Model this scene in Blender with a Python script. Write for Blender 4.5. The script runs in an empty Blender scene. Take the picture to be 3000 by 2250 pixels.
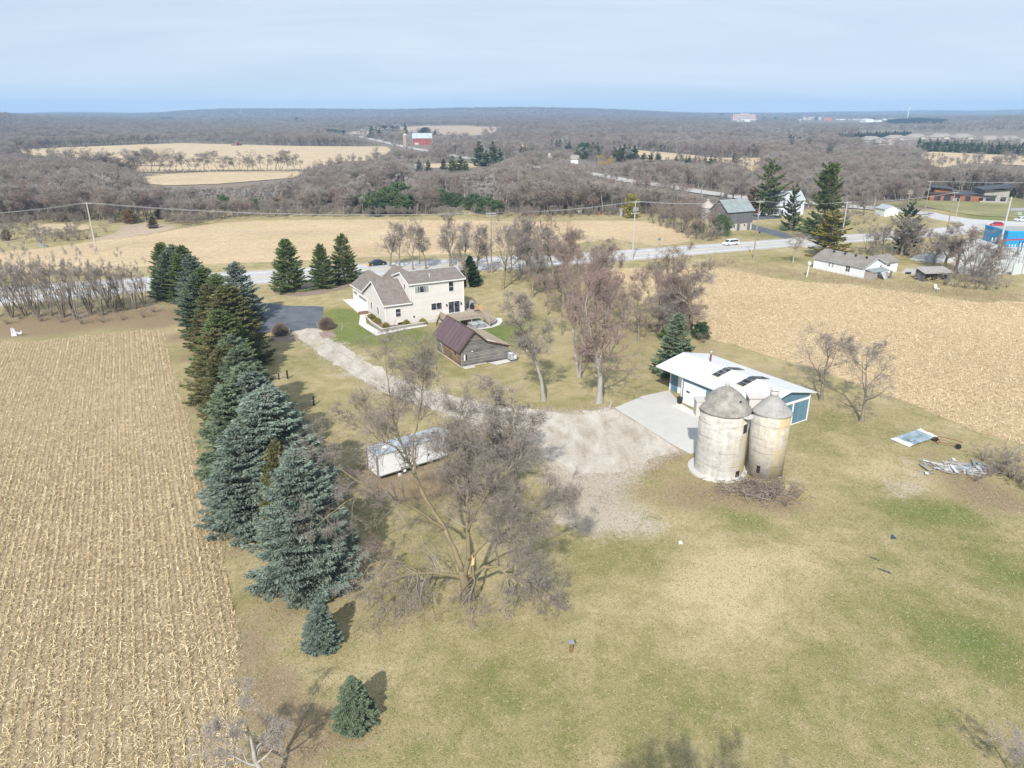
import bpy, math, random, numpy as np
from mathutils import Vector, Matrix
from mathutils.geometry import delaunay_2d_cdt
# ------------------------------------------------------------------ camera, sky, sun
scene = bpy.context.scene
COL = scene.collection
F, YH, H = 2083.0, 340.0, 36.0
TH = math.atan((1125 - YH) / F); SI, CO = math.sin(TH), math.cos(TH)
cd = bpy.data.cameras.new('camera'); cam = bpy.data.objects.new('camera', cd); COL.objects.link(cam)
cam.location = (0, 0, H); cam.rotation_euler = (math.pi/2 - TH, 0, 0)
cd.sensor_width = 36; cd.lens = 36 * F / 3000; cd.clip_end = 60000; cd.clip_start = .5
scene.camera = cam
SUN_AZ, SUN_EL = math.radians(193.0), math.radians(39.0)      # clockwise from +Y
world = bpy.data.worlds.new('World'); scene.world = world; world.use_nodes = True
wn, wl = world.node_tree.nodes, world.node_tree.links
wn.clear()
sky = wn.new('ShaderNodeTexSky'); sky.sky_type = 'NISHITA'; sky.sun_disc = False
sky.sun_elevation = SUN_EL; sky.sun_rotation = SUN_AZ; sky.altitude = 200
sky.air_density = 1.0; sky.dust_density = 0.6; sky.ozone_density = 2.2
bg = wn.new('ShaderNodeBackground'); bg.inputs[1].default_value = .10
wo = wn.new('ShaderNodeOutputWorld')
tc = wn.new('ShaderNodeTexCoord'); sep = wn.new('ShaderNodeSeparateXYZ')
wl.new(tc.outputs['Generated'], sep.inputs[0])
mz = wn.new('ShaderNodeMath'); mz.operation = 'ADD'; mz.inputs[1].default_value = .16; wl.new(sep.outputs[2], mz.inputs[0])
mzz = wn.new('ShaderNodeMath'); mzz.operation = 'MAXIMUM'; mzz.inputs[1].default_value = .05; wl.new(mz.outputs[0], mzz.inputs[0])
cmb = wn.new('ShaderNodeCombineXYZ')
for i in (0, 1):
    d = wn.new('ShaderNodeMath'); d.operation = 'DIVIDE'; wl.new(sep.outputs[i], d.inputs[0]); wl.new(mzz.outputs[0], d.inputs[1]); wl.new(d.outputs[0], cmb.inputs[i])
mp = wn.new('ShaderNodeMapping'); mp.inputs['Scale'].default_value = (.5, 1.3, 1); mp.inputs['Rotation'].default_value = (0, 0, .5); wl.new(cmb.outputs[0], mp.inputs[0])
nz = wn.new('ShaderNodeTexNoise'); nz.inputs['Scale'].default_value = 1.1; nz.inputs['Detail'].default_value = 7; nz.inputs['Roughness'].default_value = .5; nz.inputs['Distortion'].default_value = .5
wl.new(mp.outputs[0], nz.inputs[0])
cr = wn.new('ShaderNodeMapRange'); cr.inputs[1].default_value = .32; cr.inputs[2].default_value = .68; cr.inputs[3].default_value = .0; cr.inputs[4].default_value = 1.0; wl.new(nz.outputs[0], cr.inputs[0])
ez = wn.new('ShaderNodeMapRange'); ez.inputs[1].default_value = 0; ez.inputs[2].default_value = .22; ez.inputs[3].default_value = 0; ez.inputs[4].default_value = 1.0; wl.new(sep.outputs[2], ez.inputs[0])
veil = wn.new('ShaderNodeMix'); veil.data_type = 'RGBA'; wl.new(ez.outputs[0], veil.inputs[0]); veil.inputs[6].default_value = (5.3, 6.0, 6.7, 1); veil.inputs[7].default_value = (4.9, 5.8, 7.0, 1)
wisp = wn.new('ShaderNodeMix'); wisp.data_type = 'RGBA'; wm = wn.new('ShaderNodeMath'); wm.operation = 'MULTIPLY'; wl.new(cr.outputs[0], wm.inputs[0]); wm.inputs[1].default_value = .6; wl.new(wm.outputs[0], wisp.inputs[0]); wl.new(veil.outputs[2], wisp.inputs[6]); wisp.inputs[7].default_value = (7.2, 7.6, 8.2, 1)
mx = wn.new('ShaderNodeMix'); mx.data_type = 'RGBA'; mx.inputs[0].default_value = .86; wl.new(sky.outputs[0], mx.inputs[6]); wl.new(wisp.outputs[2], mx.inputs[7])
wl.new(mx.outputs[2], bg.inputs[0]); wl.new(bg.outputs[0], wo.inputs[0])
sd = bpy.data.lights.new('sun', 'SUN'); sd.energy = 4.4; sd.angle = math.radians(1.2); sd.color = (1, .955, .88)
sun = bpy.data.objects.new('sun', sd); COL.objects.link(sun); sun.location = (-20, -60, 80)
sv = Vector((math.sin(SUN_AZ) * math.cos(SUN_EL), math.cos(SUN_AZ) * math.cos(SUN_EL), math.sin(SUN_EL)))
sun.rotation_euler = sv.to_track_quat('Z', 'Y').to_euler()
scene.view_settings.view_transform = 'Standard'; scene.view_settings.look = 'None'
scene.view_settings.exposure = 0.35; scene.view_settings.gamma = 1
scene.cycles.max_bounces = 5; scene.cycles.diffuse_bounces = 2; scene.cycles.volume_bounces = 1
scene.cycles.transparent_max_bounces = 6; scene.cycles.use_denoising = True
rng = np.random.default_rng(7); random.seed(7)

# ------------------------------------------------------------------ where things are: photo position <-> point on the land
def rr_(py): v = (py - 1125) / F; return (SI + v * CO) / (CO - v * SI)
def flat(px, py, z=0.0):
    u = (px - 1500) / F; v = (py - 1125) / F; t = (H - z) / (SI + v * CO)
    return u * t, (CO - v * SI) * t
def proj(X, Y, Z):
    d = H - Z; zc = Y * CO + d * SI
    return 1500 + F * X / zc, 1125 + F * (d * CO - Y * SI) / zc
def zat(Y, py): return H - Y * rr_(py)                           # height seen at row py, at distance Y
def xat(Y, px, py): v = (py - 1125) / F; return Y * ((px - 1500) / F) / (CO - v * SI)
PROF = [  # distance, then (azimuth column, row of the ground) pairs
    (1400, [(0, 384), (400, 397), (1100, 396), (1500, 394), (2100, 398), (3000, 390)]),
    (2200, [(-100, 334), (0, 340), (110, 354), (400, 364), (900, 374), (1500, 362), (1900, 363), (2400, 377), (2750, 370), (3000, 352)]),
    (3500, [(0, 343), (500, 352), (1000, 350), (1500, 344), (2000, 350), (2400, 353), (3000, 345)]),
    (5000, [(0, 339), (450, 337), (560, 327), (700, 323), (1000, 324), (1150, 326), (1300, 322), (1500, 319), (1700, 322), (1850, 327), (1980, 335), (2400, 341), (3000, 341)]),
    (8000, [(0, 337), (100, 333), (250, 331), (480, 337), (800, 338), (1400, 335), (1650, 333), (1900, 338), (2050, 334), (2350, 334), (2470, 328), (2560, 331), (2640, 327), (2760, 326), (2880, 329), (3000, 322)]),
    (11000, [(0, 352), (3000, 352)])]
KD = [300, 450, 650, 950] + [p[0] for p in PROF]
XK = np.arange(-2400, 5401, 50.0)
ZT = np.zeros((len(KD), len(XK)))
for k, (D_, row) in enumerate(PROF):
    ys = np.interp(XK, [a for a, b in row], [b for a, b in row])
    ys = np.convolve(np.pad(ys, 1, mode='edge'), np.ones(3) / 3, 'valid')
    ZT[k + 4] = [zat(D_, y) for y in ys]
LK = np.log(np.array(KD, float))
BUMPS = [(-33.0, 143.0, 9.0, .7), (-6.0, 131.5, 6.5, -1.3)]
def land(X, Y):
    X = np.asarray(X, float); Y = np.asarray(Y, float)
    Ys = np.maximum(Y, 1.0)
    ld = np.clip(np.log(Ys), LK[0], LK[-1] - 1e-6)
    k = np.clip(np.searchsorted(LK, ld, side='right') - 1, 0, len(LK) - 2)
    xh = np.clip(1500 + F / CO * X / Ys, XK[0], XK[-1] - 1e-3)
    fx = (xh - XK[0]) / 50.0; j = np.clip(fx.astype(int), 0, len(XK) - 2); fx = fx - j
    t = (ld - LK[k]) / (LK[k + 1] - LK[k]); t = t * t * (3 - 2 * t)
    z = (ZT[k, j] * (1 - fx) + ZT[k, j + 1] * fx) * (1 - t) + (ZT[k + 1, j] * (1 - fx) + ZT[k + 1, j + 1] * fx) * t
    for bx, by, s, a in BUMPS: z = z + a * np.exp(-((X - bx) ** 2 + (Y - by) ** 2) / (2 * s * s))
    return z
YS = np.exp(np.linspace(math.log(12), math.log(11000), 2600))
def g(px, py, dz=0.0):                                           # point of the land (dz above it) seen there
    v = (py - 1125) / F; kx = ((px - 1500) / F) / (CO - v * SI)
    zr = H - YS * rr_(py); e = zr - (land(YS * kx, YS) + dz)
    i = np.argmax(e <= 0)
    if e[i] > 0: i = len(YS) - 1
    if i == 0: X, Y = flat(px, py, dz); return X, Y, dz
    a = e[i - 1] / (e[i - 1] - e[i] + 1e-12); Y = YS[i - 1] + a * (YS[i] - YS[i - 1]); X = Y * kx
    return X, Y, float(land(X, Y))

# ------------------------------------------------------------------ mesh helpers
def raw_mesh(name, V, Q=None, T=None, mats=(), mi=None, smooth=False):
    me = bpy.data.meshes.new(name)
    V = np.asarray(V, np.float32).reshape(-1, 3)
    Q = np.zeros((0, 4), np.int32) if Q is None or len(Q) == 0 else np.asarray(Q, np.int32)
    T = np.zeros((0, 3), np.int32) if T is None or len(T) == 0 else np.asarray(T, np.int32)
    me.vertices.add(len(V)); me.vertices.foreach_set('co', V.ravel())
    n = len(Q) + len(T); me.loops.add(Q.size + T.size); me.polygons.add(n)
    me.loops.foreach_set('vertex_index', np.concatenate([Q.ravel(), T.ravel()]))
    st = np.concatenate([np.arange(len(Q)) * 4, Q.size + np.arange(len(T)) * 3]).astype(np.int32)
    me.polygons.foreach_set('loop_start', st)
    for m in mats: me.materials.append(m)
    if mi is not None: me.polygons.foreach_set('material_index', np.asarray(mi, np.int32))
    me.update(calc_edges=True)
    if smooth: me.polygons.foreach_set('use_smooth', np.ones(n, bool))
    return me
def tag(o, label=None, cat=None, group=None, kind=None):
    if label: o['label'] = label
    if cat: o['category'] = cat
    if group: o['group'] = group
    if kind: o['kind'] = kind
    return o
def link(name, me, parent=None, loc=None):
    o = bpy.data.objects.new(name, me); COL.objects.link(o)
    if parent: o.parent = parent
    if loc is not None: o.location = loc
    return o
def thing(name, label, cat, loc=(0, 0, 0), rz=0.0, group=None):
    o = bpy.data.objects.new(name, None); COL.objects.link(o); o.empty_display_size = .5
    o.location = loc; o.rotation_euler = (0, 0, rz)
    return tag(o, label, cat, group)
def copy_tree(o, parent=None):
    c = o.copy(); COL.objects.link(c)
    if parent: c.parent = parent
    for ch in list(o.children): copy_tree(ch, c)
    return c
class MB:
    def __init__(s): s.v = []; s.f = []; s.m = []; s.mi = 0
    def face(s, pts):
        n = len(s.v); s.v += [tuple(p) for p in pts]; s.f.append(tuple(range(n, n + len(pts)))); s.m.append(s.mi); return s
    def hull(s, A, B):                                           # two rings of equal length -> closed solid
        n = len(A); b = len(s.v); s.v += [tuple(p) for p in A] + [tuple(p) for p in B]
        s.f.append(tuple(b + i for i in reversed(range(n)))); s.f.append(tuple(b + n + i for i in range(n)))
        for i in range(n): j = (i + 1) % n; s.f.append((b + i, b + j, b + n + j, b + n + i))
        s.m += [s.mi] * (n + 2); return s
    def box(s, x0, x1, y0, y1, z0, z1):
        return s.hull([(x0, y0, z0), (x1, y0, z0), (x1, y1, z0), (x0, y1, z0)], [(x0, y0, z1), (x1, y0, z1), (x1, y1, z1), (x0, y1, z1)])
    def extrude(s, pts, vec):
        return s.hull(pts, [(p[0] + vec[0], p[1] + vec[1], p[2] + vec[2]) for p in pts])
    def plate(s, pts, th):                                       # slab above a (near planar) polygon
        P = [Vector(p) for p in pts]; n = Vector((0, 0, 0))
        for i in range(len(P)): n += P[i].cross(P[(i + 1) % len(P)])
        n.normalize()
        if n.z < 0: P.reverse(); n = -n
        return s.hull(P, [p + n * th for p in P])
    def beam(s, a, b, w, h=None):
        a, b = Vector(a), Vector(b); d = (b - a).normalized(); h = h or w
        up = Vector((0, 0, 1)) if abs(d.z) < .95 else Vector((0, 1, 0))
        x = d.cross(up).normalized() * w / 2; y = x.cross(d).normalized() * h / 2
        return s.hull([a - x - y, a + x - y, a + x + y, a - x + y], [b - x - y, b + x - y, b + x + y, b - x + y])
    def tube(s, pts, r, k=8):
        P = [Vector(p) for p in pts]; R = r if isinstance(r, (list, tuple)) else [r] * len(P)
        b = len(s.v)
        for i, p in enumerate(P):
            d = (P[min(i + 1, len(P) - 1)] - P[max(i - 1, 0)]).normalized()
            up = Vector((0, 0, 1)) if abs(d.z) < .9 else Vector((0, 1, 0))
            x = d.cross(up).normalized(); y = x.cross(d).normalized()
            for j in range(k):
                a = 2 * math.pi * j / k; s.v.append(tuple(p + (x * math.cos(a) + y * math.sin(a)) * R[i]))
        for i in range(len(P) - 1):
            for j in range(k): s.f.append((b + i * k + j, b + i * k + (j + 1) % k, b + (i + 1) * k + (j + 1) % k, b + (i + 1) * k + j))
        s.f.append(tuple(b + j for j in reversed(range(k)))); s.f.append(tuple(b + (len(P) - 1) * k + j for j in range(k)))
        s.m += [s.mi] * ((len(P) - 1) * k + 2); return s
    def lathe(s, prof, c=(0, 0), k=48, wob=0.0, seed=0):
        R = random.Random(seed); b = len(s.v)
        ph = [R.uniform(0, 6.28) for _ in range(4)]
        for r, z in prof:
            for j in range(k):
                a = 2 * math.pi * j / k; q = 1 + wob * (math.sin(3 * a + ph[0]) + .6 * math.sin(7 * a + ph[1] + z) + .5 * math.sin(13 * a + ph[2]))
                s.v.append((c[0] + r * q * math.cos(a), c[1] + r * q * math.sin(a), z))
        for i in range(len(prof) - 1):
            for j in range(k): s.f.append((b + i * k + j, b + i * k + (j + 1) % k, b + (i + 1) * k + (j + 1) % k, b + (i + 1) * k + j))
        s.m += [s.mi] * ((len(prof) - 1) * k)
        s.f.append(tuple(b + j for j in reversed(range(k)))); s.f.append(tuple(b + (len(prof) - 1) * k + j for j in range(k))); s.m += [s.mi] * 2
        return s
    def build(s, name, mat, parent=None, loc=None, smooth=False):
        me = bpy.data.meshes.new(name); me.from_pydata(s.v, [], s.f)
        for m in (mat if isinstance(mat, (list, tuple)) else [mat]): me.materials.append(m)
        me.polygons.foreach_set('material_index', np.array(s.m, np.int32))
        if smooth: me.polygons.foreach_set('use_smooth', np.ones(len(s.f), bool))
        me.update(); return link(name, me, parent, loc)

# ------------------------------------------------------------------ materials
def nmat(name):
    m = bpy.data.materials.new(name); m.use_nodes = True; nt = m.node_tree
    return m, nt, nt.nodes['Principled BSDF']
def ncoord(nt, kind='Object', scale=(1, 1, 1), rot=0.0):
    t = nt.nodes.new('ShaderNodeTexCoord'); mp = nt.nodes.new('ShaderNodeMapping')
    mp.inputs['Scale'].default_value = scale; mp.inputs['Rotation'].default_value = (0, 0, rot)
    nt.links.new(t.outputs[kind], mp.inputs[0]); return mp.outputs[0]
def nnoise(nt, co, scale, detail=4, rough=.55, dist=0.0):
    n = nt.nodes.new('ShaderNodeTexNoise'); n.inputs['Scale'].default_value = scale; n.inputs['Detail'].default_value = detail
    n.inputs['Roughness'].default_value = rough; n.inputs['Distortion'].default_value = dist; nt.links.new(co, n.inputs[0]); return n.outputs[0]
def nramp(nt, f, stops):
    r = nt.nodes.new('ShaderNodeValToRGB'); e = r.color_ramp.elements
    while len(e) < len(stops): e.new(.5)
    for k, (p, c) in enumerate(stops): e[k].position = p; e[k].color = tuple(c) + (1,)
    nt.links.new(f, r.inputs[0]); return r.outputs[0]
def nmix(nt, f, a, b, mode='MIX'):
    m = nt.nodes.new('ShaderNodeMix'); m.data_type = 'RGBA'; m.blend_type = mode
    if isinstance(f, float): m.inputs[0].default_value = f
    else: nt.links.new(f, m.inputs[0])
    for i, q in ((6, a), (7, b)):
        if isinstance(q, tuple): m.inputs[i].default_value = q + (1,)
        else: nt.links.new(q, m.inputs[i])
    return m.outputs[2]
def nmath(nt, op, a, b=None, clamp=False):
    m = nt.nodes.new('ShaderNodeMath'); m.operation = op; m.use_clamp = clamp
    for i, q in ((0, a), (1, b)):
        if q is None: continue
        if isinstance(q, (int, float)): m.inputs[i].default_value = q
        else: nt.links.new(q, m.inputs[i])
    return m.outputs[0]
def nrange(nt, f, a, b, c=0.0, d=1.0):
    m = nt.nodes.new('ShaderNodeMapRange'); nt.links.new(f, m.inputs[0])
    for i, q in enumerate((a, b, c, d)): m.inputs[i + 1].default_value = q
    return m.outputs[0]
def nbump(nt, p, f, s, d=.05):
    b = nt.nodes.new('ShaderNodeBump'); b.inputs['Strength'].default_value = s; b.inputs['Distance'].default_value = d
    nt.links.new(f, b.inputs['Height']); nt.links.new(b.outputs[0], p.inputs['Normal'])
def pm(name, c, var=.15, scale=3.0, rough=.8, stretch=(1, 1, 1), bump=0.0, metal=0.0, c2=None, coord='Object', isl=0.0, spec=.3):
    """weathered surface: base colour broken up by two scales of noise"""
    m, nt, p = nmat(name); co = ncoord(nt, coord, stretch)
    n = nnoise(nt, co, scale, 5, .6); n2 = nnoise(nt, co, scale * 7, 3, .6)
    lo = tuple(x * (1 - var) for x in c); hi = tuple(min(1, x * (1 + var)) for x in c)
    if c2: hi = c2
    f = nmath(nt, 'ADD', nmath(nt, 'MULTIPLY', n, .65), nmath(nt, 'MULTIPLY', n2, .35))
    if isl:
        gi = nt.nodes.new('ShaderNodeNewGeometry')
        f = nmath(nt, 'ADD', nmath(nt, 'MULTIPLY', f, 1 - isl), nmath(nt, 'MULTIPLY', gi.outputs['Random Per Island'], isl))
    col = nramp(nt, f, [(.3 if not isl else .15, lo), (.7 if not isl else .85, hi)])
    nt.links.new(col, p.inputs['Base Color']); p.inputs['Roughness'].default_value = rough; p.inputs['Metallic'].default_value = metal
    p.inputs['Specular IOR Level'].default_value = spec
    if bump: nbump(nt, p, f, bump)
    return m
def stripes(name, c, axis, period, depth, var=.12, dark=.7, rough=.6, wave='SAW', c2=None, bump=.4, rot=0.0, scale=2.0, c3=None, metal=0.0):
    """lap siding / standing seams / planks: bands across one axis"""
    m, nt, p = nmat(name); co = ncoord(nt, 'Object', (1, 1, 1), rot)
    sx = nt.nodes.new('ShaderNodeSeparateXYZ'); nt.links.new(co, sx.inputs[0])
    if axis == 3: a = nmath(nt, 'ADD', sx.outputs[0], sx.outputs[1])
    else: a = sx.outputs[axis]
    fr = nmath(nt, 'FRACT', nmath(nt, 'DIVIDE', nmath(nt, 'ADD', a, 500.0), period))
    idx = nmath(nt, 'FLOOR', nmath(nt, 'DIVIDE', nmath(nt, 'ADD', a, 500.0), period))
    edge = nmath(nt, 'LESS_THAN', fr, depth)
    st = (1, 1, 1)
    co2 = ncoord(nt, 'Object', (.15, .15, 1.0) if axis == 2 else (1, 1, .15))
    n = nnoise(nt, co2, scale * 3, 5, .65); n2 = nnoise(nt, ncoord(nt, 'Object'), scale * .35, 3)
    wn_ = nt.nodes.new('ShaderNodeTexWhiteNoise'); wn_.noise_dimensions = '1D'; nt.links.new(idx, wn_.inputs['W'])
    f = nmath(nt, 'ADD', nmath(nt, 'MULTIPLY', n, .5), nmath(nt, 'ADD', nmath(nt, 'MULTIPLY', n2, .3), nmath(nt, 'MULTIPLY', wn_.outputs[0], .2)))
    lo = tuple(x * (1 - var) for x in c); hi = c2 or tuple(min(1, x * (1 + var)) for x in c)
    stops = [(.3, lo), (.62, hi)]
    if c3: stops = [(.3, lo), (.5, hi), (.66, c3)]
    col = nramp(nt, f, stops)
    col = nmix(nt, edge, col, nmix(nt, .999, col, tuple(x * dark for x in lo)))
    nt.links.new(col, p.inputs['Base Color']); p.inputs['Roughness'].default_value = rough; p.inputs['Metallic'].default_value = metal
    nbump(nt, p, fr, bump, .03); return m
# ------------------------------------------------------------------ ground and fields
GPAINT = [  # photo position, radius m, channel (0 green, 1 bare earth, 2 pale stone), amount
    (1060, 960, 7, 0, 1.5), (1010, 945, 5, 0, 1.5), (990, 915, 3, 0, 1.3), (1090, 985, 5, 0, 1.1), (1180, 985, 5, 0, .9), (1260, 985, 4, 0, .7), (1480, 955, 6, 0, 1.3), (1430, 985, 5, 0, .9), (1560, 930, 3, 0, .4),
    (1220, 1060, 4, 0, .5), (1330, 1085, 4, 0, .6), (1440, 1010, 4, 0, .6), (1250, 1040, 3, 0, .5), (1350, 1000, 5, 0, .5), (1150, 1020, 5, 0, .4), (1560, 1000, 4, 0, .5), (1500, 1190, 5, 0, .3), (1400, 1140, 6, 0, .3),
    (1680, 1190, 4, 0, .3), (960, 1010, 4, 0, .3), (890, 1060, 5, 0, .4), (920, 1150, 5, 0, .3), (1600, 1060, 6, 0, .25),
    (2130, 1500, 1.6, 0, 1.1), (2190, 1540, 2.2, 0, .9), (2260, 1560, 2.5, 0, .7), (2700, 1500, 4, 0, .8), (2620, 1480, 3, 0, .6), (2860, 1520, 3, 0, .7), (2960, 1700, 3, 0, 1.2), (2900, 1620, 3, 0, .8),
    (2750, 1850, 4, 0, .8), (2900, 1900, 4, 0, .7), (2450, 1900, 4, 0, .7), (2250, 2000, 4, 0, .7), (2000, 2100, 4, 0, .6), (1850, 1950, 3, 0, .5), (1750, 1650, 3.5, 0, .7), (1900, 1640, 2.5, 0, .5),
    (1600, 2100, 4, 0, .4), (1450, 2000, 4, 0, .4), (2650, 2100, 4, 0, .7), (2500, 1750, 3, 0, .5), (1300, 2100, 4, 0, .2), (1700, 1850, 4, 0, .3), (2430, 1230, 3, 0, .8), (2350, 1290, 3, 0, .7), (2450, 1330, 2.5, 0, .4),
    (2500, 1440, 2.5, 0, .3), (2780, 1490, 3.5, 0, .5), (640, 1790, 1.2, 0, 1.2), (600, 1800, 1.5, 0, .5), (1100, 1500, 4, 0, .3), (1250, 1600, 3, 0, .4), (2950, 2000, 4, 0, .5), (2350, 2150, 4, 0, .5), (2300, 1780, 3, 0, .3),
    (2100, 1650, 4, 0, -.9), (2300, 1650, 4, 0, -.8), (2150, 1750, 3, 0, -.6), (2000, 1720, 3, 0, -.6), (1800, 1760, 3, 0, -.3), (2480, 1300, 3, 0, -.3), (2650, 1400, 4, 0, -.5), (2550, 1350, 3, 0, -.5), (2080, 1880, 4, 0, -.5), (2200, 1850, 4, 0, -.4),
    (2600, 1950, 3, 0, -.4), (2860, 2020, 3, 0, -.5), (2780, 1690, 3, 0, -.2), (1800, 1840, 3, 0, -.3), (860, 870, 7, 0, -.2), (1500, 880, 7, 0, -.4), (1000, 1180, 5, 0, -.1), (1450, 1220, 5, 0, -.2), (2400, 2080, 3, 0, -.3),
    (1180, 1400, 4, 1, .9), (1100, 1420, 3, 1, .8), (1280, 1410, 3, 1, .7), (1060, 1370, 2.5, 1, .7), (1350, 1420, 3, 1, .6), (1230, 1460, 3, 1, .5), (750, 1010, 3, 1, .8), (850, 990, 1.6, 1, .8), (965, 970, 1.6, 1, .9), (700, 980, 4, 1, .8),
    (2020, 1400, 3, 1, .5), (1900, 1440, 3, 1, .45), (2000, 1470, 3, 1, .6), (2100, 1450, 3, 1, .7), (2230, 1470, 3, 1, .7), (2330, 1480, 3, 1, .6), (2290, 1380, 2.5, 1, .5), (1760, 1480, 3, 1, .5), (1650, 1450, 3, 1, .5),
    (1900, 1330, 1.6, 1, .7), (1960, 1310, 1.4, 1, .6), (1860, 1360, 1.5, 1, .5), (660, 1850, 2.5, 1, .7), (760, 2000, 2.5, 1, .9), (740, 1900, 2, 1, .6), (800, 2080, 2.5, 1, .8), (850, 2200, 3, 1, .7), (900, 2120, 2.5, 1, .6), (1000, 1700, 3, 1, .4), (1050, 2180, 3, 1, .4),
    (860, 1770, 3, 1, .7), (1000, 1600, 3, 1, .6), (1380, 1770, 1.5, 1, .6), (560, 1050, 3, 1, .9), (600, 1200, 2.5, 1, .9), (620, 1330, 2.2, 1, .9), (660, 1500, 2.2, 1, .8), (690, 1620, 2, 1, .7), (520, 990, 4, 1, .9), (460, 950, 5, 1, .8), (1750, 1000, 8, 1, .7),
    (350, 930, 9, 1, .9), (150, 950, 9, 1, .9), (50, 960, 9, 1, .8), (500, 920, 6, 1, .9), (1900, 960, 6, 1, .7), (1650, 900, 7, 1, .5), (1850, 1060, 4, 1, .5), (2050, 1020, 5, 1, .6), (2250, 1090, 5, 1, .6), (2500, 1180, 4, 1, .6), (1600, 860, 6, 1, .5),
    (2850, 1440, 4, 1, .6), (2950, 1470, 4, 1, .7), (2780, 1380, 3, 1, .7), (2720, 1330, 2, 1, .6), (900, 855, 5, 1, .8), (860, 850, 3, 1, .8), (1000, 840, 4, 1, .8), (2960, 2200, 3, 1, .6), (2150, 860, 5, 1, .0), (1500, 1290, 3, 1, .3), (1600, 1250, 3, 1, .3),
    (2620, 1420, 1.3, 2, .8), (2690, 1430, 1.3, 2, .8), (2660, 1350, 1, 2, .7), (2690, 1395, 1, 2, .8), (2640, 1450, 1.2, 2, .7), (2740, 1470, .8, 2, .6), (1900, 1540, 2, 2, .7), (1800, 1530, 3, 2, .9), (1700, 1520, 2.6, 2, .9), (1660, 1490, 2.5, 2, .6), (1850, 1490, 2, 2, .5),
    (1750, 1412, 1.8, 2, .6), (1650, 1425, 2.2, 2, .5), (1850, 1398, 1.8, 2, .5), (1720, 1455, 2.2, 2, .45), (1820, 1450, 2, 2, .35), (1690, 1400, 2, 1, .8), (1800, 1420, 2, 1, .8), (1750, 1480, 2.5, 1, .6), (1600, 1400, 2.5, 2, .5), (1900, 1375, 1.6, 1, .9), (1960, 1340, 1.3, 1, .9),
    (1780, 1350, 4, 2, .8), (1680, 1330, 4, 2, .8), (1620, 1290, 4, 2, .7), (1750, 1420, 3, 2, .5), (980, 1100, 1, 2, .5), (950, 1080, 1, 2, .4), (1000, 1130, 1, 2, .5), (920, 1010, .8, 2, .5), (2330, 1410, 1, 2, .4), (1540, 1240, 3, 2, .4), (1580, 1700, 2, 2, .15), (1660, 1700, 2, 2, .12),
    (2560, 2280, 2, 0, .3), (2200, 790, 9, 1, .5), (2500, 850, 9, 1, .6), (2700, 880, 9, 1, .5), (2300, 760, 8, 0, .6), (2050, 740, 7, 0, .3), (2450, 740, 9, 0, .4), (2600, 760, 8, 0, .6), (2300, 670, 9, 0, .8), (2250, 690, 8, 0, .9), (2450, 660, 9, 0, .4), (2880, 635, 9, 0, 1.4), (2980, 625, 8, 0, 1.3), (2780, 605, 8, 0, 1.2), (2950, 650, 8, 0, 1.3), (2580, 670, 8, 1, .4)]
def ground_attr(me, V):
    A = np.zeros((len(V), 4), np.float32); A[:, 3] = 1
    for px, py, r, ch, am in GPAINT:
        x, y, _ = g(px, py); d2 = (V[:, 0] - x) ** 2 + (V[:, 1] - y) ** 2
        am = am * (.6 if am < 0 else .75 if (ch == 0 and px > 1600) else 1); A[:, ch] += am * np.exp(-d2 / (r * r))
    A[:, :3] = np.clip(A[:, :3] * .5 + .5, 0, 1)
    at = me.color_attributes.new('paint', 'FLOAT_COLOR', 'POINT'); at.data.foreach_set('color', A.ravel())
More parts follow.
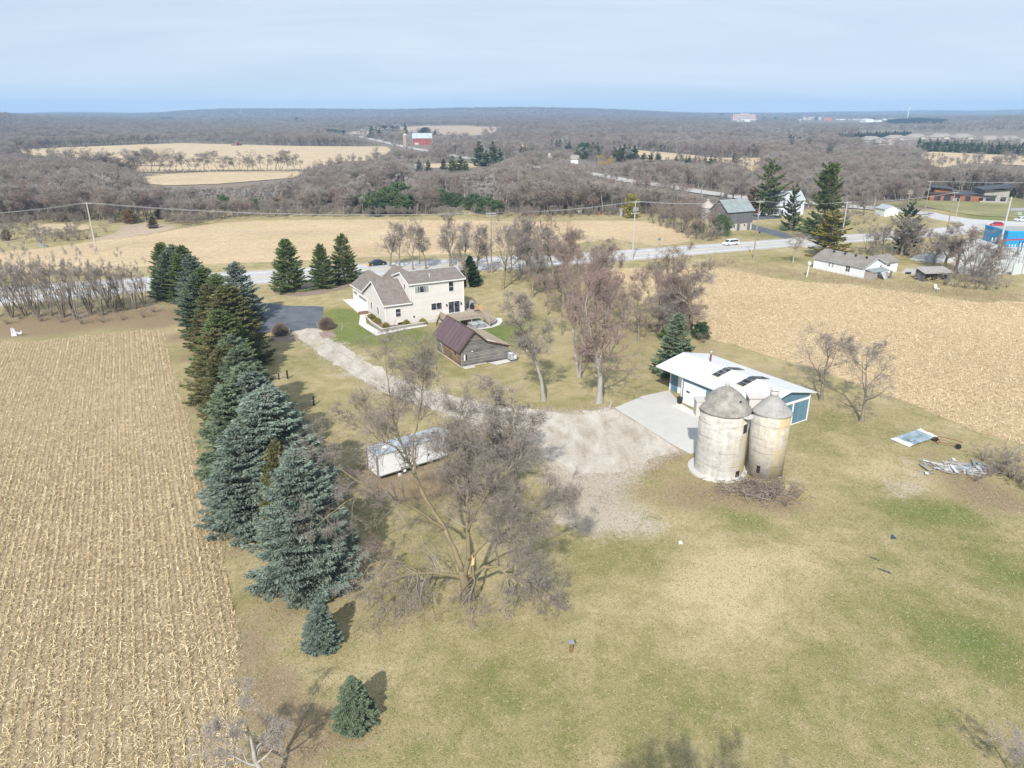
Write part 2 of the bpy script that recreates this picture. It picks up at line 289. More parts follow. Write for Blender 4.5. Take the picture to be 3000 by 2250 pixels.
def lawn_mat():
    m, nt, p = nmat('lawn'); co = ncoord(nt)
    at = nt.nodes.new('ShaderNodeVertexColor'); at.layer_name = 'paint'
    sp = nt.nodes.new('ShaderNodeSeparateColor'); nt.links.new(at.outputs[0], sp.inputs[0])
    a = nnoise(nt, co, .07, 3); b = nnoise(nt, co, .45, 5, .62, .3); c = nnoise(nt, co, 2.6, 5, .7); d = nnoise(nt, co, 11, 3, .7)
    dd = nrange(nt, nnoise(nt, ncoord(nt, 'Object', (1, 3, 1), .5), 7, 4, .75), .3, .7, .45, 1.5)
    f = nmath(nt, 'ADD', nmath(nt, 'ADD', nmath(nt, 'MULTIPLY', a, .25), nmath(nt, 'MULTIPLY', b, .35)), nmath(nt, 'ADD', nmath(nt, 'MULTIPLY', c, .25), nmath(nt, 'MULTIPLY', d, .15)))
    gsh = nmath(nt, 'MULTIPLY', nmath(nt, 'SUBTRACT', sp.outputs[0], .5), .32)
    f2 = nmath(nt, 'SUBTRACT', f, gsh, True)
    col = nramp(nt, f2, [(.28, (.14, .168, .05)), (.40, (.245, .225, .095)), (.50, (.36, .30, .16)), (.62, (.50, .41, .25))])
    strong = nrange(nt, nmath(nt, 'ADD', sp.outputs[0], nmath(nt, 'MULTIPLY', nmath(nt, 'SUBTRACT', b, .5), .5)), .86, 1.12)
    col = nmix(nt, nmath(nt, 'MULTIPLY', strong, .8), col, nramp(nt, c, [(.35, (.11, .17, .035)), (.65, (.20, .235, .08))]))
    dn = nmath(nt, 'ADD', nmath(nt, 'MULTIPLY', nmath(nt, 'SUBTRACT', sp.outputs[1], .5), 2.0), nmath(nt, 'MULTIPLY', nmath(nt, 'SUBTRACT', nmath(nt, 'ADD', nmath(nt, 'MULTIPLY', b, .5), nmath(nt, 'MULTIPLY', c, .5)), .5), 2.2))
    dirt = nramp(nt, c, [(.3, (.19, .135, .085)), (.7, (.33, .245, .165))])
    col = nmix(nt, nmath(nt, 'MULTIPLY', nrange(nt, dn, .35, .95), .85), col, dirt)
    pn = nmath(nt, 'ADD', nmath(nt, 'MULTIPLY', nmath(nt, 'SUBTRACT', sp.outputs[2], .5), 2.0), nmath(nt, 'MULTIPLY', nmath(nt, 'SUBTRACT', nmath(nt, 'ADD', nmath(nt, 'MULTIPLY', b, .4), nmath(nt, 'MULTIPLY', c, .6)), .5), 2.4))
    col = nmix(nt, nmath(nt, 'MULTIPLY', nrange(nt, pn, .3, 1.0), .85), col, nramp(nt, d, [(.3, (.38, .32, .26)), (.7, (.60, .54, .47))]))
    mul = nt.nodes.new('ShaderNodeVectorMath'); mul.operation = 'SCALE'; nt.links.new(col, mul.inputs[0]); nt.links.new(dd, mul.inputs['Scale'])
    nt.links.new(mul.outputs[0], p.inputs['Base Color']); p.inputs['Roughness'].default_value = .95; p.inputs['Specular IOR Level'].default_value = .1
    nbump(nt, p, nmath(nt, 'ADD', c, d), .5, .12); return m
GD = [(862, 970), (900, 962), (935, 964), (960, 985), (1010, 1018), (1070, 1058), (1130, 1092), (1200, 1124), (1300, 1155), (1430, 1185), (1560, 1200), (1640, 1212), (1700, 1214), (1760, 1206), (1800, 1200), (1840, 1222), (1920, 1270), (1960, 1300), (1990, 1320), (1900, 1345), (1840, 1378), (1760, 1388), (1660, 1385), (1620, 1350), (1560, 1300), (1450, 1280), (1380, 1245), (1290, 1205), (1170, 1165), (1080, 1128), (1005, 1080), (935, 1035), (884, 996)]
for (ax_, ay_), (bx_, by_) in zip(GD, GD[1:] + GD[:1]):
    for t_ in (.2, .7): GPAINT.append((ax_ + (bx_ - ax_) * t_, ay_ + (by_ - ay_) * t_, 1.7, 1 if t_ < .5 else 2, .75))
M_lawn = lawn_mat()
xs = np.concatenate([np.arange(-420, -100, 8), np.arange(-100, 112, 1.2), np.arange(112, 424, 6)])
ys = np.concatenate([np.arange(-80, 20, 5), np.arange(20, 170, 1.2), np.arange(170, 300, 3.25), [300.0]])
def grid_mesh(name, X, Y, mats):
    ny, nx = X.shape; V = np.stack([X, Y, land(X, Y)], -1).reshape(-1, 3)
    i = np.arange(ny * nx).reshape(ny, nx); Q = np.stack([i[:-1, :-1], i[:-1, 1:], i[1:, 1:], i[1:, :-1]], -1).reshape(-1, 4)
    return raw_mesh(name, V, Q, mats=mats, smooth=True), V
X, Y = np.meshgrid(xs, ys); me, V = grid_mesh('ground', X, Y, [M_lawn]); ground_attr(me, V)
tag(link('ground', me), kind='structure')
m, nt, p = nmat('forest_floor'); co = ncoord(nt)
n = nmath(nt, 'ADD', nmath(nt, 'MULTIPLY', nnoise(nt, co, .006, 5, .6), .5), nmath(nt, 'MULTIPLY', nnoise(nt, co, .09, 5, .7), .5))
nt.links.new(nramp(nt, n, [(.35, (.14, .115, .09)), (.55, (.21, .17, .13)), (.68, (.29, .24, .165))]), p.inputs['Base Color']); p.inputs['Roughness'].default_value = .95
nbump(nt, p, n, 1.0, 3.0); M_floor = m
dz = np.exp(np.linspace(math.log(300), math.log(8600), 220)); xh = np.arange(-1580, 4581, 20)
Dg, Xh = np.meshgrid(dz, xh, indexing='ij'); me, V = grid_mesh('wooded_hills', (Xh - 1500) * Dg * CO / F, Dg, [M_floor])
tag(link('wooded_hills', me), kind='structure')

def in_poly(P, x, y):
    x = np.asarray(x); y = np.asarray(y); c = np.zeros(x.shape, bool); n = len(P)
    for i in range(n):
        x1, y1 = P[i][0], P[i][1]; x2, y2 = P[(i + 1) % n][0], P[(i + 1) % n][1]
        if y1 == y2: continue
        c ^= ((y1 > y) != (y2 > y)) & (x < (x2 - x1) * (y - y1) / (y2 - y1) + x1)
    return c
def subdivide(P, step, jit, seed=1):
    R = random.Random(seed); out = []
    for i in range(len(P)):
        a, b = P[i], P[(i + 1) % len(P)]; L = math.hypot(b[0] - a[0], b[1] - a[1]); n = max(1, int(L / step)); nx, ny = (-(b[1] - a[1]) / (L + 1e-9), (b[0] - a[0]) / (L + 1e-9))
        for k in range(n):
            t = k / n; j = R.gauss(0, jit) * (1 if k else .3); out.append((a[0] + (b[0] - a[0]) * t + nx * j, a[1] + (b[1] - a[1]) * t + ny * j))
    return out
def drape(name, P, mat, off, step, jit=0.0, world=False, kind='structure', seed=1, thick=0.0):
    W = [tuple(p[:2]) for p in P] if world else [g(*p)[:2] for p in P]
    W = subdivide(W, step if jit == 0 else min(step, jit * 6), jit, seed)
    xs = [w[0] for w in W]; ys = [w[1] for w in W]
    pts = [Vector(w) for w in W]
    if step < 200:
        gx, gy = np.meshgrid(np.arange(min(xs) + step / 2, max(xs), step), np.arange(min(ys) + step / 2, max(ys), step)); ok = in_poly(W, gx, gy)
        pts += [Vector((float(a), float(b))) for a, b in zip(gx[ok], gy[ok])]
    n = len(W); r = delaunay_2d_cdt(pts, [], [list(range(n))], 1, 1e-4)
    v2 = np.array([tuple(v) for v in r[0]]); V = np.column_stack([v2, land(v2[:, 0], v2[:, 1]) + off])
    T = [f for f in r[2] if len(f) == 3]
    me = raw_mesh(name, V, None, T, [mat]); me.validate()
    o = link(name, me)
    if kind: tag(o, kind=kind)
    return o, W

def field_mat(name, lo, mid, hi, rowrot, period=.86, fine=3.0, rows=.5):
    m, nt, p = nmat(name); co = ncoord(nt)
    a = nnoise(nt, co, .035, 4); b = nnoise(nt, co, .5, 5, .65); c = nnoise(nt, ncoord(nt, 'Object', (1, 1, 1), .4), fine, 5, .8, .6); d = nnoise(nt, co, fine * 3.3, 3, .8)
    rc = ncoord(nt, 'Object', (1, 1, 1), rowrot); sx = nt.nodes.new('ShaderNodeSeparateXYZ'); nt.links.new(rc, sx.inputs[0])
    w = nmath(nt, 'PINGPONG', nmath(nt, 'DIVIDE', nmath(nt, 'ADD', sx.outputs[0], nmath(nt, 'MULTIPLY', b, .5)), period), .5)
    rowf = nmath(nt, 'MULTIPLY', nrange(nt, w, 0.0, .17, 1, 0), rows)
    f = nmath(nt, 'ADD', nmath(nt, 'ADD', nmath(nt, 'MULTIPLY', a, .15), nmath(nt, 'MULTIPLY', b, .2)), nmath(nt, 'ADD', nmath(nt, 'MULTIPLY', c, .4), nmath(nt, 'MULTIPLY', d, .25)))
    f = nmath(nt, 'SUBTRACT', f, nmath(nt, 'MULTIPLY', rowf, .1))
    nt.links.new(nramp(nt, f, [(.36, lo), (.5, mid), (.6, hi)]), p.inputs['Base Color']); p.inputs['Roughness'].default_value = .95; p.inputs['Specular IOR Level'].default_value = .1
    nbump(nt, p, nmath(nt, 'ADD', c, d), .6, .15); return m
ROWROT = math.radians(-27.4)
M_fieldC = field_mat('corn_residue', (.20, .145, .09), (.43, .335, .21), (.66, .54, .36), ROWROT, rows=1.1)
M_fieldB = field_mat('corn_residue_far', (.30, .22, .135), (.53, .405, .25), (.72, .58, .39), math.radians(60), .9, 1.6)
M_fieldD = field_mat('hay_ground', (.34, .26, .165), (.51, .40, .26), (.6, .49, .34), .3, 6, .2, .3)
M_pink = field_mat('weedy_ground', (.28, .21, .15), (.40, .31, .225), (.5, .40, .3), .3, 6, .5, 0.0)
FC = [(-500, 1030), (0, 1003), (120, 1003), (250, 985), (400, 970), (470, 968), (560, 1250), (600, 1400), (660, 1600), (700, 1900), (716, 2250), (722, 2700), (-900, 2700)]
FB = [(1700, 800), (1800, 785), (1950, 785), (2080, 783), (2150, 792), (2300, 822), (2500, 835), (2700, 862), (2850, 885), (3000, 885), (3300, 880), (3700, 1420), (3000, 1300), (2850, 1262), (2700, 1195), (2530, 1130), (2350, 1070), (2180, 1020), (2050, 985), (1960, 920), (1850, 880), (1740, 850)]
FA = [(-700, 742), (0, 738), (160, 724), (300, 702), (430, 690), (520, 672), (640, 653), (760, 645), (1000, 643), (1300, 645), (1600, 650), (1700, 646), (1920, 648), (1975, 662), (2050, 688), (2010, 708), (1930, 722), (1800, 700), (1700, 712), (1500, 733), (1300, 745), (1000, 757), (800, 768), (620, 772), (430, 780), (0, 815), (-700, 850)]
oC, WC = drape('corn_field', FC, M_fieldC, .012, 4, .25)
oB, WB = drape('corn_field', FB, M_fieldB, .012, 5, .35, seed=2)
oA, WA = drape('corn_field', FA, M_fieldB, .012, 6, .5, seed=3)
FAR = dict(F1=[(30, 440), (120, 436), (200, 432), (400, 424), (530, 420), (700, 424), (850, 428), (1130, 430), (1150, 440), (1100, 470), (1000, 475), (900, 500), (860, 503), (700, 500), (400, 506), (380, 485), (250, 470), (100, 455)],
           F2=[(400, 516), (620, 504), (860, 502), (900, 506), (860, 522), (640, 540), (480, 545), (410, 536)],
           F3=[(1240, 481), (1390, 478), (1420, 486), (1390, 492), (1250, 493)],
           F4=[(1010, 392), (1060, 380), (1100, 377), (1240, 369), (1375, 368), (1400, 371), (1470, 373), (1440, 392), (1380, 398), (1270, 395), (1200, 386), (1120, 384), (1080, 395)],
           F5=[(1500, 424), (1530, 424), (1560, 432), (1520, 437)],
           F6=[(1860, 440), (1900, 443), (2000, 452), (2100, 463), (2230, 463), (2240, 500), (2215, 512), (2170, 484), (2100, 474), (1980, 468), (1885, 472)],
           F7=[(2680, 452), (2740, 444), (2820, 441), (2900, 452), (3000, 458), (3200, 462), (3200, 500), (3000, 486), (2850, 478), (2760, 492), (2715, 482)],
           F9=[(86, 672), (110, 656), (200, 655), (262, 660), (262, 673), (180, 676), (100, 690)])
for k, P_ in FAR.items(): drape('hay_field', P_, M_fieldD if k != 'F4' else M_pink, .3 if k not in ('F9',) else .05, 12 if k in ('F1', 'F2', 'F3', 'F6', 'F7') else 20, 0, seed=5)
MEADOW = [(270, 704), (330, 685), (350, 664), (430, 652), (475, 655), (520, 668), (430, 688), (330, 702)]
drape('weedy_slope', MEADOW, M_pink, .016, 6, .8)

def straw(name, W, n, box, lw, z, mats, seed=1, rows=None, label='', keep=None, stand=0.0):
    R = np.random.default_rng(seed); x0, x1, y0, y1 = box
    x = R.uniform(x0, x1, n * 3); y = R.uniform(y0, y1, n * 3); ok = in_poly(W, x, y)
    if keep is not None: ok &= keep(x, y)
    x, y = x[ok][:n], y[ok][:n]; n = len(x)
    if rows:
        rot, per, frac = rows; k = int(n * frac); cx, sx = math.cos(rot), math.sin(rot)
        a = x[:k] * cx - y[:k] * sx; b = x[:k] * sx + y[:k] * cx
        a = np.round(a / per) * per + R.normal(0, .05, k) + .12 * np.sin(b / 9) ; x[:k] = a * cx + b * sx; y[:k] = -a * sx + b * cx
    th = R.uniform(0, 2 * math.pi, n); L = R.uniform(*lw[0], n) / 2; w = R.uniform(*lw[1], n) / 2
    zz = land(x, y) + R.uniform(*z, n); tilt = R.normal(0, .25, n) * L
    if stand: k = int(n * stand); tilt[:k] = R.uniform(.08, .2, k); L[:k] *= .5
    dx, dy = np.cos(th), np.sin(th); V = np.zeros((n, 4, 3), np.float32)
    for i, (sa, sb) in enumerate(((-1, -1), (1, -1), (1, 1), (-1, 1))):
        V[:, i, 0] = x + dx * L * sa - dy * w * sb; V[:, i, 1] = y + dy * L * sa + dx * w * sb
        V[:, i, 2] = zz + tilt * sa + R.normal(0, .012, n) + (np.abs(tilt) if True else 0)
    me = raw_mesh(name, V, np.arange(n * 4).reshape(n, 4), mats=mats); return tag(link(name, me), label, 'crop stubble', kind='stuff')
def straw_mat(name, a, b, c):
    m, nt, p = nmat(name); gi = nt.nodes.new('ShaderNodeNewGeometry')
    nt.links.new(nramp(nt, gi.outputs['Random Per Island'], [(0, a), (.45, b), (1, c)]), p.inputs['Base Color']); p.inputs['Roughness'].default_value = .9; p.inputs['Specular IOR Level'].default_value = .15
    return m
M_straw = straw_mat('dry_stalks', (.22, .155, .08), (.57, .44, .25), (.85, .73, .49))
M_straw2 = straw_mat('dry_stalks_gold', (.38, .28, .15), (.63, .49, .295), (.84, .72, .50))
straw('corn_stubble', WC, 230000, (-90, -14, 26, 125), ((.12, .40), (.02, .042)), (.01, .07), [M_straw], 1, (ROWROT, .86, .6), 'pale chopped corn stalks lying in rows on the near left field', lambda x, y: (y < 75) | (rng.random(x.shape) < .6), .12)
straw('corn_stubble', WB, 150000, (10, 190, 75, 180), ((.2, .5), (.025, .055)), (.01, .1), [M_straw2], 2, (math.radians(60), .9, .4), 'golden chopped corn stalks covering the field right of the white metal shed', None, .1)

WG = [g(*p)[:2] for p in GD]
PAD = [(1790, 1200), (1885, 1158), (1961, 1142), (1990, 1178), (2090, 1235), (2130, 1330), (2020, 1332), (1960, 1299), (1900, 1260), (1840, 1222)]
WP = [g(*p)[:2] for p in PAD]
M_litter = straw_mat('grass_litter', (.16, .17, .06), (.30, .265, .14), (.45, .39, .25))
LW = [(-24, 27), (75, 27), (75, 88), (-38, 88), (-38, 72), (-30, 62)]
o_ = straw('lawn_thatch', LW, 170000, (-40, 75, 27, 88), ((.07, .22), (.015, .035)), (.005, .03), [M_litter], 9, None, 'dry and green grass thatch of the foreground lawn', lambda x, y: ~in_poly(WG, x, y) & ~in_poly(WP, x, y)); o_['category'] = 'grass'

# ------------------------------------------------------------------ roads, drives, paving
def pts_t(top, bot, n=90):
    x0, x1 = max(top[0][0], bot[0][0]), min(top[-1][0], bot[-1][0]); X = np.linspace(x0, x1, n)
    a = [g(x, np.interp(x, [p[0] for p in top], [p[1] for p in top]))[:2] for x in X]; b = [g(x, np.interp(x, [p[0] for p in bot], [p[1] for p in bot]))[:2] for x in X]
    return np.array(a), np.array(b)
def ribbon(name, A, B, t0, t1, mat, off, nc=2, kind='structure'):
    ts = np.linspace(t0, t1, nc + 1); P = A[:, None, :] * (1 - ts)[None, :, None] + B[:, None, :] * ts[None, :, None]
    V = np.dstack([P, land(P[..., 0], P[..., 1])[..., None] + off]).reshape(-1, 3); n = len(A); i = np.arange(n * (nc + 1)).reshape(n, nc + 1)
    Q = np.stack([i[:-1, :-1], i[1:, :-1], i[1:, 1:], i[:-1, 1:]], -1).reshape(-1, 4)
    return tag(link(name, raw_mesh(name, V, Q, mats=[mat])), kind=kind)
M_road = pm('worn_asphalt', (.46, .455, .45), .12, .5, .9, (1, .3, 1), c2=(.56, .555, .55))
M_shoulder = pm('gravel_shoulder', (.42, .38, .33), .25, .9, .95, bump=.3)
M_white = pm('road_paint', (.8, .8, .78), .08, 2); M_yellow = pm('yellow_paint', (.72, .52, .14), .1, 2)
M_asph = pm('dark_asphalt', (.085, .10, .125), .35, .35, .85, c2=(.17, .185, .21)); M_conc = pm('concrete', (.49, .475, .445), .05, .09, .85, c2=(.585, .57, .54))
M_conc2 = pm('pale_concrete', (.6, .58, .55), .1, .8, .85); M_track = pm('asphalt_lane', (.33, .33, .34), .15, .8, .9)
RT = [(-500, 880), (-200, 858), (0, 843), (430, 812), (633, 800), (796, 791), (1150, 768), (1500, 750), (1760, 737), (1900, 728), (2143, 711), (2342, 697), (2559, 683), (2750, 668), (2880, 657), (3000, 650), (3300, 636)]
RBm = [(-500, 942), (-200, 915), (0, 894), (430, 853), (633, 840), (796, 829), (1150, 806), (1500, 787), (1760, 768), (1900, 758), (2143, 737), (2342, 720), (2559, 706), (2750, 693), (2900, 681), (3000, 673), (3300, 656)]
RA, RB_ = pts_t(RT, RBm, 120)
ribbon('road_shoulder', RA, RB_, -.06, 1.06, M_shoulder, .014)
ribbon('highway', RA, RB_, .07, .93, M_road, .02, 4)
for t in (.165, .835): ribbon('lane_marking', RA, RB_, t - .006, t + .006, M_white, .026, 1)
for t in (.491, .512): ribbon('lane_marking', RA, RB_, t - .007, t + .007, M_yellow, .026, 1)
for t in (.27, .40, .60, .73): ribbon('road', RA, RB_, t - .02, t + .02, pm('tyre_wear', (.40, .40, .40), .1, .6), .023, 1)
drape('side_road', [(2690, 622), (2735, 622), (2780, 632), (2850, 642), (2960, 648), (3100, 650), (3100, 664), (2905, 664), (2822, 673), (2828, 664), (2822, 655), (2780, 650), (2740, 642), (2700, 634)], M_road, .0235, 6)
HW = [(1000, 388), (1015, 394), (1060, 402), (1120, 415), (1178, 429), (1300, 452), (1420, 472), (1550, 489), (1695, 504), (1841, 531), (1942, 545), (2044, 562), (2170, 580), (2400, 599), (2560, 612), (2720, 628)]
hw = np.array([g(*p)[:2] for p in HW]); s_ = np.linspace(0, len(hw) - 1, 160); hx = np.interp(s_, range(len(hw)), hw[:, 0]); hy = np.interp(s_, range(len(hw)), hw[:, 1])
dn_ = np.gradient(np.stack([hx, hy], 1), axis=0); dn_ /= np.linalg.norm(dn_, axis=1)[:, None] + 1e-9; nn = np.stack([-dn_[:, 1], dn_[:, 0]], 1); cc = np.stack([hx, hy], 1)
M_pale = pm('pale_road', (.44, .42, .40), .1, .05)
ribbon('road', cc + nn * 6, cc - nn * 6, 0, 1, M_pale, .35, 2)
# gravel drive and yard
M_gravel = None
m, nt, p = nmat('packed_gravel'); co = ncoord(nt)
b = nnoise(nt, ncoord(nt, 'Object', (1, .35, 1), -.5), .5, 6, .62, .4); c = nnoise(nt, co, 3, 5, .7); d = nnoise(nt, co, 14, 2, .8)
f = nmath(nt, 'ADD', nmath(nt, 'MULTIPLY', b, .55), nmath(nt, 'ADD', nmath(nt, 'MULTIPLY', c, .25), nmath(nt, 'MULTIPLY', d, .2)))
nt.links.new(nramp(nt, f, [(.35, (.26, .20, .145)), (.45, (.39, .335, .27)), (.55, (.51, .46, .395)), (.67, (.62, .58, .52))]), p.inputs['Base Color']); p.inputs['Roughness'].default_value = .95; nbump(nt, p, d, .4, .05)
M_gravel = m
drape('gravel_drive', GD, M_gravel, .016, 1.2, .3, seed=8)
DC = np.array([g(*p)[:2] for p in [(905, 978), (965, 1020), (1040, 1072), (1120, 1116), (1220, 1150), (1330, 1182), (1450, 1222), (1560, 1246)]])
s_ = np.linspace(0, 7, 90); dc = np.stack([np.interp(s_, range(8), DC[:, 0]), np.interp(s_, range(8), DC[:, 1])], 1); tn_ = np.gradient(dc, axis=0); tn_ /= np.linalg.norm(tn_, axis=1)[:, None]; nn_ = np.stack([-tn_[:, 1], tn_[:, 0]], 1)
M_rut = pm('packed_rut', (.38, .325, .26), .2, 1.2, .95, c2=(.56, .51, .44))
for o_ in (-1.0, .75):
    wv = (.2 + .1 * np.sin(s_ * 5 + o_) + rng.normal(0, .04, 90))[:, None]; cen = dc + nn_ * (o_ + .12 * np.sin(s_ * 2)[:, None]); ribbon('wheel_rut', cen + nn_ * wv, cen - nn_ * wv, 0, 1, M_rut, .022, 1)
drape('asphalt_drive', [(700, 900), (760, 886), (850, 896), (948, 898), (946, 930), (942, 962), (900, 962), (862, 971), (820, 968), (760, 975), (715, 985), (690, 940)], M_asph, .022, 3)
R_ = np.random.default_rng(5); GW = np.array(subdivide([g(*p)[:2] for p in GD], .5, 0)); q_ = GW[R_.integers(0, len(GW), 9000)] + R_.normal(0, .75, (9000, 2)) * np.where(R_.random((9000, 1)) < .3, 2.2, 1)
bad = in_poly(WP, q_[:, 0], q_[:, 1]); q_[bad] = q_[~bad][:bad.sum()]
sz = R_.uniform(.02, .06, 9000); th = R_.uniform(0, 6.28, 9000); V = np.zeros((9000, 5, 3)); 
for i in range(4): V[:, i, 0] = q_[:, 0] + np.cos(th + i * 1.57) * sz; V[:, i, 1] = q_[:, 1] + np.sin(th + i * 1.57) * sz; V[:, i, 2] = .012
V[:, 4, :2] = q_; V[:, 4, 2] = .02 + sz * .6; b_ = np.arange(9000)[:, None] * 5; T = np.concatenate([b_ + np.array([[i, (i + 1) % 4, 4]]) for i in range(4)])
tag(link('loose_gravel', raw_mesh('loose_gravel', V, None, T, [straw_mat('loose_stones', (.36, .31, .25), (.54, .49, .43), (.70, .66, .60))])), 'loose stones spilling over the edges of the gravel drive and yard', 'gravel', kind='stuff')
drape('concrete_pad', [(1800, 1195), (1885, 1160), (1961, 1144), (1990, 1180), (2080, 1235), (2110, 1320), (2020, 1330), (1960, 1297), (1900, 1258), (1840, 1220)], M_conc, .03, 2.5)
drape('door_apron', [(1967, 1190), (1990, 1180), (2060, 1222), (2052, 1230)], M_conc2, .036, 3)
drape('driveway', [(2203, 618), (2240, 632), (2290, 634), (2290, 640), (2205, 645), (2195, 640)], M_asph, .018, 5)
drape('driveway', [(2195, 652), (2215, 660), (2300, 682), (2335, 694), (2300, 700), (2200, 672), (2190, 662)], M_asph, .018, 5)
drape('gravel_turnout', [(2330, 700), (2360, 705), (2400, 725), (2430, 738), (2395, 738), (2350, 722)], M_pale, .018, 5)
drape('gravel_lane', [(2655, 785), (2700, 792), (2720, 800), (2690, 805), (2640, 800)], M_pale, .018, 4)
drape('substation_yard', [(2830, 700), (2900, 690), (3000, 690), (3150, 690), (3150, 800), (2950, 800), (2890, 815), (2800, 800), (2790, 750)], pm('light_gravel', (.5, .49, .46), .2, .4), .018, 5)
drape('mulch_bed', [(795, 848), (850, 838), (920, 836), (1000, 824), (1030, 836), (1000, 850), (940, 862), (860, 868), (810, 862)], pm('bark_mulch', (.26, .19, .14), .3, 1.5, c2=(.36, .28, .22)), .016, 3, .3)
for P_ in ([(800, 985), (870, 980), (850, 1000), (790, 1000)], [(930, 975), (975, 972), (990, 985), (945, 992)]):
    drape('mulch_bed', P_, pm('leaf_mulch', (.30, .22, .18), .3, 1.5), .02, 3, .12)

M_bank = pm('bank_grass', (.15, .18, .06), .25, .06, .95, c2=(.36, .31, .16))
drape('grass_bank', [(2560, 600), (2640, 590), (2700, 578), (2800, 572), (3120, 580), (3120, 641), (2990, 640), (2860, 632), (2790, 622), (2735, 611), (2700, 606), (2600, 604)], M_bank, .16, 8, 0)
drape('office_parking', [(2960, 612), (3120, 606), (3120, 616), (2960, 620)], M_track, .24, 8, 0)
# ------------------------------------------------------------------ trees: growth routines
def norm(a): return a / (np.linalg.norm(a, axis=-1, keepdims=True) + 1e-9)
def grow(R, S, D, L, r, n, wob, up, taper=.7):
    N = len(S); P = np.zeros((N, n + 1, 3)); P[:, 0] = S; d = norm(D); rr = np.zeros((N, n + 1)); rr[:, 0] = r
    for i in range(n):
        P[:, i + 1] = P[:, i] + d * (L / n)[:, None]; d = norm(d + R.normal(0, wob, (N, 3)) + np.array([0, 0, up]))
        rr[:, i + 1] = r * (1 - taper * (i + 1) / n)
    return P, rr
def spawn(R, P, rr, L, m, t0, ang, ratio, rk, flat=0.0):
    N, n1, _ = P.shape; t = R.uniform(t0, 1, (N, m)) * (n1 - 1) * .999; t[:, 0] = (n1 - 1) * .98
    i = t.astype(int); f = (t - i)[..., None]; a = np.arange(N)[:, None]
    S = P[a, i] * (1 - f) + P[a, i + 1] * f; D = norm(P[a, i + 1] - P[a, i]); rs = rr[a, i] * (1 - f[..., 0]) + rr[a, i + 1] * f[..., 0]
    q = R.normal(0, 1, (N, m, 3)); q[..., 2] *= (1 - flat); q = norm(q - (q * D).sum(-1, keepdims=True) * D)
    A = np.radians(ang) * R.uniform(.6, 1.3, (N, m, 1)); D2 = D * np.cos(A) + q * np.sin(A)
    Ln = L[:, None] * ratio * R.uniform(.6, 1.15, (N, m)) * (1.15 - .45 * t / (n1 - 1))
    return S.reshape(-1, 3), D2.reshape(-1, 3), Ln.ravel(), np.minimum(rs * rk, rs).ravel()
class Acc:
    def __init__(s): s.V = []; s.Q = []; s.T = []; s.n = 0; s.mq = []; s.mt = []
    def tubes(s, P, rr, k, mi=0):
        N, n1, _ = P.shape; d = np.gradient(P, axis=1); d = norm(d); up = np.where(np.abs(d[..., 2:3]) < .9, np.array([0, 0, 1.]), np.array([0, 1., 0]))
        x = norm(np.cross(d, up)); y = np.cross(x, d); th = np.arange(k) * 2 * math.pi / k
        V = P[:, :, None] + (x[:, :, None] * np.cos(th)[:, None] + y[:, :, None] * np.sin(th)[:, None]) * rr[:, :, None, None]
        i = np.arange(N * n1 * k).reshape(N, n1, k) + s.n; j = np.roll(i, -1, axis=2)
        Q = np.stack([i[:, :-1], j[:, :-1], j[:, 1:], i[:, 1:]], -1).reshape(-1, 4)
        s.V.append(V.reshape(-1, 3)); s.Q.append(Q); s.mq.append(np.full(len(Q), mi)); s.n += N * n1 * k
    def blades(s, R, S, D, L, w, mi=0):
        N = len(S); D = norm(D); q = norm(np.cross(D, R.normal(0, 1, (N, 3)))) * (w / 2)[:, None]
        V = np.stack([S - q, S + q, S + D * L[:, None]], 1); i = np.arange(N * 3).reshape(N, 3) + s.n
        s.V.append(V.reshape(-1, 3)); s.T.append(i); s.mt.append(np.full(N, mi)); s.n += N * 3
    def quads(s, C, A, B, mi=0):                                 # rhombus leaves: centre, half axes
        N = len(C); V = np.stack([C - A, C + B * .8 - A * .2, C + A, C - B * .8 - A * .2], 1); i = np.arange(N * 4).reshape(N, 4) + s.n
        s.V.append(V.reshape(-1, 3)); s.Q.append(i); s.mq.append(np.full(N, mi)); s.n += N * 4
    def mesh(s, name, mats):
        V = np.concatenate(s.V); Q = np.concatenate(s.Q) if s.Q else None; T = np.concatenate(s.T) if s.T else None
        mi = np.concatenate((s.mq or [np.zeros(0)]) + (s.mt or [np.zeros(0)])); return raw_mesh(name, V, Q, T, mats, mi)
def bark(name, a, b, sc=3.0):
    return pm(name, a, .2, sc, .95, (1, 1, .4), c2=b, bump=.3, spec=.1)
M_bark = bark('grey_bark', (.19, .16, .13), (.30, .26, .21)); M_twig = pm('twigs', (.235, .20, .175), .2, .6, .95, c2=(.36, .315, .28), isl=.5, spec=.1)
M_bark_y = bark('lichen_bark', (.17, .15, .115), (.33, .27, .15), 1.2); M_bark_p = bark('pale_bark', (.30, .28, .25), (.46, .43, .39))
M_twig_r = pm('red_twigs', (.25, .18, .155), .2, .6, .95, c2=(.37, .28, .245), isl=.5, spec=.1); M_twig_b = pm('brown_twigs', (.21, .165, .135), .2, .6, .95, c2=(.33, .27, .225), isl=.5, spec=.1)
M_twig_p = pm('pale_twigs', (.42, .39, .36), .2, .6, .95, c2=(.58, .55, .52), isl=.5, spec=.1); M_twig_g = pm('grey_twigs', (.30, .265, .235), .2, .6, .95, c2=(.42, .375, .335), isl=.5, spec=.1)
M_twig_y = pm('willow_twigs', (.46, .32, .08), .2, .6, .95, c2=(.60, .43, .15), isl=.5, spec=.1)
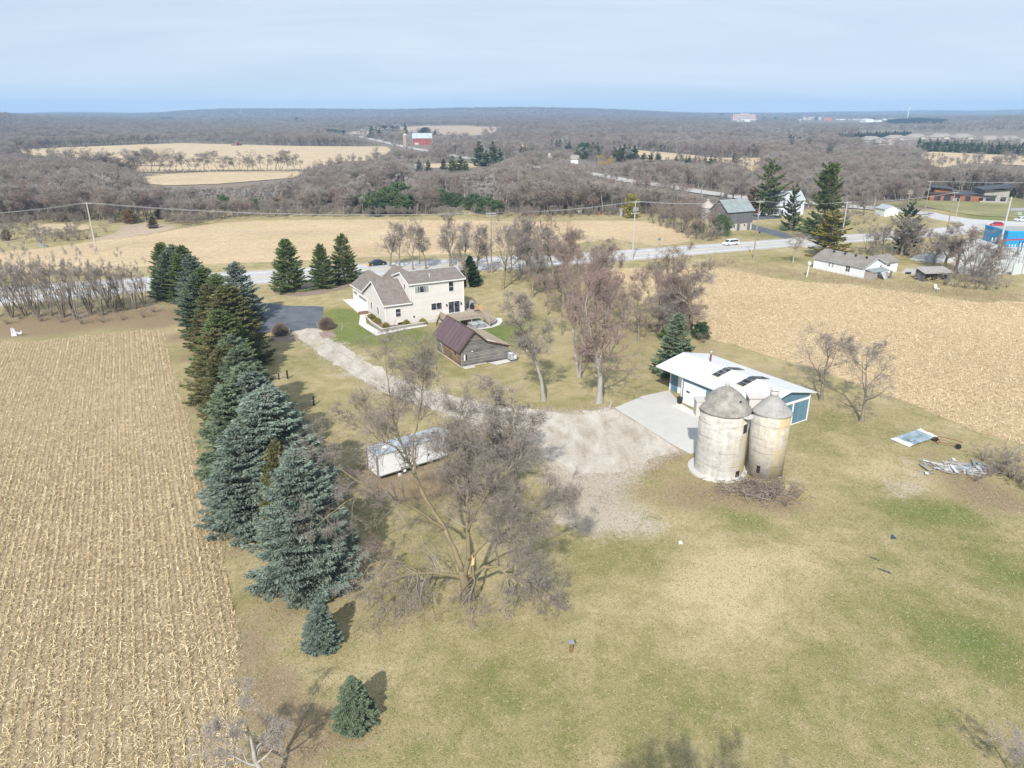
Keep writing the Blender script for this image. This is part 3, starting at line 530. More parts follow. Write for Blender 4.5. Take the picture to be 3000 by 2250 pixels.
def bare_tree(seed, Ht=12.0, trunk=.5, limbs=7, ang=42, spread=.55, r0=.25, lod=1, up=.10, lean=(0, 0), stems=1, t0=.35, wob=.12, twigw=.024, twigl=.9, dens=1.3):
    """returns (trunk part, crown part)"""
    R = np.random.default_rng(seed); A, B = Acc(), Acc()
    S = np.zeros((stems, 3)); D = np.zeros((stems, 3)); D[:, 2] = 1; D[:, 0] = lean[0]; D[:, 1] = lean[1]
    if stems > 1:
        a = np.arange(stems) * 2 * math.pi / stems + R.uniform(0, 1, stems); D[:, 0] += np.cos(a) * .28; D[:, 1] += np.sin(a) * .28; S[:, 0] = np.cos(a) * r0 * .8; S[:, 1] = np.sin(a) * r0 * .8
    L = np.full(stems, Ht * .86) * R.uniform(.85, 1.05, stems); r = np.full(stems, r0 / math.sqrt(stems) * 1.1)
    P, rr = grow(R, S, D, L, r, 8, wob * .55, .02, .88)
    if stems == 1: rr[:, 0] *= 1.45
    A.tubes(P, rr, 7 if lod else 5)
    S, D, L1, r = spawn(R, P, rr, L, limbs, t0, ang, spread, .62); L1 = L1 * R.uniform(.75, 1.2, len(L1))
    P, rr = grow(R, S, D, L1, r, 5, wob, up, .8); (A if lod else A).tubes(P, rr, 5 if lod else 3)
    n2 = int(8 * dens)
    S, D, L2, r = spawn(R, P, rr, L1, n2, .2, 48, .5, .6); r = np.maximum(r, .018)
    P, rr = grow(R, S, D, L2, r, 4 if lod else 2, .17, up * .6, .7); B.tubes(P, rr, 4 if lod else 3)
    S, D, L3, r = spawn(R, P, rr, L2, 8 if lod else 6, .15, 50, .5, .6); r = np.maximum(r, .012)
    P, rr = grow(R, S, D, L3, r, 2 if lod else 1, .2, .05, .6)
    if lod: B.tubes(P, rr, 3)
    else: B.blades(R, S, D, L3, r * 4 + .03)
    S, D, L4, r = spawn(R, P, rr, L3, 6 if lod else 5, .1, 50, .6, .6); L4 = np.clip(L4, .25, twigl * 1.5)
    if lod:
        B.blades(R, S, D, L4, np.full(len(S), twigw * 1.5)); P, rr = grow(R, S, D, L4, r, 1, 0, 0, .5)
        S, D, L5, r = spawn(R, P, rr, L4, 2, .2, 45, .7, .6); B.blades(R, S, D, np.clip(L5, .2, twigl), np.full(len(S), twigw))
    else: B.blades(R, S, D, np.maximum(L4, .5), np.full(len(S), .05))
    return A, B
def tree_obj(name, AB, mats, label=None, cat='tree', group=None, parts=('trunk', 'crown')):
    t = thing(name, label, cat, group=group); link(parts[0], AB[0].mesh(parts[0], [mats[0]]), t); link(parts[1], AB[1].mesh(parts[1], [mats[1]]), t); return t
def one_mesh(name, AB, mats):
    a = Acc(); a.V = AB[0].V + AB[1].V; off = AB[0].n
    a.Q = AB[0].Q + [q + off for q in AB[1].Q]; a.T = AB[0].T + [q + off for q in AB[1].T]
    a.mq = AB[0].mq + [q * 0 + 1 for q in AB[1].mq]; a.mt = AB[0].mt + [q * 0 + 1 for q in AB[1].mt]
    return a.mesh(name, mats)
def conifer(seed, Ht=12.0, Rb=3.4, nb=230, nt=14000, tl=.34, tw=.42, droop=.25, pw=.8, base=.03, wild=.12, gap=0.0):
    R = np.random.default_rng(seed); A, B = Acc(), Acc()
    P, rr = grow(R, np.zeros((1, 3)), np.array([[0, 0, 1.]]), np.array([Ht * .97]), np.array([Ht * .017]), 8, .01, 0, .9); rr[:, 0] *= 1.2; A.tubes(P, rr, 7)
    t = np.sort(R.uniform(base, .97, nb) ** 1.05); az = R.uniform(0, 2 * math.pi, nb)
    L = Rb * (1 - t) ** pw * R.normal(1, wild, nb) + .12; L *= np.where(R.uniform(0, 1, nb) < gap, .45, 1) * np.clip(.72 + 2.0 * t, 0, 1)
    el = -.18 + .75 * t + R.normal(0, .05, nb)
    s = np.linspace(0, 1, 5)
    def bp(b, s): h = s * L[b]; return np.stack([np.cos(az[b]) * h, np.sin(az[b]) * h, t[b] * Ht + el[b] * h - droop * h * (1 - .45 * s) + .18 * L[b] * s ** 3], -1)
    PB = np.stack([bp(np.arange(nb), np.full(nb, q)) for q in s], 1); B.tubes(PB, np.linspace(.035, .008, 5)[None, :] * np.ones((nb, 1)) * Ht / 12, 3, 1)
    w = (L + .2) ** 1.25; w /= w.sum(); b = R.choice(nb, nt, p=w); sq = R.uniform(.08, 1, nt) ** .55
    o = R.uniform(-1, 1, nt); width = tw * L[b] * (1.08 - sq) + .08
    side = np.stack([-np.sin(az[b]), np.cos(az[b]), np.zeros(nt)], -1); out = np.stack([np.cos(az[b]), np.sin(az[b]), np.zeros(nt)], -1)
    C = bp(b, sq) + side * (o * width)[:, None] + R.normal(0, .045, (nt, 3)); C[:, 2] -= np.abs(o) * width * .28 + R.uniform(0, .09, nt)
    C -= out * (np.abs(o) * width * .25)[:, None]
    D = norm(out * .8 + side * (np.sign(o) * np.abs(o) ** .5 * .7)[:, None] + np.stack([np.zeros(nt), np.zeros(nt), R.normal(.05, .3, nt)], -1) + R.normal(0, .18, (nt, 3)))
    l = tl * R.uniform(.6, 1.2, nt) / 2
    for q in range(2):
        n_ = norm(np.cross(D, R.normal(0, 1, (nt, 3)))); B.quads(C, D * l[:, None], n_ * (l * .42)[:, None], 0)
    k = 26; S = np.zeros((k, 3)); S[:, 2] = Ht * R.uniform(.93, .985, k); Dk = norm(np.stack([R.normal(0, .35, k), R.normal(0, .35, k), np.ones(k)], -1)); B.blades(R, S, Dk, np.full(k, Ht * .03), np.full(k, .09))
    return A, B
def puffy(seed, Ht=12.0, Rx=4.0, nc=50, per=170, tl=.5, lo=.12):
    """rounded pine / bush crown out of needle clumps"""
    R = np.random.default_rng(seed); A, B = Acc(), Acc()
    P, rr = grow(R, np.zeros((1, 3)), np.array([[0, 0, 1.]]), np.array([Ht * .9]), np.array([Ht * .018]), 6, .04, 0, .85); A.tubes(P, rr, 6)
    z = R.uniform(lo, .92, nc); a = R.uniform(0, 6.283, nc); rad = Rx * np.sqrt(np.clip(1 - ((z - .42) / .58) ** 2, 0.05, 1)) * R.uniform(.45, 1.0, nc) * (1.1 - .35 * z)
    C = np.stack([np.cos(a) * rad, np.sin(a) * rad, z * Ht], -1); P0 = C * [0, 0, .8]; PB = np.stack([P0, (P0 + C) / 2, C], 1); A.tubes(PB, np.array([[.08, .05, .02]]) * np.ones((nc, 1)) * Ht / 12, 3)
    cr_ = Rx * R.uniform(.25, .42, nc); b = np.repeat(np.arange(nc), per); D = norm(R.normal(0, 1, (nc * per, 3)) + [0, 0, .25]); q = C[b] + D * (cr_[b] * R.uniform(.3, 1.0, nc * per) ** .6)[:, None] * [1, 1, .75]
    l = tl * R.uniform(.5, 1.2, nc * per) / 2; D2 = norm(D + R.normal(0, .5, D.shape)); n_ = norm(np.cross(D2, R.normal(0, 1, D.shape))); B.quads(q, D2 * l[:, None], n_ * (l * .4)[:, None], 0)
    return A, B
def needles(name, a, b, c=None):
    m, nt, p = nmat(name); gi = nt.nodes.new('ShaderNodeNewGeometry'); oi = nt.nodes.new('ShaderNodeObjectInfo')
    n = nnoise(nt, ncoord(nt), .55, 3); f = nmath(nt, 'ADD', nmath(nt, 'MULTIPLY', n, .55), nmath(nt, 'MULTIPLY', gi.outputs['Random Per Island'], .45))
    col = nramp(nt, f, [(.25, a), (.62, b)] + ([(.74, c)] if c else [])); v = nrange(nt, oi.outputs['Random'], 0, 1, .82, 1.18)
    mul = nt.nodes.new('ShaderNodeVectorMath'); mul.operation = 'SCALE'; nt.links.new(col, mul.inputs[0]); nt.links.new(v, mul.inputs['Scale'])
    nt.links.new(mul.outputs[0], p.inputs['Base Color']); p.inputs['Roughness'].default_value = .75; p.inputs['Specular IOR Level'].default_value = .25; return m
N_blue = needles('blue_needles', (.11, .155, .12), (.235, .295, .245), (.29, .345, .29)); N_green = needles('green_needles', (.07, .115, .04), (.17, .225, .08), (.22, .25, .095))
N_mid = needles('blue_green_needles', (.095, .14, .085), (.20, .255, .16)); N_olive = needles('olive_needles', (.07, .085, .035), (.17, .17, .07), (.28, .22, .10))
N_dark = needles('dark_needles', (.03, .06, .03), (.07, .12, .05)); N_pine = needles('pine_needles', (.05, .085, .04), (.125, .175, .08)); N_gold = needles('golden_needles', (.14, .16, .04), (.34, .29, .07), (.42, .32, .08))
N_box = needles('boxwood_leaves', (.12, .14, .03), (.32, .27, .06)); N_brown = needles('rusty_needles', (.12, .075, .04), (.20, .13, .07))

# ---- spruce prototypes (12 m tall, scaled per tree)
def remat(root, mat, slot=0, part='crown'):
    for ch in root.children:
        if ch.name.startswith(part):
            ch.material_slots[slot].link = 'OBJECT'; ch.material_slots[slot].material = mat
SPR = {}
def conifer_at(kind, xyz, h, wid, mat, name, label, group, cat='tree', rz=None, tilt=(0, 0)):
    if kind not in SPR:
        P = dict(big=dict(seed=3, nb=420, nt=60000, Rb=3.9, tl=.25, tw=.5, droop=.22, pw=.68, wild=.10), row=dict(seed=4, nb=300, nt=34000, Rb=3.6, tl=.31, tw=.48, gap=.04, pw=.66), row2=dict(seed=5, nb=280, nt=32000, Rb=3.6, tl=.31, tw=.48, wild=.15, gap=.05, pw=.7),
                 small=dict(seed=6, nb=280, nt=22000, Rb=3.7, tl=.50, tw=.5, pw=.85, droop=.08, wild=.08), far=dict(seed=8, nb=120, nt=4500, Rb=3.2, tl=.75, wild=.2), far2=dict(seed=9, nb=90, nt=4000, Rb=3.6, tl=.8, wild=.28, gap=.2),
                 airy=dict(seed=10, nb=110, nt=8000, Rb=3.6, tl=.5, wild=.28, gap=.25, droop=.1, pw=.6), tallpine=dict(seed=12, nb=240, nt=22000, Rb=3.4, tl=.36, wild=.2, gap=.15, pw=.5, droop=.15, base=.06), pine=None, bush=None)[kind]
        ab = puffy(21, Rx=4.2, nc=60, per=150, tl=.75) if kind == 'pine' else puffy(22, Rx=6.5, nc=55, per=160, tl=.9, lo=.1) if kind == 'bush' else conifer(**P)
        SPR[kind] = (ab[0].mesh('trunk', [M_bark]), ab[1].mesh('crown', [N_green, M_bark]))
    t = thing(name, label, cat, xyz, rng.uniform(0, 6.28) if rz is None else rz, group); dv = {'bush': 12.0, 'pine': 8.2}.get(kind, 7.0); t.scale = (wid / dv, wid / dv, h / 12.0); t.rotation_euler[0] = tilt[0]; t.rotation_euler[1] = tilt[1]
    a = link('trunk', SPR[kind][0], t); b = link('crown', SPR[kind][1], t); b.material_slots[0].link = 'OBJECT'; b.material_slots[0].material = mat; return t
def top_at(px, py, h): X, Y = flat(px, py, h); z = float(land(X, Y)); X, Y = flat(px, py, h + z); return (X, Y, float(land(X, Y)))
ROW = [  # top of the tree in the photo, height, width, prototype, needles, label
    (467, 708, 11.5, 6.5, 'row', N_green, 'green spruce at the far left end of the tree row beside the road'),
    (499, 714, 11.3, 6.5, 'row2', N_blue, 'slim blue spruce second from the road end of the row'),
    (527, 716, 11.6, 7, 'row', N_green, 'pointed green spruce third from the road end of the row'),
    (556, 742, 11.3, 7, 'row2', N_blue, 'silvery blue spruce tucked between two green ones near the road end of the row'),
    (592, 780, 11.5, 8, 'row', N_green, 'broad green spruce in the upper middle of the tree row'),
    (610, 828, 11.2, 8, 'row2', N_olive, 'brownish green spruce on the corn field side of the tree row'),
    (663, 832, 12.5, 9.5, 'row', N_olive, 'big olive green spruce with brown branches above the dark driveway'),
    (684, 764, 11.2, 7.6, 'row2', N_blue, 'single blue spruce with a white road behind it, at the edge of the dark driveway'),
    (678, 975, 11.5, 7.5, 'row2', N_mid, 'green spruce with a narrow top behind the blue spruces in the row'),
    (655, 1010, 10.8, 7.5, 'row', N_olive, 'drab green spruce at the corn field edge in the middle of the row'),
    (700, 1012, 11.5, 7.5, 'row', N_mid, 'spruce with an orange tipped top in the middle of the row'),
    (706, 1060, 12, 8.4, 'row2', N_mid, 'wide blue green spruce below the narrow topped one in the row'),
    (662, 1120, 10.5, 7.2, 'row', N_mid, 'low blue green spruce leaning over the corn field edge'),
    (774, 1134, 13, 9.6, 'big', N_blue, 'wide pale blue spruce second largest in the front of the row'),
    (690, 1240, 10.5, 6.8, 'row2', N_blue, 'blue spruce crowded against the corn field below the wide one'),
    (803, 1287, 10.5, 4.6, 'row', N_olive, 'slim yellow green spruce squeezed between two big blue ones'),
    (860, 1322, 12.0, 8.6, 'big', N_blue, 'largest blue spruce with skirts to the ground at the front of the row')]
ROW += [(482, 735, 10, 7, 'row2', N_mid, 'squat green spruce filling the row between its two far end trees'), (570, 800, 10.5, 7.5, 'row', N_mid, 'shorter blue green spruce on the field side near the far end of the row'),
    (630, 800, 10.8, 8, 'row2', N_green, 'green spruce on the driveway side above the big olive one'), (640, 905, 11, 8.5, 'row', N_green, 'green spruce in the thick of the row beside the dark driveway'), (622, 960, 10, 7.5, 'row2', N_olive, 'brown tinged spruce low on the field side in the middle of the row'),
    (728, 1085, 11.5, 7.6, 'row', N_blue, 'blue spruce on the lawn side above the wide pale one'), (735, 1190, 11, 7.6, 'row', N_mid, 'blue green spruce in the gap before the slim yellow green one')]
for px, py, h, w, kd, mt, lb in ROW: conifer_at(kd, top_at(px, py, h), h, w * (1.22 if w > 5 and py < 1300 else 1), mt, 'spruce_tree', lb, 'spruces in the long row along the corn field')
def base_at(px, py, ty): X, Y, z = g(px, py); return (X, Y, z), zat(Y, ty) - z
CON = [  # base, top row, width m, proto, needles, label, name
    (945, 1893, 1752, 3.1, 'small', N_blue, 'small blue spruce with a tall leader alone on the lawn', 'spruce_tree'),
    (1040, 2118, 1982, 3.1, 'small', N_mid, 'small plump dark blue spruce nearest the bottom edge of the lawn', 'spruce_tree'),
    (850, 852, 697, 8.6, 'row', N_green, 'leftmost of the three green spruces between the house and the road', 'spruce_tree'),
    (948, 843, 712, 6.6, 'row', N_green, 'middle and smallest of the three green spruces behind the house', 'spruce_tree'),
    (1010, 828, 682, 7.6, 'row2', N_green, 'right hand one of the three green spruces, beside the dark car', 'spruce_tree'),
    (1378, 836, 748, 5.6, 'small', N_dark, 'dark rounded spruce just right of the cream house', 'spruce_tree'),
    (1974, 1098, 914, 6.8, 'row2', N_mid, 'loose blue green spruce behind the left end of the white roofed shed', 'spruce_tree'),
    (2050, 992, 940, 3.0, 'pine', N_dark, 'small dark evergreen under the bare trees behind the shed', 'evergreen_tree'),
    (1950, 992, 960, 2.6, 'pine', N_green, 'low green evergreen left of the spruce behind the shed', 'evergreen_tree'),
    (2112, 692, 628, 6.2, 'bush', N_pine, 'rounded green evergreen in front of the weathered grey barn', 'evergreen_tree'),
    (2045, 682, 648, 4.4, 'bush', N_pine, 'small green evergreen in the brush left of the weathered barn', 'evergreen_tree'),
    (1850, 638, 564, 6.0, 'pine', N_gold, 'yellow green arborvitae alone at the far edge of the corn field', 'evergreen_tree'),
    (2248, 632, 462, 13.0, 'airy', N_green, 'tall dark spruce with drooping arms between the barn and the white farmhouse', 'spruce_tree'),
    (2200, 630, 545, 8.5, 'airy', N_brown, 'rusty brown half dead spruce leaning on the tall one by the barn', 'spruce_tree'),
    (2316, 676, 538, 6.5, 'airy', N_dark, 'thin topped spruce in front of the white farmhouse', 'spruce_tree'),
    (2405, 700, 474, 12.5, 'tallpine', N_green, 'tallest broad dark pine right of the white farmhouse', 'pine_tree'),
    (2428, 752, 612, 11.0, 'airy', N_gold, 'golden green pine at the roadside in front of the tall dark one', 'pine_tree'),
    (2648, 742, 590, 8.0, 'airy', N_dark, 'dark spruce rising out of a bare thicket right of the long white building', 'spruce_tree')]
for px, py, ty, w, kd, mt, lb, nm in CON:
    xyz, h = base_at(px, py, ty); conifer_at(kd, xyz, h, w, mt, nm, lb, None)
# far conifers: (base column, base row, top row, width in photo columns, proto, needles)
FARC = [(650, 612, 568, 26, 'pine', N_pine), (665, 605, 575, 20, 'pine', N_pine), (750, 617, 580, 18, 'pine', N_pine), (815, 612, 582, 16, 'bush', N_brown), (705, 615, 585, 14, 'pine', N_brown), (962, 592, 556, 26, 'pine', N_dark), (590, 618, 585, 16, 'pine', N_brown), (450, 668, 632, 22, 'row2', N_brown),
    (380, 655, 610, 26, 'pine', N_brown), (355, 560, 500, 26, 'far2', N_green), (470, 640, 615, 14, 'pine', N_brown), (20, 705, 680, 16, 'pine', N_brown),
    (1055, 622, 570, 38, 'pine', N_pine), (1085, 625, 560, 36, 'far2', N_pine), (1110, 628, 556, 44, 'pine', N_pine), (1140, 625, 545, 50, 'pine', N_pine), (1165, 620, 532, 56, 'pine', N_pine), (1195, 618, 540, 50, 'pine', N_pine), (1100, 632, 590, 34, 'far2', N_dark), (1180, 628, 570, 44, 'pine', N_pine),
    (1270, 606, 560, 30, 'far2', N_brown), (1290, 600, 552, 44, 'pine', N_pine), (1320, 605, 562, 36, 'pine', N_pine), (1345, 606, 565, 30, 'pine', N_pine), (1385, 615, 565, 40, 'pine', N_pine), (1425, 624, 575, 46, 'pine', N_pine), (1450, 626, 585, 40, 'pine', N_pine), (1405, 622, 580, 34, 'far2', N_dark),
    (1405, 487, 412, 38, 'far', N_green), (1445, 486, 412, 36, 'far', N_green), (1465, 484, 434, 22, 'far', N_dark), (1425, 487, 440, 24, 'far', N_dark), (1300, 496, 464, 18, 'far', N_dark), (1326, 508, 456, 30, 'far', N_green), (1350, 508, 455, 32, 'far', N_green), (1365, 506, 470, 22, 'far', N_green), (1228, 502, 466, 22, 'far', N_blue), (1255, 500, 468, 16, 'far', N_dark),
    (1090, 403, 368, 22, 'far', N_dark), (1103, 403, 372, 18, 'far', N_dark), (1112, 400, 374, 14, 'far', N_dark), (1125, 384, 364, 20, 'far2', N_dark), (1150, 384, 366, 18, 'far2', N_dark), (1165, 384, 366, 16, 'far2', N_dark), (1188, 392, 358, 12, 'far', N_dark), (1245, 398, 372, 24, 'pine', N_dark), (1275, 396, 380, 12, 'far', N_dark), (1232, 399, 380, 16, 'far', N_dark), (1325, 418, 396, 14, 'far2', N_dark),
    (1510, 446, 424, 12, 'far', N_dark), (1525, 450, 422, 18, 'far', N_dark), (1537, 448, 424, 14, 'far', N_dark), (1549, 446, 420, 14, 'far', N_dark), (1562, 444, 424, 12, 'far', N_dark), (1577, 442, 422, 12, 'far', N_dark), (1588, 444, 426, 10, 'far', N_dark), (1600, 440, 424, 9, 'far', N_dark),
    (1615, 445, 408, 20, 'far', N_dark), (1630, 446, 410, 18, 'far', N_dark), (1640, 448, 408, 20, 'far', N_dark), (1655, 444, 410, 18, 'far', N_dark), (1668, 440, 412, 18, 'far', N_dark), (1696, 464, 420, 24, 'far2', N_dark), (1712, 466, 415, 30, 'pine', N_dark), (1735, 462, 416, 26, 'far', N_dark), (1748, 464, 414, 26, 'far', N_green), (1764, 460, 426, 18, 'far', N_dark),
    (1785, 458, 432, 16, 'far', N_dark), (1800, 470, 430, 22, 'far', N_dark), (1815, 474, 425, 24, 'far', N_green), (1828, 474, 420, 26, 'far', N_dark), (1842, 474, 426, 22, 'far', N_dark), (1858, 476, 424, 26, 'far', N_dark), (1885, 486, 446, 20, 'far2', N_dark), (1905, 488, 446, 20, 'far2', N_dark), (1930, 480, 448, 16, 'far', N_dark), (1925, 470, 444, 12, 'far', N_dark),
    (1980, 482, 456, 14, 'far', N_dark), (1995, 484, 452, 16, 'far', N_green), (2008, 486, 458, 14, 'far', N_green), (2018, 486, 454, 14, 'far', N_dark), (2035, 488, 456, 14, 'far', N_dark), (2048, 488, 462, 12, 'far', N_dark), (2065, 488, 456, 14, 'far', N_dark), (2080, 490, 456, 16, 'far', N_dark), (2092, 490, 458, 16, 'far', N_dark), (2150, 478, 448, 16, 'far', N_dark),
    (2312, 432, 392, 16, 'far2', N_dark), (2340, 428, 400, 18, 'far2', N_dark), (2320, 434, 398, 16, 'far', N_dark), (2366, 428, 398, 18, 'far2', N_dark), (2380, 428, 398, 18, 'far', N_dark), (2425, 456, 430, 30, 'pine', N_pine), (2435, 452, 428, 26, 'pine', N_pine), (2308, 410, 390, 8, 'far', N_dark)]
for i, x in enumerate(range(2458, 2670, 9)): FARC.append((x, 406 - i * .3, 386 - i * .25 + (i % 3) * 2, 11, 'far', N_dark))
for i, x in enumerate(range(2690, 3010, 10)): FARC.append((x, 440 + (x - 2690) * .045 + (i % 2) * 3, 402 + (x - 2690) * .04 + (i * 7 % 5) * 2.5, 15, 'far' if i % 2 else 'far2', [N_pine, N_green, N_dark][i % 3]))
for i, x in enumerate(range(2610, 2770, 11)): FARC.append((x, 366, 345 + abs(x - 2690) * .05, 18, 'bush', N_dark))
for i, x in enumerate(range(955, 1012, 9)): FARC.append((x, 390 + (x - 955) * .08, 374 + (x - 955) * .1, 14, 'far2', N_dark))
for x, y, t_ in ((232, 345, 338), (240, 346, 340), (470, 352, 342), (480, 352, 341), (490, 352, 342), (500, 352, 341), (650, 356, 346), (655, 362, 350), (690, 356, 350), (710, 357, 350), (735, 357, 350), (90, 350, 342), (600, 350, 340), (870, 356, 342), (850, 357, 350), (890, 357, 349), (2115, 340, 330), (2240, 352, 343), (2270, 352, 342), (2300, 350, 343), (2390, 352, 342), (2560, 350, 344)): FARC.append((x, y, t_, 14, 'far2', N_dark))
for px, py, ty, w, kd, mt in FARC:
    X_, Y_, z_ = g(px, py); h = max(3.5, zat(Y_, ty) - z_); wm = w * Y_ / 2050 * (1.45 if kd != 'bush' else 1.9)
    if kd in ('pine', 'bush'): lb, gr, nm = ('rounded green pine in the brush beyond the corn field' if py > 540 else 'small rounded evergreen in the distant woods'), ('rounded evergreens beyond the far field' if py > 540 else 'distant rounded evergreens'), 'pine_tree'
    else: lb, gr, nm = ('pointed dark spruce among the bare woods in the distance', 'pointed spruces in the distant woods', 'spruce_tree')
    t = conifer_at(kd, (X_, Y_, z_), h, wm, mt, nm, lb, gr)
# ------------------------------------------------------------------ bare trees near the house
NB = {}
NBS = dict(
    spread=dict(seed=31, Ht=12, r0=.26, limbs=9, ang=46, spread=.58, up=.10, t0=.3),
    vase=dict(seed=32, Ht=12, r0=.24, limbs=9, ang=32, spread=.6, up=.12, t0=.28, wob=.14),
    tall=dict(seed=33, Ht=12, r0=.2, limbs=10, ang=36, spread=.42, up=.12, t0=.35),
    fork=dict(seed=34, Ht=12, r0=.3, limbs=5, ang=38, spread=.5, up=.12, t0=.3, stems=2, dens=1.15),
    crook=dict(seed=35, Ht=12, r0=.3, limbs=8, ang=48, spread=.55, up=.04, t0=.35, wob=.22, dens=1.15),
    clump=dict(seed=36, Ht=12, r0=.32, limbs=3, ang=30, spread=.5, up=.08, t0=.35, stems=5, dens=.95),
    thicket=dict(seed=37, Ht=12, r0=.36, limbs=5, ang=34, spread=.4, up=.06, t0=.25, stems=6, dens=.6, lean=(-.18, 0)),
    bush=dict(seed=38, Ht=12, r0=.5, limbs=2, ang=45, spread=.6, up=.0, t0=.1, stems=11, dens=.5, twigw=.03),
    sapling=dict(seed=39, Ht=12, r0=.16, limbs=7, ang=40, spread=.5, up=.1, t0=.25, dens=.95))
def bare_at(kind, xyz, h, wid, bk, tw, name, label, group=None, tilt=(0, 0), rz=None, cat='tree', parts=('trunk', 'crown')):
    if kind not in NB:
        ab = bare_tree(**NBS[kind]); NB[kind] = (ab[0].mesh('trunk', [M_bark]), ab[1].mesh('crown', [M_twig]))
        V = np.empty(len(NB[kind][1].vertices) * 3, np.float32); NB[kind][1].vertices.foreach_get('co', V); V = V.reshape(-1, 3); NB[kind] += (float(np.percentile(V[:, 2], 99.8)), float(np.percentile(np.hypot(V[:, 0], V[:, 1]), 97) * 2))
    a, b, zh, zw = NB[kind]
    t = thing(name, label, cat, xyz, rng.uniform(0, 6.28) if rz is None else rz, group); t.scale = (wid / zw, wid / zw, h / zh)
    t.rotation_mode = 'XYZ'; t.rotation_euler = (tilt[1], tilt[0], t.rotation_euler[2])
    for nm, me, mt in ((parts[0], a, bk), (parts[1], b, tw)):
        o = link(nm, me, t); o.material_slots[0].link = 'OBJECT'; o.material_slots[0].material = mt
    return t
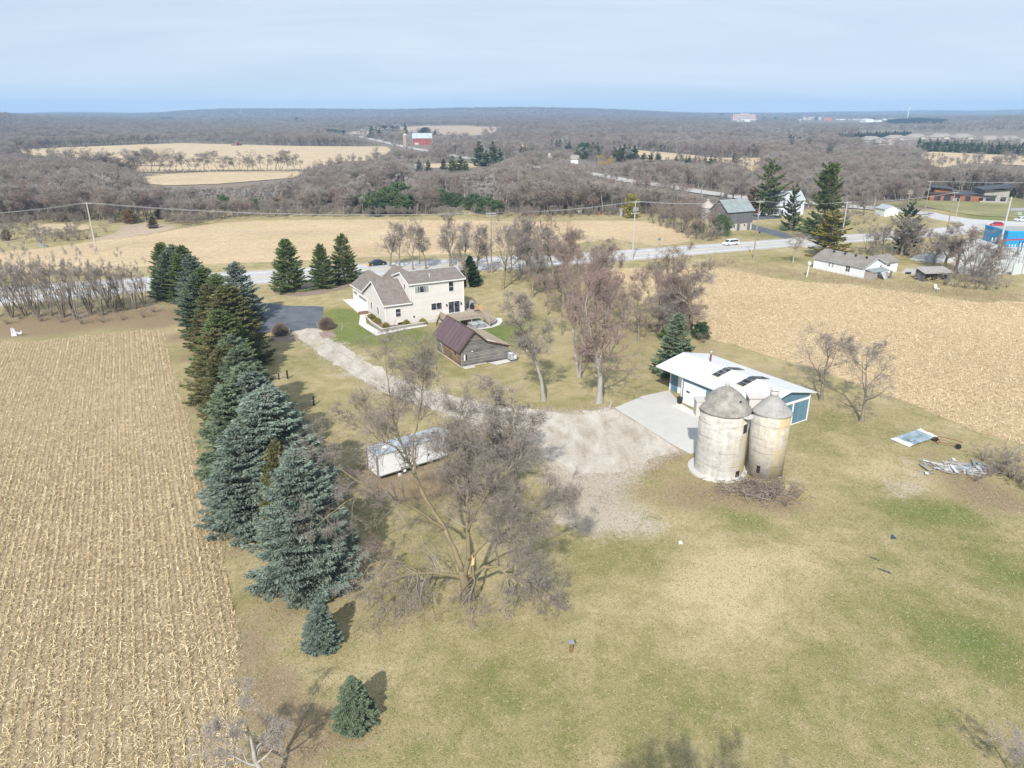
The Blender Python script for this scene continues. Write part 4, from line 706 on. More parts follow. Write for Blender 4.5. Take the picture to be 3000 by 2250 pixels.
BARE = [  # base px, top row, width m, proto, bark, twigs, tilt (x lean, y lean), label, name
    (1592, 1174, 838, 8.5, 'tall', M_bark_p, M_twig, (-.13, 0), 'leaning bare tree with a pale flared trunk on the lawn left of the gravel yard', 'bare_tree'),
    (1755, 1180, 770, 10, 'vase', M_bark_p, M_twig_r, (.06, 0), 'red tipped bare tree behind the curved stone edging', 'bare_tree'),
    (1697, 1106, 640, 10.5, 'fork', M_bark_p, M_twig_r, (.02, 0), 'tallest pale barked tree with two straight trunks right of the lawn', 'bare_tree'),
    (1932, 955, 705, 11, 'crook', M_bark, M_twig_b, (.10, 0), 'twisted bare tree at the field corner, left one of two', 'bare_tree'),
    (2022, 985, 705, 13, 'crook', M_bark, M_twig_b, (.10, 0), 'twisted bare tree with the widest crown at the field corner', 'bare_tree'),
    (1605, 924, 800, 6, 'sapling', M_bark, M_twig_r, (.05, 0), 'small bare tree between the lawn and the tall pale one', 'bare_tree'),
    (1646, 982, 860, 6, 'sapling', M_bark, M_twig_b, (0, 0), 'small dark stemmed tree under the tall pale one', 'bare_tree'),
    (1830, 955, 770, 8.5, 'clump', M_bark, M_twig_r, (0, 0), 'reddish many stemmed tree in the middle of the brush by the golden field', 'bare_tree'),
    (1372, 842, 640, 8.5, 'crook', M_bark_y, M_twig, (.16, 0), 'crooked yellow barked tree by the right end of the house', 'bare_tree'),
    (1473, 847, 632, 11, 'spread', M_bark_y, M_twig, (.15, 0), 'spreading yellow barked tree leaning right over the lawn', 'bare_tree'),
    (1321, 780, 622, 8.5, 'vase', M_bark, M_twig, (0, 0), 'bushy vase shaped tree rising behind the two storey roof', 'bare_tree'),
    (1171, 786, 636, 9, 'spread', M_bark, M_twig, (-.04, 0), 'wide bare tree behind the grey hip roof', 'bare_tree'),
    (1143, 780, 648, 6.5, 'vase', M_bark, M_twig, (-.18, 0), 'bare tree leaning left beside the dark car', 'bare_tree'),
    (1248, 788, 664, 6.5, 'tall', M_bark, M_twig, (-.05, 0), 'slim bare tree behind the ridge of the house', 'bare_tree'),
    (1556, 806, 636, 9, 'vase', M_bark, M_twig_g, (.08, 0), 'grey bare tree at the near road edge left of the reddish clump', 'bare_tree'),
    (1620, 812, 660, 8.5, 'tall', M_bark, M_twig, (0, 0), 'bushy bare tree in the brush left of the tall pale one', 'bare_tree'),
    (1665, 838, 690, 8, 'clump', M_bark, M_twig_b, (0, 0), 'brown many stemmed tree in the brush near the road', 'bare_tree'),
    (1720, 850, 720, 7, 'clump', M_bark, M_twig_r, (0, 0), 'reddish many stemmed tree behind the tall pale one', 'bare_tree'),
    (1430, 800, 668, 6, 'tall', M_bark, M_twig_g, (0, 0), 'thin grey tree at the roadside behind the yellow barked ones', 'bare_tree'),
    (2405, 1172, 970, 9.5, 'spread', M_bark, M_twig, (-.05, 0), 'left one of the two bare trees at the edge of the golden field', 'bare_tree'),
    (2524, 1234, 992, 9.5, 'spread', M_bark, M_twig, (.02, 0), 'right one of the two bare trees at the edge of the golden field', 'bare_tree'),
    (2323, 770, 676, 9, 'sapling', M_bark_p, M_twig_g, (0, 0), 'thin pale tree on the verge left of the long white building', 'bare_tree'),
    (2640, 748, 618, 15, 'spread', M_bark, M_twig, (0, 0), 'broad bare tree wrapped round the dark spruce', 'bare_tree'),
    (2590, 745, 655, 10, 'clump', M_bark, M_twig_b, (-.08, 0), 'low brown bare tree left of the broad one on the road verge', 'bare_tree'),
    (2765, 795, 650, 10, 'vase', M_bark_y, M_twig, (-.08, 0), 'pale stemmed tree leaning left behind the open woodshed', 'bare_tree'),
    (2798, 800, 640, 13, 'crook', M_bark, M_twig, (.12, 0), 'dark trunked spreading tree behind the open woodshed', 'bare_tree'),
    (2850, 812, 660, 13, 'clump', M_bark, M_twig_b, (.1, 0), 'wide brown tree in the thicket right of the open woodshed', 'bare_tree'),
    (1436, 1470, 1120, 11, 'vase', M_bark_y, M_twig, (.03, 0), 'second big bare tree behind the broken one, left of the gravel yard', 'bare_tree'),
    (1510, 1420, 1190, 9, 'spread', M_bark, M_twig, (.03, 0), 'bushy bare tree leaning over the gravel yard', 'bare_tree'),
    (1115, 1668, 1570, 3.6, 'sapling', M_bark, M_twig_r, (-.1, 0), 'small purplish tree beside the largest blue spruce', 'bare_tree'),
    (790, 2330, 2050, 6.5, 'crook', M_bark_p, M_twig_g, (0, 0), 'pale bare tree cut off by the bottom left edge', 'bare_tree'),
    (2990, 2330, 2160, 4.2, 'sapling', M_bark_p, M_twig_g, (0, 0), 'pale twiggy sapling at the bottom right corner', 'bare_tree'),
    (2062, 700, 590, 10, 'clump', M_bark, M_twig_b, (0, 0), 'brown tree clump hiding the left end of the weathered barn', 'bare_tree'),
    (2010, 688, 585, 11, 'clump', M_bark, M_twig_b, (0, 0), 'rounded brown tree clump at the edge of the far corn field', 'bare_tree'),
    (1975, 664, 585, 9, 'vase', M_bark, M_twig_b, (0, 0), 'leftmost brown tree of the clump left of the weathered barn', 'bare_tree'),
    (1850, 545, 486, 6, 'tall', M_bark_p, M_twig_p, (0, 0), 'tall white birch standing above the golden evergreen', 'birch_tree'),
    (2445, 650, 560, 7, 'crook', M_bark_p, M_twig_g, (.06, 0), 'pale dead tree right of the tallest dark pine', 'bare_tree'),
    (1560, 870, 700, 8, 'vase', M_bark, M_twig, (0, 0), 'grey bare tree at the lawn edge behind the leaning pale trunked one', 'bare_tree'),
    (1600, 850, 690, 8, 'clump', M_bark, M_twig_r, (0, 0), 'reddish clump tree at the lawn edge right of the spreading yellow barked one', 'bare_tree'),
    (1650, 900, 740, 8, 'vase', M_bark, M_twig_b, (0, 0), 'brown bare tree in the middle of the belt left of the tallest pale tree', 'bare_tree'),
    (1700, 930, 760, 8, 'clump', M_bark, M_twig_r, (0, 0), 'reddish clump right behind the tallest pale tree', 'bare_tree'),
    (1775, 960, 780, 9, 'spread', M_bark, M_twig_r, (.05, 0), 'wide red tipped tree in the belt above the golden field corner', 'bare_tree'),
    (1810, 1000, 820, 8, 'clump', M_bark, M_twig_b, (0, 0), 'brown clump in the belt right of the red tipped tree', 'bare_tree'),
    (1750, 890, 735, 8, 'vase', M_bark, M_twig_r, (0, 0), 'reddish vase shaped tree at the left tip of the golden field', 'bare_tree'),
    (1870, 1000, 840, 8, 'spread', M_bark, M_twig_b, (0, 0), 'low brown tree left of the twisted pair', 'bare_tree'),
    (1500, 815, 670, 8, 'spread', M_bark, M_twig, (0, 0), 'bare tree by the road right of the spreading yellow barked one', 'bare_tree'),
    (1210, 790, 645, 7, 'spread', M_bark, M_twig, (0, 0), 'twiggy bare tree behind the valley of the house roof', 'bare_tree'),
    (1360, 800, 650, 7, 'tall', M_bark, M_twig_g, (0, 0), 'grey slim tree behind the right end of the house roof', 'bare_tree'),
    (1230, 772, 690, 5, 'sapling', M_bark, M_twig, (0, 0), 'slender bare tree right of the wide one behind the hip roof', 'bare_tree'),
    (1395, 800, 655, 7, 'vase', M_bark, M_twig, (.1, 0), 'bare tree at the roadside behind the crooked yellow barked one', 'bare_tree')]
for px, py, ty, w, kd, bk, tw, tl, lb, nm in BARE:
    xyz, h = base_at(px, py, ty); bare_at(kd, xyz, h, w, bk, tw, nm, lb, None, tl)
R2_ = np.random.default_rng(77)
for i in range(20):                                              # the belt of bare trees between the lawn and the golden field
    u_ = R2_.uniform(0, 1); px = 1500 + 560 * u_ + R2_.normal(0, 12); py = 805 + 195 * u_ ** 1.3 + R2_.normal(0, 16); ty = py - R2_.uniform(125, 190); xyz, h = base_at(px, py, ty)
    bare_at(['vase', 'spread', 'clump', 'tall', 'sapling'][i % 5], xyz, h, R2_.uniform(7, 10), M_bark, [M_twig, M_twig_b, M_twig_r, M_twig_g][i % 4], 'bare_tree', 'bare tree in the tangled belt between the house lawn and the golden field', 'bare trees of the middle belt', (R2_.normal(0, .06), 0))
CL = [(1915, 655, 7), (1935, 662, 8.5), (1955, 668, 9.5), (1975, 672, 9), (1998, 680, 10), (2020, 690, 9.5), (2040, 694, 9), (2060, 702, 8), (2085, 706, 7), (1945, 650, 8), (2010, 668, 9), (2075, 690, 9)]
for i, (px, py, h) in enumerate(CL): bare_at('clump' if i % 2 else 'thicket', g(px, py), h, h * .95, M_bark, [M_twig_b, M_twig_r, M_twig][i % 3], 'bare_tree', 'brown many stemmed tree in the rounded clump left of the weathered barn', 'brown trees left of the barn', (0, 0))
CL = [(2700, 760, 8), (2735, 775, 8), (2825, 800, 9), (2870, 812, 8.5), (2900, 820, 7.5), (2850, 830, 5), (2800, 815, 7), (2885, 835, 4.5), (2920, 835, 4.5), (2940, 800, 7)]
for i, (px, py, h) in enumerate(CL): bare_at(['clump', 'vase', 'spread'][i % 3], g(px, py), h, h * 1.0, M_bark, [M_twig_b, M_twig][i % 2], 'bare_tree', 'bare tree in the brown thicket between the woodshed and the blue building', 'thicket trees by the woodshed', (.05, 0))
CL = [(2540, 742, 7), (2560, 748, 7.5), (2615, 750, 7.5), (2665, 752, 8), (2690, 745, 7.5), (2585, 730, 7), (2700, 720, 6)]
for i, (px, py, h) in enumerate(CL): bare_at(['clump', 'spread'][i % 2], g(px, py), h, h * 1.0, M_bark, [M_twig_b, M_twig][i % 2], 'bare_tree', 'bare tree in the clump round the dark roadside spruce', 'trees round the roadside spruce', (0, 0))
CL = [(2440, 640, 9), (2470, 632, 10), (2500, 630, 10), (2530, 628, 9), (2650, 606, 9), (2680, 602, 9), (2560, 618, 8), (2480, 655, 5), (2515, 658, 5)]
for i, (px, py, h) in enumerate(CL): bare_at(['clump', 'vase'][i % 2], g(px, py), h, h * .9, M_bark, [M_twig_b, M_twig][i % 2], 'bare_tree', 'bare tree beyond the small white garage lawn', 'bare trees behind the white garage', (0, 0))
# thicket at the left field edge
TH_ = [(35, 930, 735, 7), (75, 925, 715, 8), (110, 930, 715, 8), (150, 925, 705, 8), (185, 930, 712, 7), (225, 935, 715, 7), (265, 920, 725, 6), (300, 925, 720, 7), (335, 915, 735, 7), (365, 910, 730, 6), (395, 905, 745, 6), (425, 900, 755, 5), (205, 905, 725, 7), (-10, 930, 750, 8), (320, 900, 735, 6), (90, 905, 730, 7)]
for i, (px, py, ty, w) in enumerate(TH_):
    xyz, h = base_at(px, py, ty); bare_at('thicket' if i % 2 else 'bush', xyz, h * (1 if i % 2 else .85), w * (1.3 if i % 2 else 1.5), M_bark, M_twig_g if i % 2 else M_twig, 'thicket_tree', 'many stemmed bare tree in the leaning thicket between the road and the left corn field', 'bare trees of the left thicket', (rng.uniform(-.12, .04), 0), rng.uniform(-.4, .4))
SHR = [(60, 935, 2.2), (120, 942, 2.5), (180, 945, 2.2), (240, 950, 2.5), (300, 945, 2.2), (360, 938, 2), (420, 930, 2), (450, 915, 2), (20, 950, 2), (270, 905, 2), (350, 900, 2),
    (1520, 820, 2.5), (1545, 826, 3), (1580, 835, 3), (1610, 845, 2.6), (1640, 855, 3), (1680, 870, 3), (1720, 880, 3), (1750, 905, 3), (1690, 910, 2.6), (1780, 930, 3), (1820, 935, 3), (1870, 945, 2.6), (1760, 880, 3), (1900, 960, 2.5), (1800, 900, 3), (1490, 800, 2.6), (1450, 795, 2.2), (1560, 850, 2), (1650, 890, 2.4), (1860, 975, 2), (1720, 935, 2.2), (1960, 985, 2.2), (1840, 910, 2.5), (2060, 1005, 2),
    (2770, 835, 3.5), (2800, 842, 3.5), (2830, 845, 3.5), (2860, 848, 3.2), (2890, 850, 3), (2920, 848, 2.6), (2870, 828, 3.6), (2820, 825, 3.6), (2950, 842, 2), (2900, 832, 3),
    (2520, 745, 2.6), (2550, 748, 2.8), (2570, 752, 2.6), (2610, 757, 2.6), (2670, 757, 3), (2700, 750, 3), (2500, 740, 2), (2680, 740, 3.5), (2560, 735, 3),
    (2530, 655, 3.2), (2490, 650, 3), (2560, 648, 3), (2505, 660, 2.2), (2650, 620, 3), (2680, 625, 3), (2640, 612, 3),
    (1930, 650, 3), (1955, 668, 3.6), (1985, 682, 3.6), (2015, 697, 3.4), (2040, 702, 3.2), (2075, 706, 3), (2100, 700, 3), (1900, 645, 2.6),
    (2900, 1395, 2.6), (2930, 1385, 3.0), (2960, 1400, 2.8), (2985, 1415, 2.6), (2880, 1350, 2.2), (3010, 1440, 2.4), (2950, 1345, 2), (2860, 1410, 1.8),
    (230, 703, 3.2), (255, 700, 3.2), (280, 695, 3.2), (200, 705, 3), (160, 708, 3), (120, 712, 2.6), (70, 715, 2.6), (310, 680, 3), (180, 700, 4)]
for i, (px, py, h) in enumerate(SHR):
    nm, gr = ('leafless brown shrub in the low brush by the left thicket', 'shrubs of the left thicket') if px < 500 and py > 800 else ('leafless brown shrub in the brush between the lawn and the golden field', 'shrubs along the golden field') if 1400 < px < 2100 and py > 780 else \
        ('dense bare shrub in the thicket right of the open woodshed', 'shrubs by the woodshed') if px > 2700 and 800 < py < 900 else ('low bare shrub on the road verge near the long white building', 'shrubs on the right verge') if px > 2450 and py < 800 else \
        ('brown shrub left of the weathered barn', 'shrubs by the weathered barn') if 1850 < px < 2150 else ('bare bush beside the junk boards at the right edge', 'bushes by the junk pile') if py > 1300 else ('grey brush on the far side of the corn field at the left', 'brush beyond the far field')
    bare_at('bush', g(px, py), h, h * 1.7, M_bark, [M_twig_b, M_twig, M_twig_b, M_twig_g][i % 4], 'shrub', nm, gr, cat='shrub', parts=('stems', 'twigs'))
# trees standing behind the camera, whose shadows reach the lawn
for i, (x, y, h) in enumerate(((5.5, 17.2, 13.5), (9.3, 17.0, 13), (12.2, 16.5, 12.8), (17.5, 15.5, 12))):
    bare_at(['vase', 'spread', 'clump', 'tall'][i], (x, y, 0), h, h * .62, M_bark, M_twig, 'bare_tree', 'bare tree below the camera that only shows as shadow on the bottom of the lawn', 'trees below the bottom edge')
# the big broken tree in front, limb by limb
def guide(pts):
    P = []; r = []
    for px, py, Yd, rad in pts: P.append((xat(Yd, px, py), Yd, max(zat(Yd, py), .0))); r.append(rad * .8)
    return P, r
BY = 47.0
LIMBS = [
    [(1366, 1758, BY, .62), (1364, 1735, BY, .5), (1360, 1700, BY, .46), (1356, 1672, BY + .1, .42)],
    [(1356, 1672, BY + .1, .32), (1332, 1610, BY + .7, .25), (1305, 1555, BY + 1.3, .23), (1270, 1500, BY + 1.9, .21), (1240, 1448, BY + 2.5, .19), (1218, 1400, BY + 3, .17), (1196, 1350, BY + 3.4, .14), (1172, 1290, BY + 4, .11), (1150, 1220, BY + 4.6, .08), (1140, 1140, BY + 5.2, .06), (1128, 1060, BY + 5.6, .035), (1125, 1010, BY + 5.8, .02)],
    [(1218, 1400, BY + 3, .15), (1210, 1340, BY + 3.6, .13), (1212, 1290, BY + 4.1, .11), (1222, 1240, BY + 4.6, .085), (1236, 1170, BY + 5.2, .06), (1240, 1100, BY + 5.8, .04), (1236, 1040, BY + 6.2, .02)],
    [(1196, 1350, BY + 3.4, .10), (1160, 1310, BY + 3.2, .07), (1110, 1290, BY + 3, .05), (1060, 1240, BY + 3, .03), (1020, 1200, BY + 3, .02)],
    [(1305, 1555, BY + 1.3, .18), (1250, 1512, BY + 1, .16), (1185, 1475, BY + .6, .14), (1120, 1448, BY + .3, .12), (1060, 1415, BY + 0, .10), (1000, 1375, BY - .3, .07), (950, 1335, BY - .5, .045), (915, 1310, BY - .6, .02)],
    [(1120, 1448, BY + .3, .09), (1060, 1445, BY + .2, .07), (1000, 1480, BY, .05), (950, 1520, BY - .2, .035), (920, 1550, BY - .3, .02)],
    [(1360, 1690, BY, .3), (1374, 1630, BY + .3, .25), (1370, 1560, BY + .7, .2), (1366, 1480, BY + 1.2, .17), (1372, 1400, BY + 1.8, .13), (1362, 1320, BY + 2.4, .09), (1350, 1250, BY + 3, .05), (1345, 1200, BY + 3.3, .025)],
    [(1370, 1560, BY + .7, .15), (1395, 1500, BY + .4, .12), (1430, 1440, BY + .3, .09), (1480, 1390, BY + .2, .06), (1530, 1330, BY + .2, .03)],
    [(1366, 1480, BY + 1.2, .12), (1340, 1420, BY + 1.4, .1), (1320, 1350, BY + 1.8, .07), (1300, 1290, BY + 2.2, .04)],
    [(1372, 1640, BY + .2, .17), (1420, 1590, BY - .2, .13), (1480, 1560, BY - .5, .1), (1545, 1530, BY - .6, .07), (1610, 1480, BY - .6, .04), (1640, 1450, BY - .6, .02)],
    [(1352, 1690, BY, .26), (1325, 1686, BY - .3, .2), (1280, 1680, BY - .8, .16), (1225, 1678, BY - 1.2, .12), (1165, 1690, BY - 1.6, .09), (1125, 1720, BY - 1.9, .06), (1105, 1780, BY - 2.1, .04), (1095, 1840, BY - 2.2, .02)],
    [(1225, 1678, BY - 1.2, .09), (1190, 1650, BY - 1.5, .06), (1130, 1640, BY - 1.9, .04), (1080, 1660, BY - 2.2, .03), (1050, 1710, BY - 2.4, .02)],
    [(1165, 1690, BY - 1.6, .07), (1160, 1740, BY - 2.0, .05), (1165, 1800, BY - 2.2, .035), (1150, 1870, BY - 2.3, .02)],
    [(1375, 1690, BY, .22), (1420, 1660, BY - .4, .16), (1462, 1660, BY - .8, .13), (1495, 1688, BY - 1.1, .1), (1540, 1705, BY - 1.3, .07), (1590, 1730, BY - 1.5, .04), (1620, 1760, BY - 1.6, .02)],
    [(1495, 1688, BY - 1.1, .07), (1490, 1730, BY - 1.3, .05), (1480, 1765, BY - 1.4, .035), (1460, 1800, BY - 1.5, .02)],
    [(1384, 1655, BY - .2, .10), (1390, 1700, BY - .6, .09), (1392, 1725, BY - .7, .08), (1384, 1755, BY - .7, .04), (1374, 1768, BY - .6, .02)],
    [(1462, 1660, BY - .8, .09), (1450, 1610, BY - 1, .06), (1470, 1560, BY - 1.2, .04), (1510, 1520, BY - 1.4, .02)]]
bx, by, _z = xat(BY, 1366, 1758), BY, 0.0
big = thing('broken_tree', 'largest bare tree in front, with a yellow stem, low drooping limbs and a splintered break', 'tree', (bx, by, 0))
R = np.random.default_rng(50); mbt = MB()
allS = []
for k, lm in enumerate(LIMBS):
    P, r = guide(lm)
    if k == 0: P[0] = (bx, by, -.1)
    P2 = []; r2 = []
    for i in range(len(P) - 1):
        for q in range(3):
            t = q / 3; P2.append(tuple(P[i][c] * (1 - t) + P[i + 1][c] * t + (R.normal(0, .035) if q else 0) - (bx, by, 0)[c] for c in range(3))); r2.append(r[i] * (1 - t) + r[i + 1] * t)
    P2.append(tuple(P[-1][c] - (bx, by, 0)[c] for c in range(3))); r2.append(r[-1]); mbt.tube(P2, r2, 9)
    if k: allS.append((np.array(P2), np.array(r2)))
mbt.build('trunk', M_bark_y, big, smooth=True)
B = Acc()
for k, (P2, r2) in enumerate(allS):
    Lg = float(np.linalg.norm(np.diff(P2, axis=0), axis=1).sum()); lo = k in (9, 10, 11, 13, 14); n = max(8, int(Lg * (2.6 if lo else 1.7 if k in (0, 3, 4) else 4.2)))
    P = P2[None]; rr = r2[None]
    S, D, L1, r = spawn(R, P, rr, np.array([3.3]), n, (.5 if k in (0, 1) else .3) if not lo else .15, 62, .8, .6); L1 = np.clip(L1 * (1.25 if lo else 1), .8, 4.4); r = np.clip(r, .02, .06)
    if lo: D[:, 2] -= .25; D[:, :2] += R.normal(0, .3, (len(D), 2))
    else: D[:, 2] += .25
    P, rr = grow(R, S, D, L1, r, 5, .16, -.07 if lo else .08, .75); B.tubes(P, rr, 4)
    S, D, L2, r = spawn(R, P, rr, L1, 5 if lo else 8, .15, 48, .55, .6); r = np.maximum(r, .011); P, rr = grow(R, S, D, L2, r, 3, .16, -.05 if lo else .05, .6); B.tubes(P, rr, 3)
    S, D, L3, r = spawn(R, P, rr, L2, 6, .15, 45, .6, .6); r = np.maximum(r, .008); P, rr = grow(R, S, D, np.clip(L3, .3, 1.2), r, 2, .16, -.05 if lo else .04, .6); B.tubes(P, rr, 3)
    S, D, L4, r = spawn(R, P, rr, np.clip(L3, .3, 1.2), 5, .1, 42, .8, .6); B.blades(R, S, D, np.clip(L4, .25, .7), np.full(len(S), .018))
link('crown', B.mesh('crown', [M_twig]), big)
sp_ = MB(); c0 = Vector((xat(46.7, 1384, 1650) - bx, 46.7 - by, zat(46.7, 1655)))
sp_.extrude([c0 + Vector((-.10, -.12, 0)), c0 + Vector((.14, -.15, .1)), c0 + Vector((.20, -.12, .9)), c0 + Vector((.10, -.1, .6)), c0 + Vector((.02, -.1, 1.0))], (0, .1, 0))
tag(sp_.build('splintered_wood', pm('fresh_wood', (.62, .42, .24), .2, 4), big), 'pale splintered wood where a limb broke off')

# ------------------------------------------------------------------ woods: tree prototypes of low detail, 12 m tall
PROTO = []
def proto(seed, mats, **kw):
    ab = bare_tree(seed, lod=0, **kw); return one_mesh('woodland_tree', ab, mats)
PM = [proto(61, [M_bark, M_twig], r0=.17, limbs=9, ang=40, spread=.5), proto(62, [M_bark, M_twig_g], r0=.16, limbs=9, ang=34, spread=.5, t0=.3), proto(63, [M_bark, M_twig_b], r0=.2, limbs=10, ang=46, spread=.6, t0=.2),
      proto(64, [M_bark, M_twig], r0=.2, limbs=4, stems=3, ang=36, spread=.5, dens=1.15), proto(65, [M_bark, pm('dull_red_twigs', (.23, .165, .145), .2, .6, .95, c2=(.34, .265, .24), isl=.5, spec=.1)], r0=.16, limbs=9, ang=42, spread=.5), proto(66, [M_bark_p, M_twig_g], r0=.18, limbs=8, ang=30, spread=.4, t0=.4),
      proto(67, [M_bark_p, M_twig_p], r0=.14, limbs=7, ang=30, spread=.3, t0=.45, dens=.95), proto(68, [M_bark, M_twig_b], r0=.4, limbs=2, stems=8, ang=40, spread=.5, t0=.1, dens=.5), proto(69, [M_bark, M_twig_y], r0=.25, limbs=11, ang=52, spread=.6, up=-.02, t0=.2)]
def rasterize(polys, val, M, res):
    h, w = M.shape; yy, xx = np.mgrid[0:h, 0:w]; X_ = xx * res + X0M; Y_ = yy * res + Y0M
    for P in polys: M[in_poly(P, X_, Y_)] = val
X0M, Y0M, RES = -100.0, 300.0, 2.0
KEEP = np.zeros((int(430 / RES), int(3200 / RES)), np.uint8)     # kept clear of crowns: open fields, roads and buildings beyond the woods
PROT = [FAR['F1'], FAR['F2'], FAR['F3'], FAR['F4'], FAR['F6'], [(2690, 448), (3100, 458), (3100, 500), (2850, 476), (2760, 490), (2715, 480)], FA, FAR['F9'], MEADOW,
        [(1000, 386), (1060, 396), (1180, 424), (1180, 434), (1060, 408), (1000, 396)], [(1700, 500), (1740, 504), (1840, 524), (1950, 540), (1950, 552), (1830, 540), (1740, 522), (1700, 512)], [(1960, 545), (2050, 556), (2120, 570), (2120, 582), (2040, 572), (1960, 556)], [(1530, 492), (1590, 498), (1590, 508), (1530, 504)],
        [(1175, 380), (1270, 390), (1270, 440), (1175, 440)], [(1600, 450), (1622, 450), (1622, 478), (1600, 478)], [(1660, 452), (1700, 452), (1745, 480), (1740, 495), (1660, 485)], [(2140, 330), (2215, 330), (2215, 356), (2140, 356)],
        [(2340, 336), (2640, 340), (2640, 358), (2340, 358)], [(2520, 385), (3100, 380), (3100, 425), (2700, 420), (2680, 430), (2520, 420)],
        [(2095, 590), (2210, 590), (2210, 680), (2095, 680)], [(2570, 612), (2640, 612), (2640, 640), (2570, 640)], [(2700, 545), (2930, 560), (2930, 625), (2700, 625)], [(2690, 610), (3100, 610), (3100, 720), (2690, 720)],
        [(1200, 488), (1230, 488), (1230, 500), (1200, 500)], [(1240, 520), (1260, 520), (1260, 545), (1240, 545)], [(2045, 596), (2095, 596), (2095, 625), (2045, 625)]]
for x_, y_, t_, w_, *_k in FARC:
    f_ = .75 if y_ < 520 else .9; PROT.append([(x_ - w_ * .35, t_), (x_ + w_ * .35, t_), (x_ + w_ * .45, t_ + (y_ - t_) * f_), (x_ - w_ * .45, t_ + (y_ - t_) * f_)])
rasterize(PROT, 1, KEEP, RES)
# the woods may stand here (rows of tree feet), by column
FRONT_X = [-100, 0, 60, 150, 235, 262, 300, 345, 480, 530, 570, 650, 760, 1000, 1300, 1600, 1900, 1960, 2080, 2230, 2300, 2420, 2520, 2600, 2700, 2720, 2950, 3100]
FRONT_Y = [655, 655, 652, 650, 650, 655, 668, 655, 650, 660, 656, 640, 634, 632, 632, 632, 628, 640, 640, 615, 610, 612, 615, 606, 600, 572, 580, 600]
TOPX = [-100, 0, 50, 100, 150, 250, 330, 400, 450, 500, 600, 700, 800, 860, 900, 950, 1000, 1060, 1100, 1150, 1200, 1260, 1300, 1420, 1480, 1540, 1600, 1700, 1760, 1850, 2000, 2100, 3100]
TOPY = [448, 440, 455, 470, 440, 432, 465, 505, 528, 545, 548, 545, 535, 520, 485, 470, 450, 445, 435, 455, 500, 506, 508, 500, 470, 440, 425, 460, 515, 470, 455, 440, 440]
def sample_woods(n, D0, D1, seed):
    R = np.random.default_rng(seed); D = np.sqrt(R.uniform(D0 ** 2, D1 ** 2, n)); a = R.uniform(-.74, .74, n); X = a * D
    Z = land(X, D); return R, X, D, Z
PT = []
for (n, D0, D1, seed, hs) in ((12000, 258, 520, 1, (7.5, 13)), (20000, 520, 1000, 2, (8, 14)), (28000, 1000, 2200, 3, (9, 14)), (34000, 2200, 5200, 4, (9, 14)), (14000, 5200, 8300, 5, (9, 14))):
    R, X, Y, Z = sample_woods(n, D0, D1, seed); px, py = proj(X, Y, Z); h = R.uniform(*hs, n) * (1 + .18 * np.sin(X / 37 + seed) * np.cos(Y / 53))
    ok = py < np.interp(px, FRONT_X, FRONT_Y)
    for k, P_ in FAR.items(): ok &= ~in_poly(P_, px, py)
    ok &= ~in_poly(MEADOW, px, py)
    ok &= ~((px > 2440) & (px < 2700) & (py > 606)) & ~((px > 2060) & (px < 2200) & (py > 606))
    d2 = np.min((X[:, None] - hx[None, ::4]) ** 2 + (Y[:, None] - hy[None, ::4]) ** 2, axis=1) if n < 50000 else 1e9
    ok &= (d2 > 144) & ~((np.abs(px - 1222) < 55) & (py > 400) & (py < 470) & (R.random(n) < .5)) & ~((px > 2130) & (px < 2400) & (py > 596) & (Y < 300)) & ~((px > 2560) & (px < 2650) & (py > 590))
    ok &= ~((px > 2100) & (px < 2640) & (py > 338) & (py < 358) & (R.random(n) < .7)) & ~((px > 2530) & (px < 3010) & (py > 390) & (py < 432))
    lim = np.interp(px, TOPX, TOPY); zl = Y * 0
    near = Y < 600
    hl = H - Y * rr_(lim) - Z                                    # tallest crown that stays under the tree line
    h = np.where(near & (px < 1200), np.minimum(h, hl * R.uniform(.85, 1.0, n)), h); h = np.where(near & (px >= 1200), np.minimum(h, np.maximum(hl, 3)), h)
    l2 = H - Y * rr_(np.full(n, 580.)) - Z; h = np.where((px > 480) & (px < 870) & (py > 605), np.minimum(h, l2 * R.uniform(.8, 1.05, n)), h); l3 = H - Y * rr_(np.full(n, 570.)) - Z; h = np.where((px > 1370) & (px < 1470) & (py > 600), np.minimum(h, l3), h)
    free = R.random(n) < .05
    good = h.copy()
    for f in np.linspace(1, .1, 12):                             # shrink crowns that would cover open land in view
        xp, yp = proj(X, Y, Z + h * f); i = ((yp - Y0M) / RES).astype(int).clip(0, KEEP.shape[0] - 1); j = ((xp - X0M) / RES).astype(int).clip(0, KEEP.shape[1] - 1)
        hit = (KEEP[i, j] > 0) & ~free & (Y < 3600); good = np.where(hit, np.minimum(good, h * (f - .1)), good)
    h = good; ok &= h > 2.6
    X, Y, Z, h, px, py, s = X[ok], Y[ok], Z[ok], h[ok], px[ok], py[ok], hs[1]
    PT.append(np.stack([X, Y, Z, h, px, py], 1))
HU = []                                                          # undergrowth along the front of the woods
for i in range(900):
    x = rng.uniform(-60, 2080); y = float(np.interp(x, FRONT_X, FRONT_Y)) - abs(rng.normal(0, 9)) + (rng.uniform(0, 8) if x < 1850 else 0)
    if 235 < x < 480 or (1230 < x < 1500 and rng.random() < .4): continue
    a = g(x, y); HU.append((a[0], a[1], a[2], rng.uniform(2.0, 4.6), x, y))
for i in range(120): x = rng.uniform(-60, 232); y = rng.uniform(650, 712) ; a = g(x, y); HU.append((a[0], a[1], a[2], rng.uniform(1.8, 4.6), x, y))
HU = [q for q in HU if not in_poly(FAR['F9'], q[4], q[5]) and not in_poly(MEADOW, q[4], q[5])]
PT.append(np.array(HU))
HEDGE = []
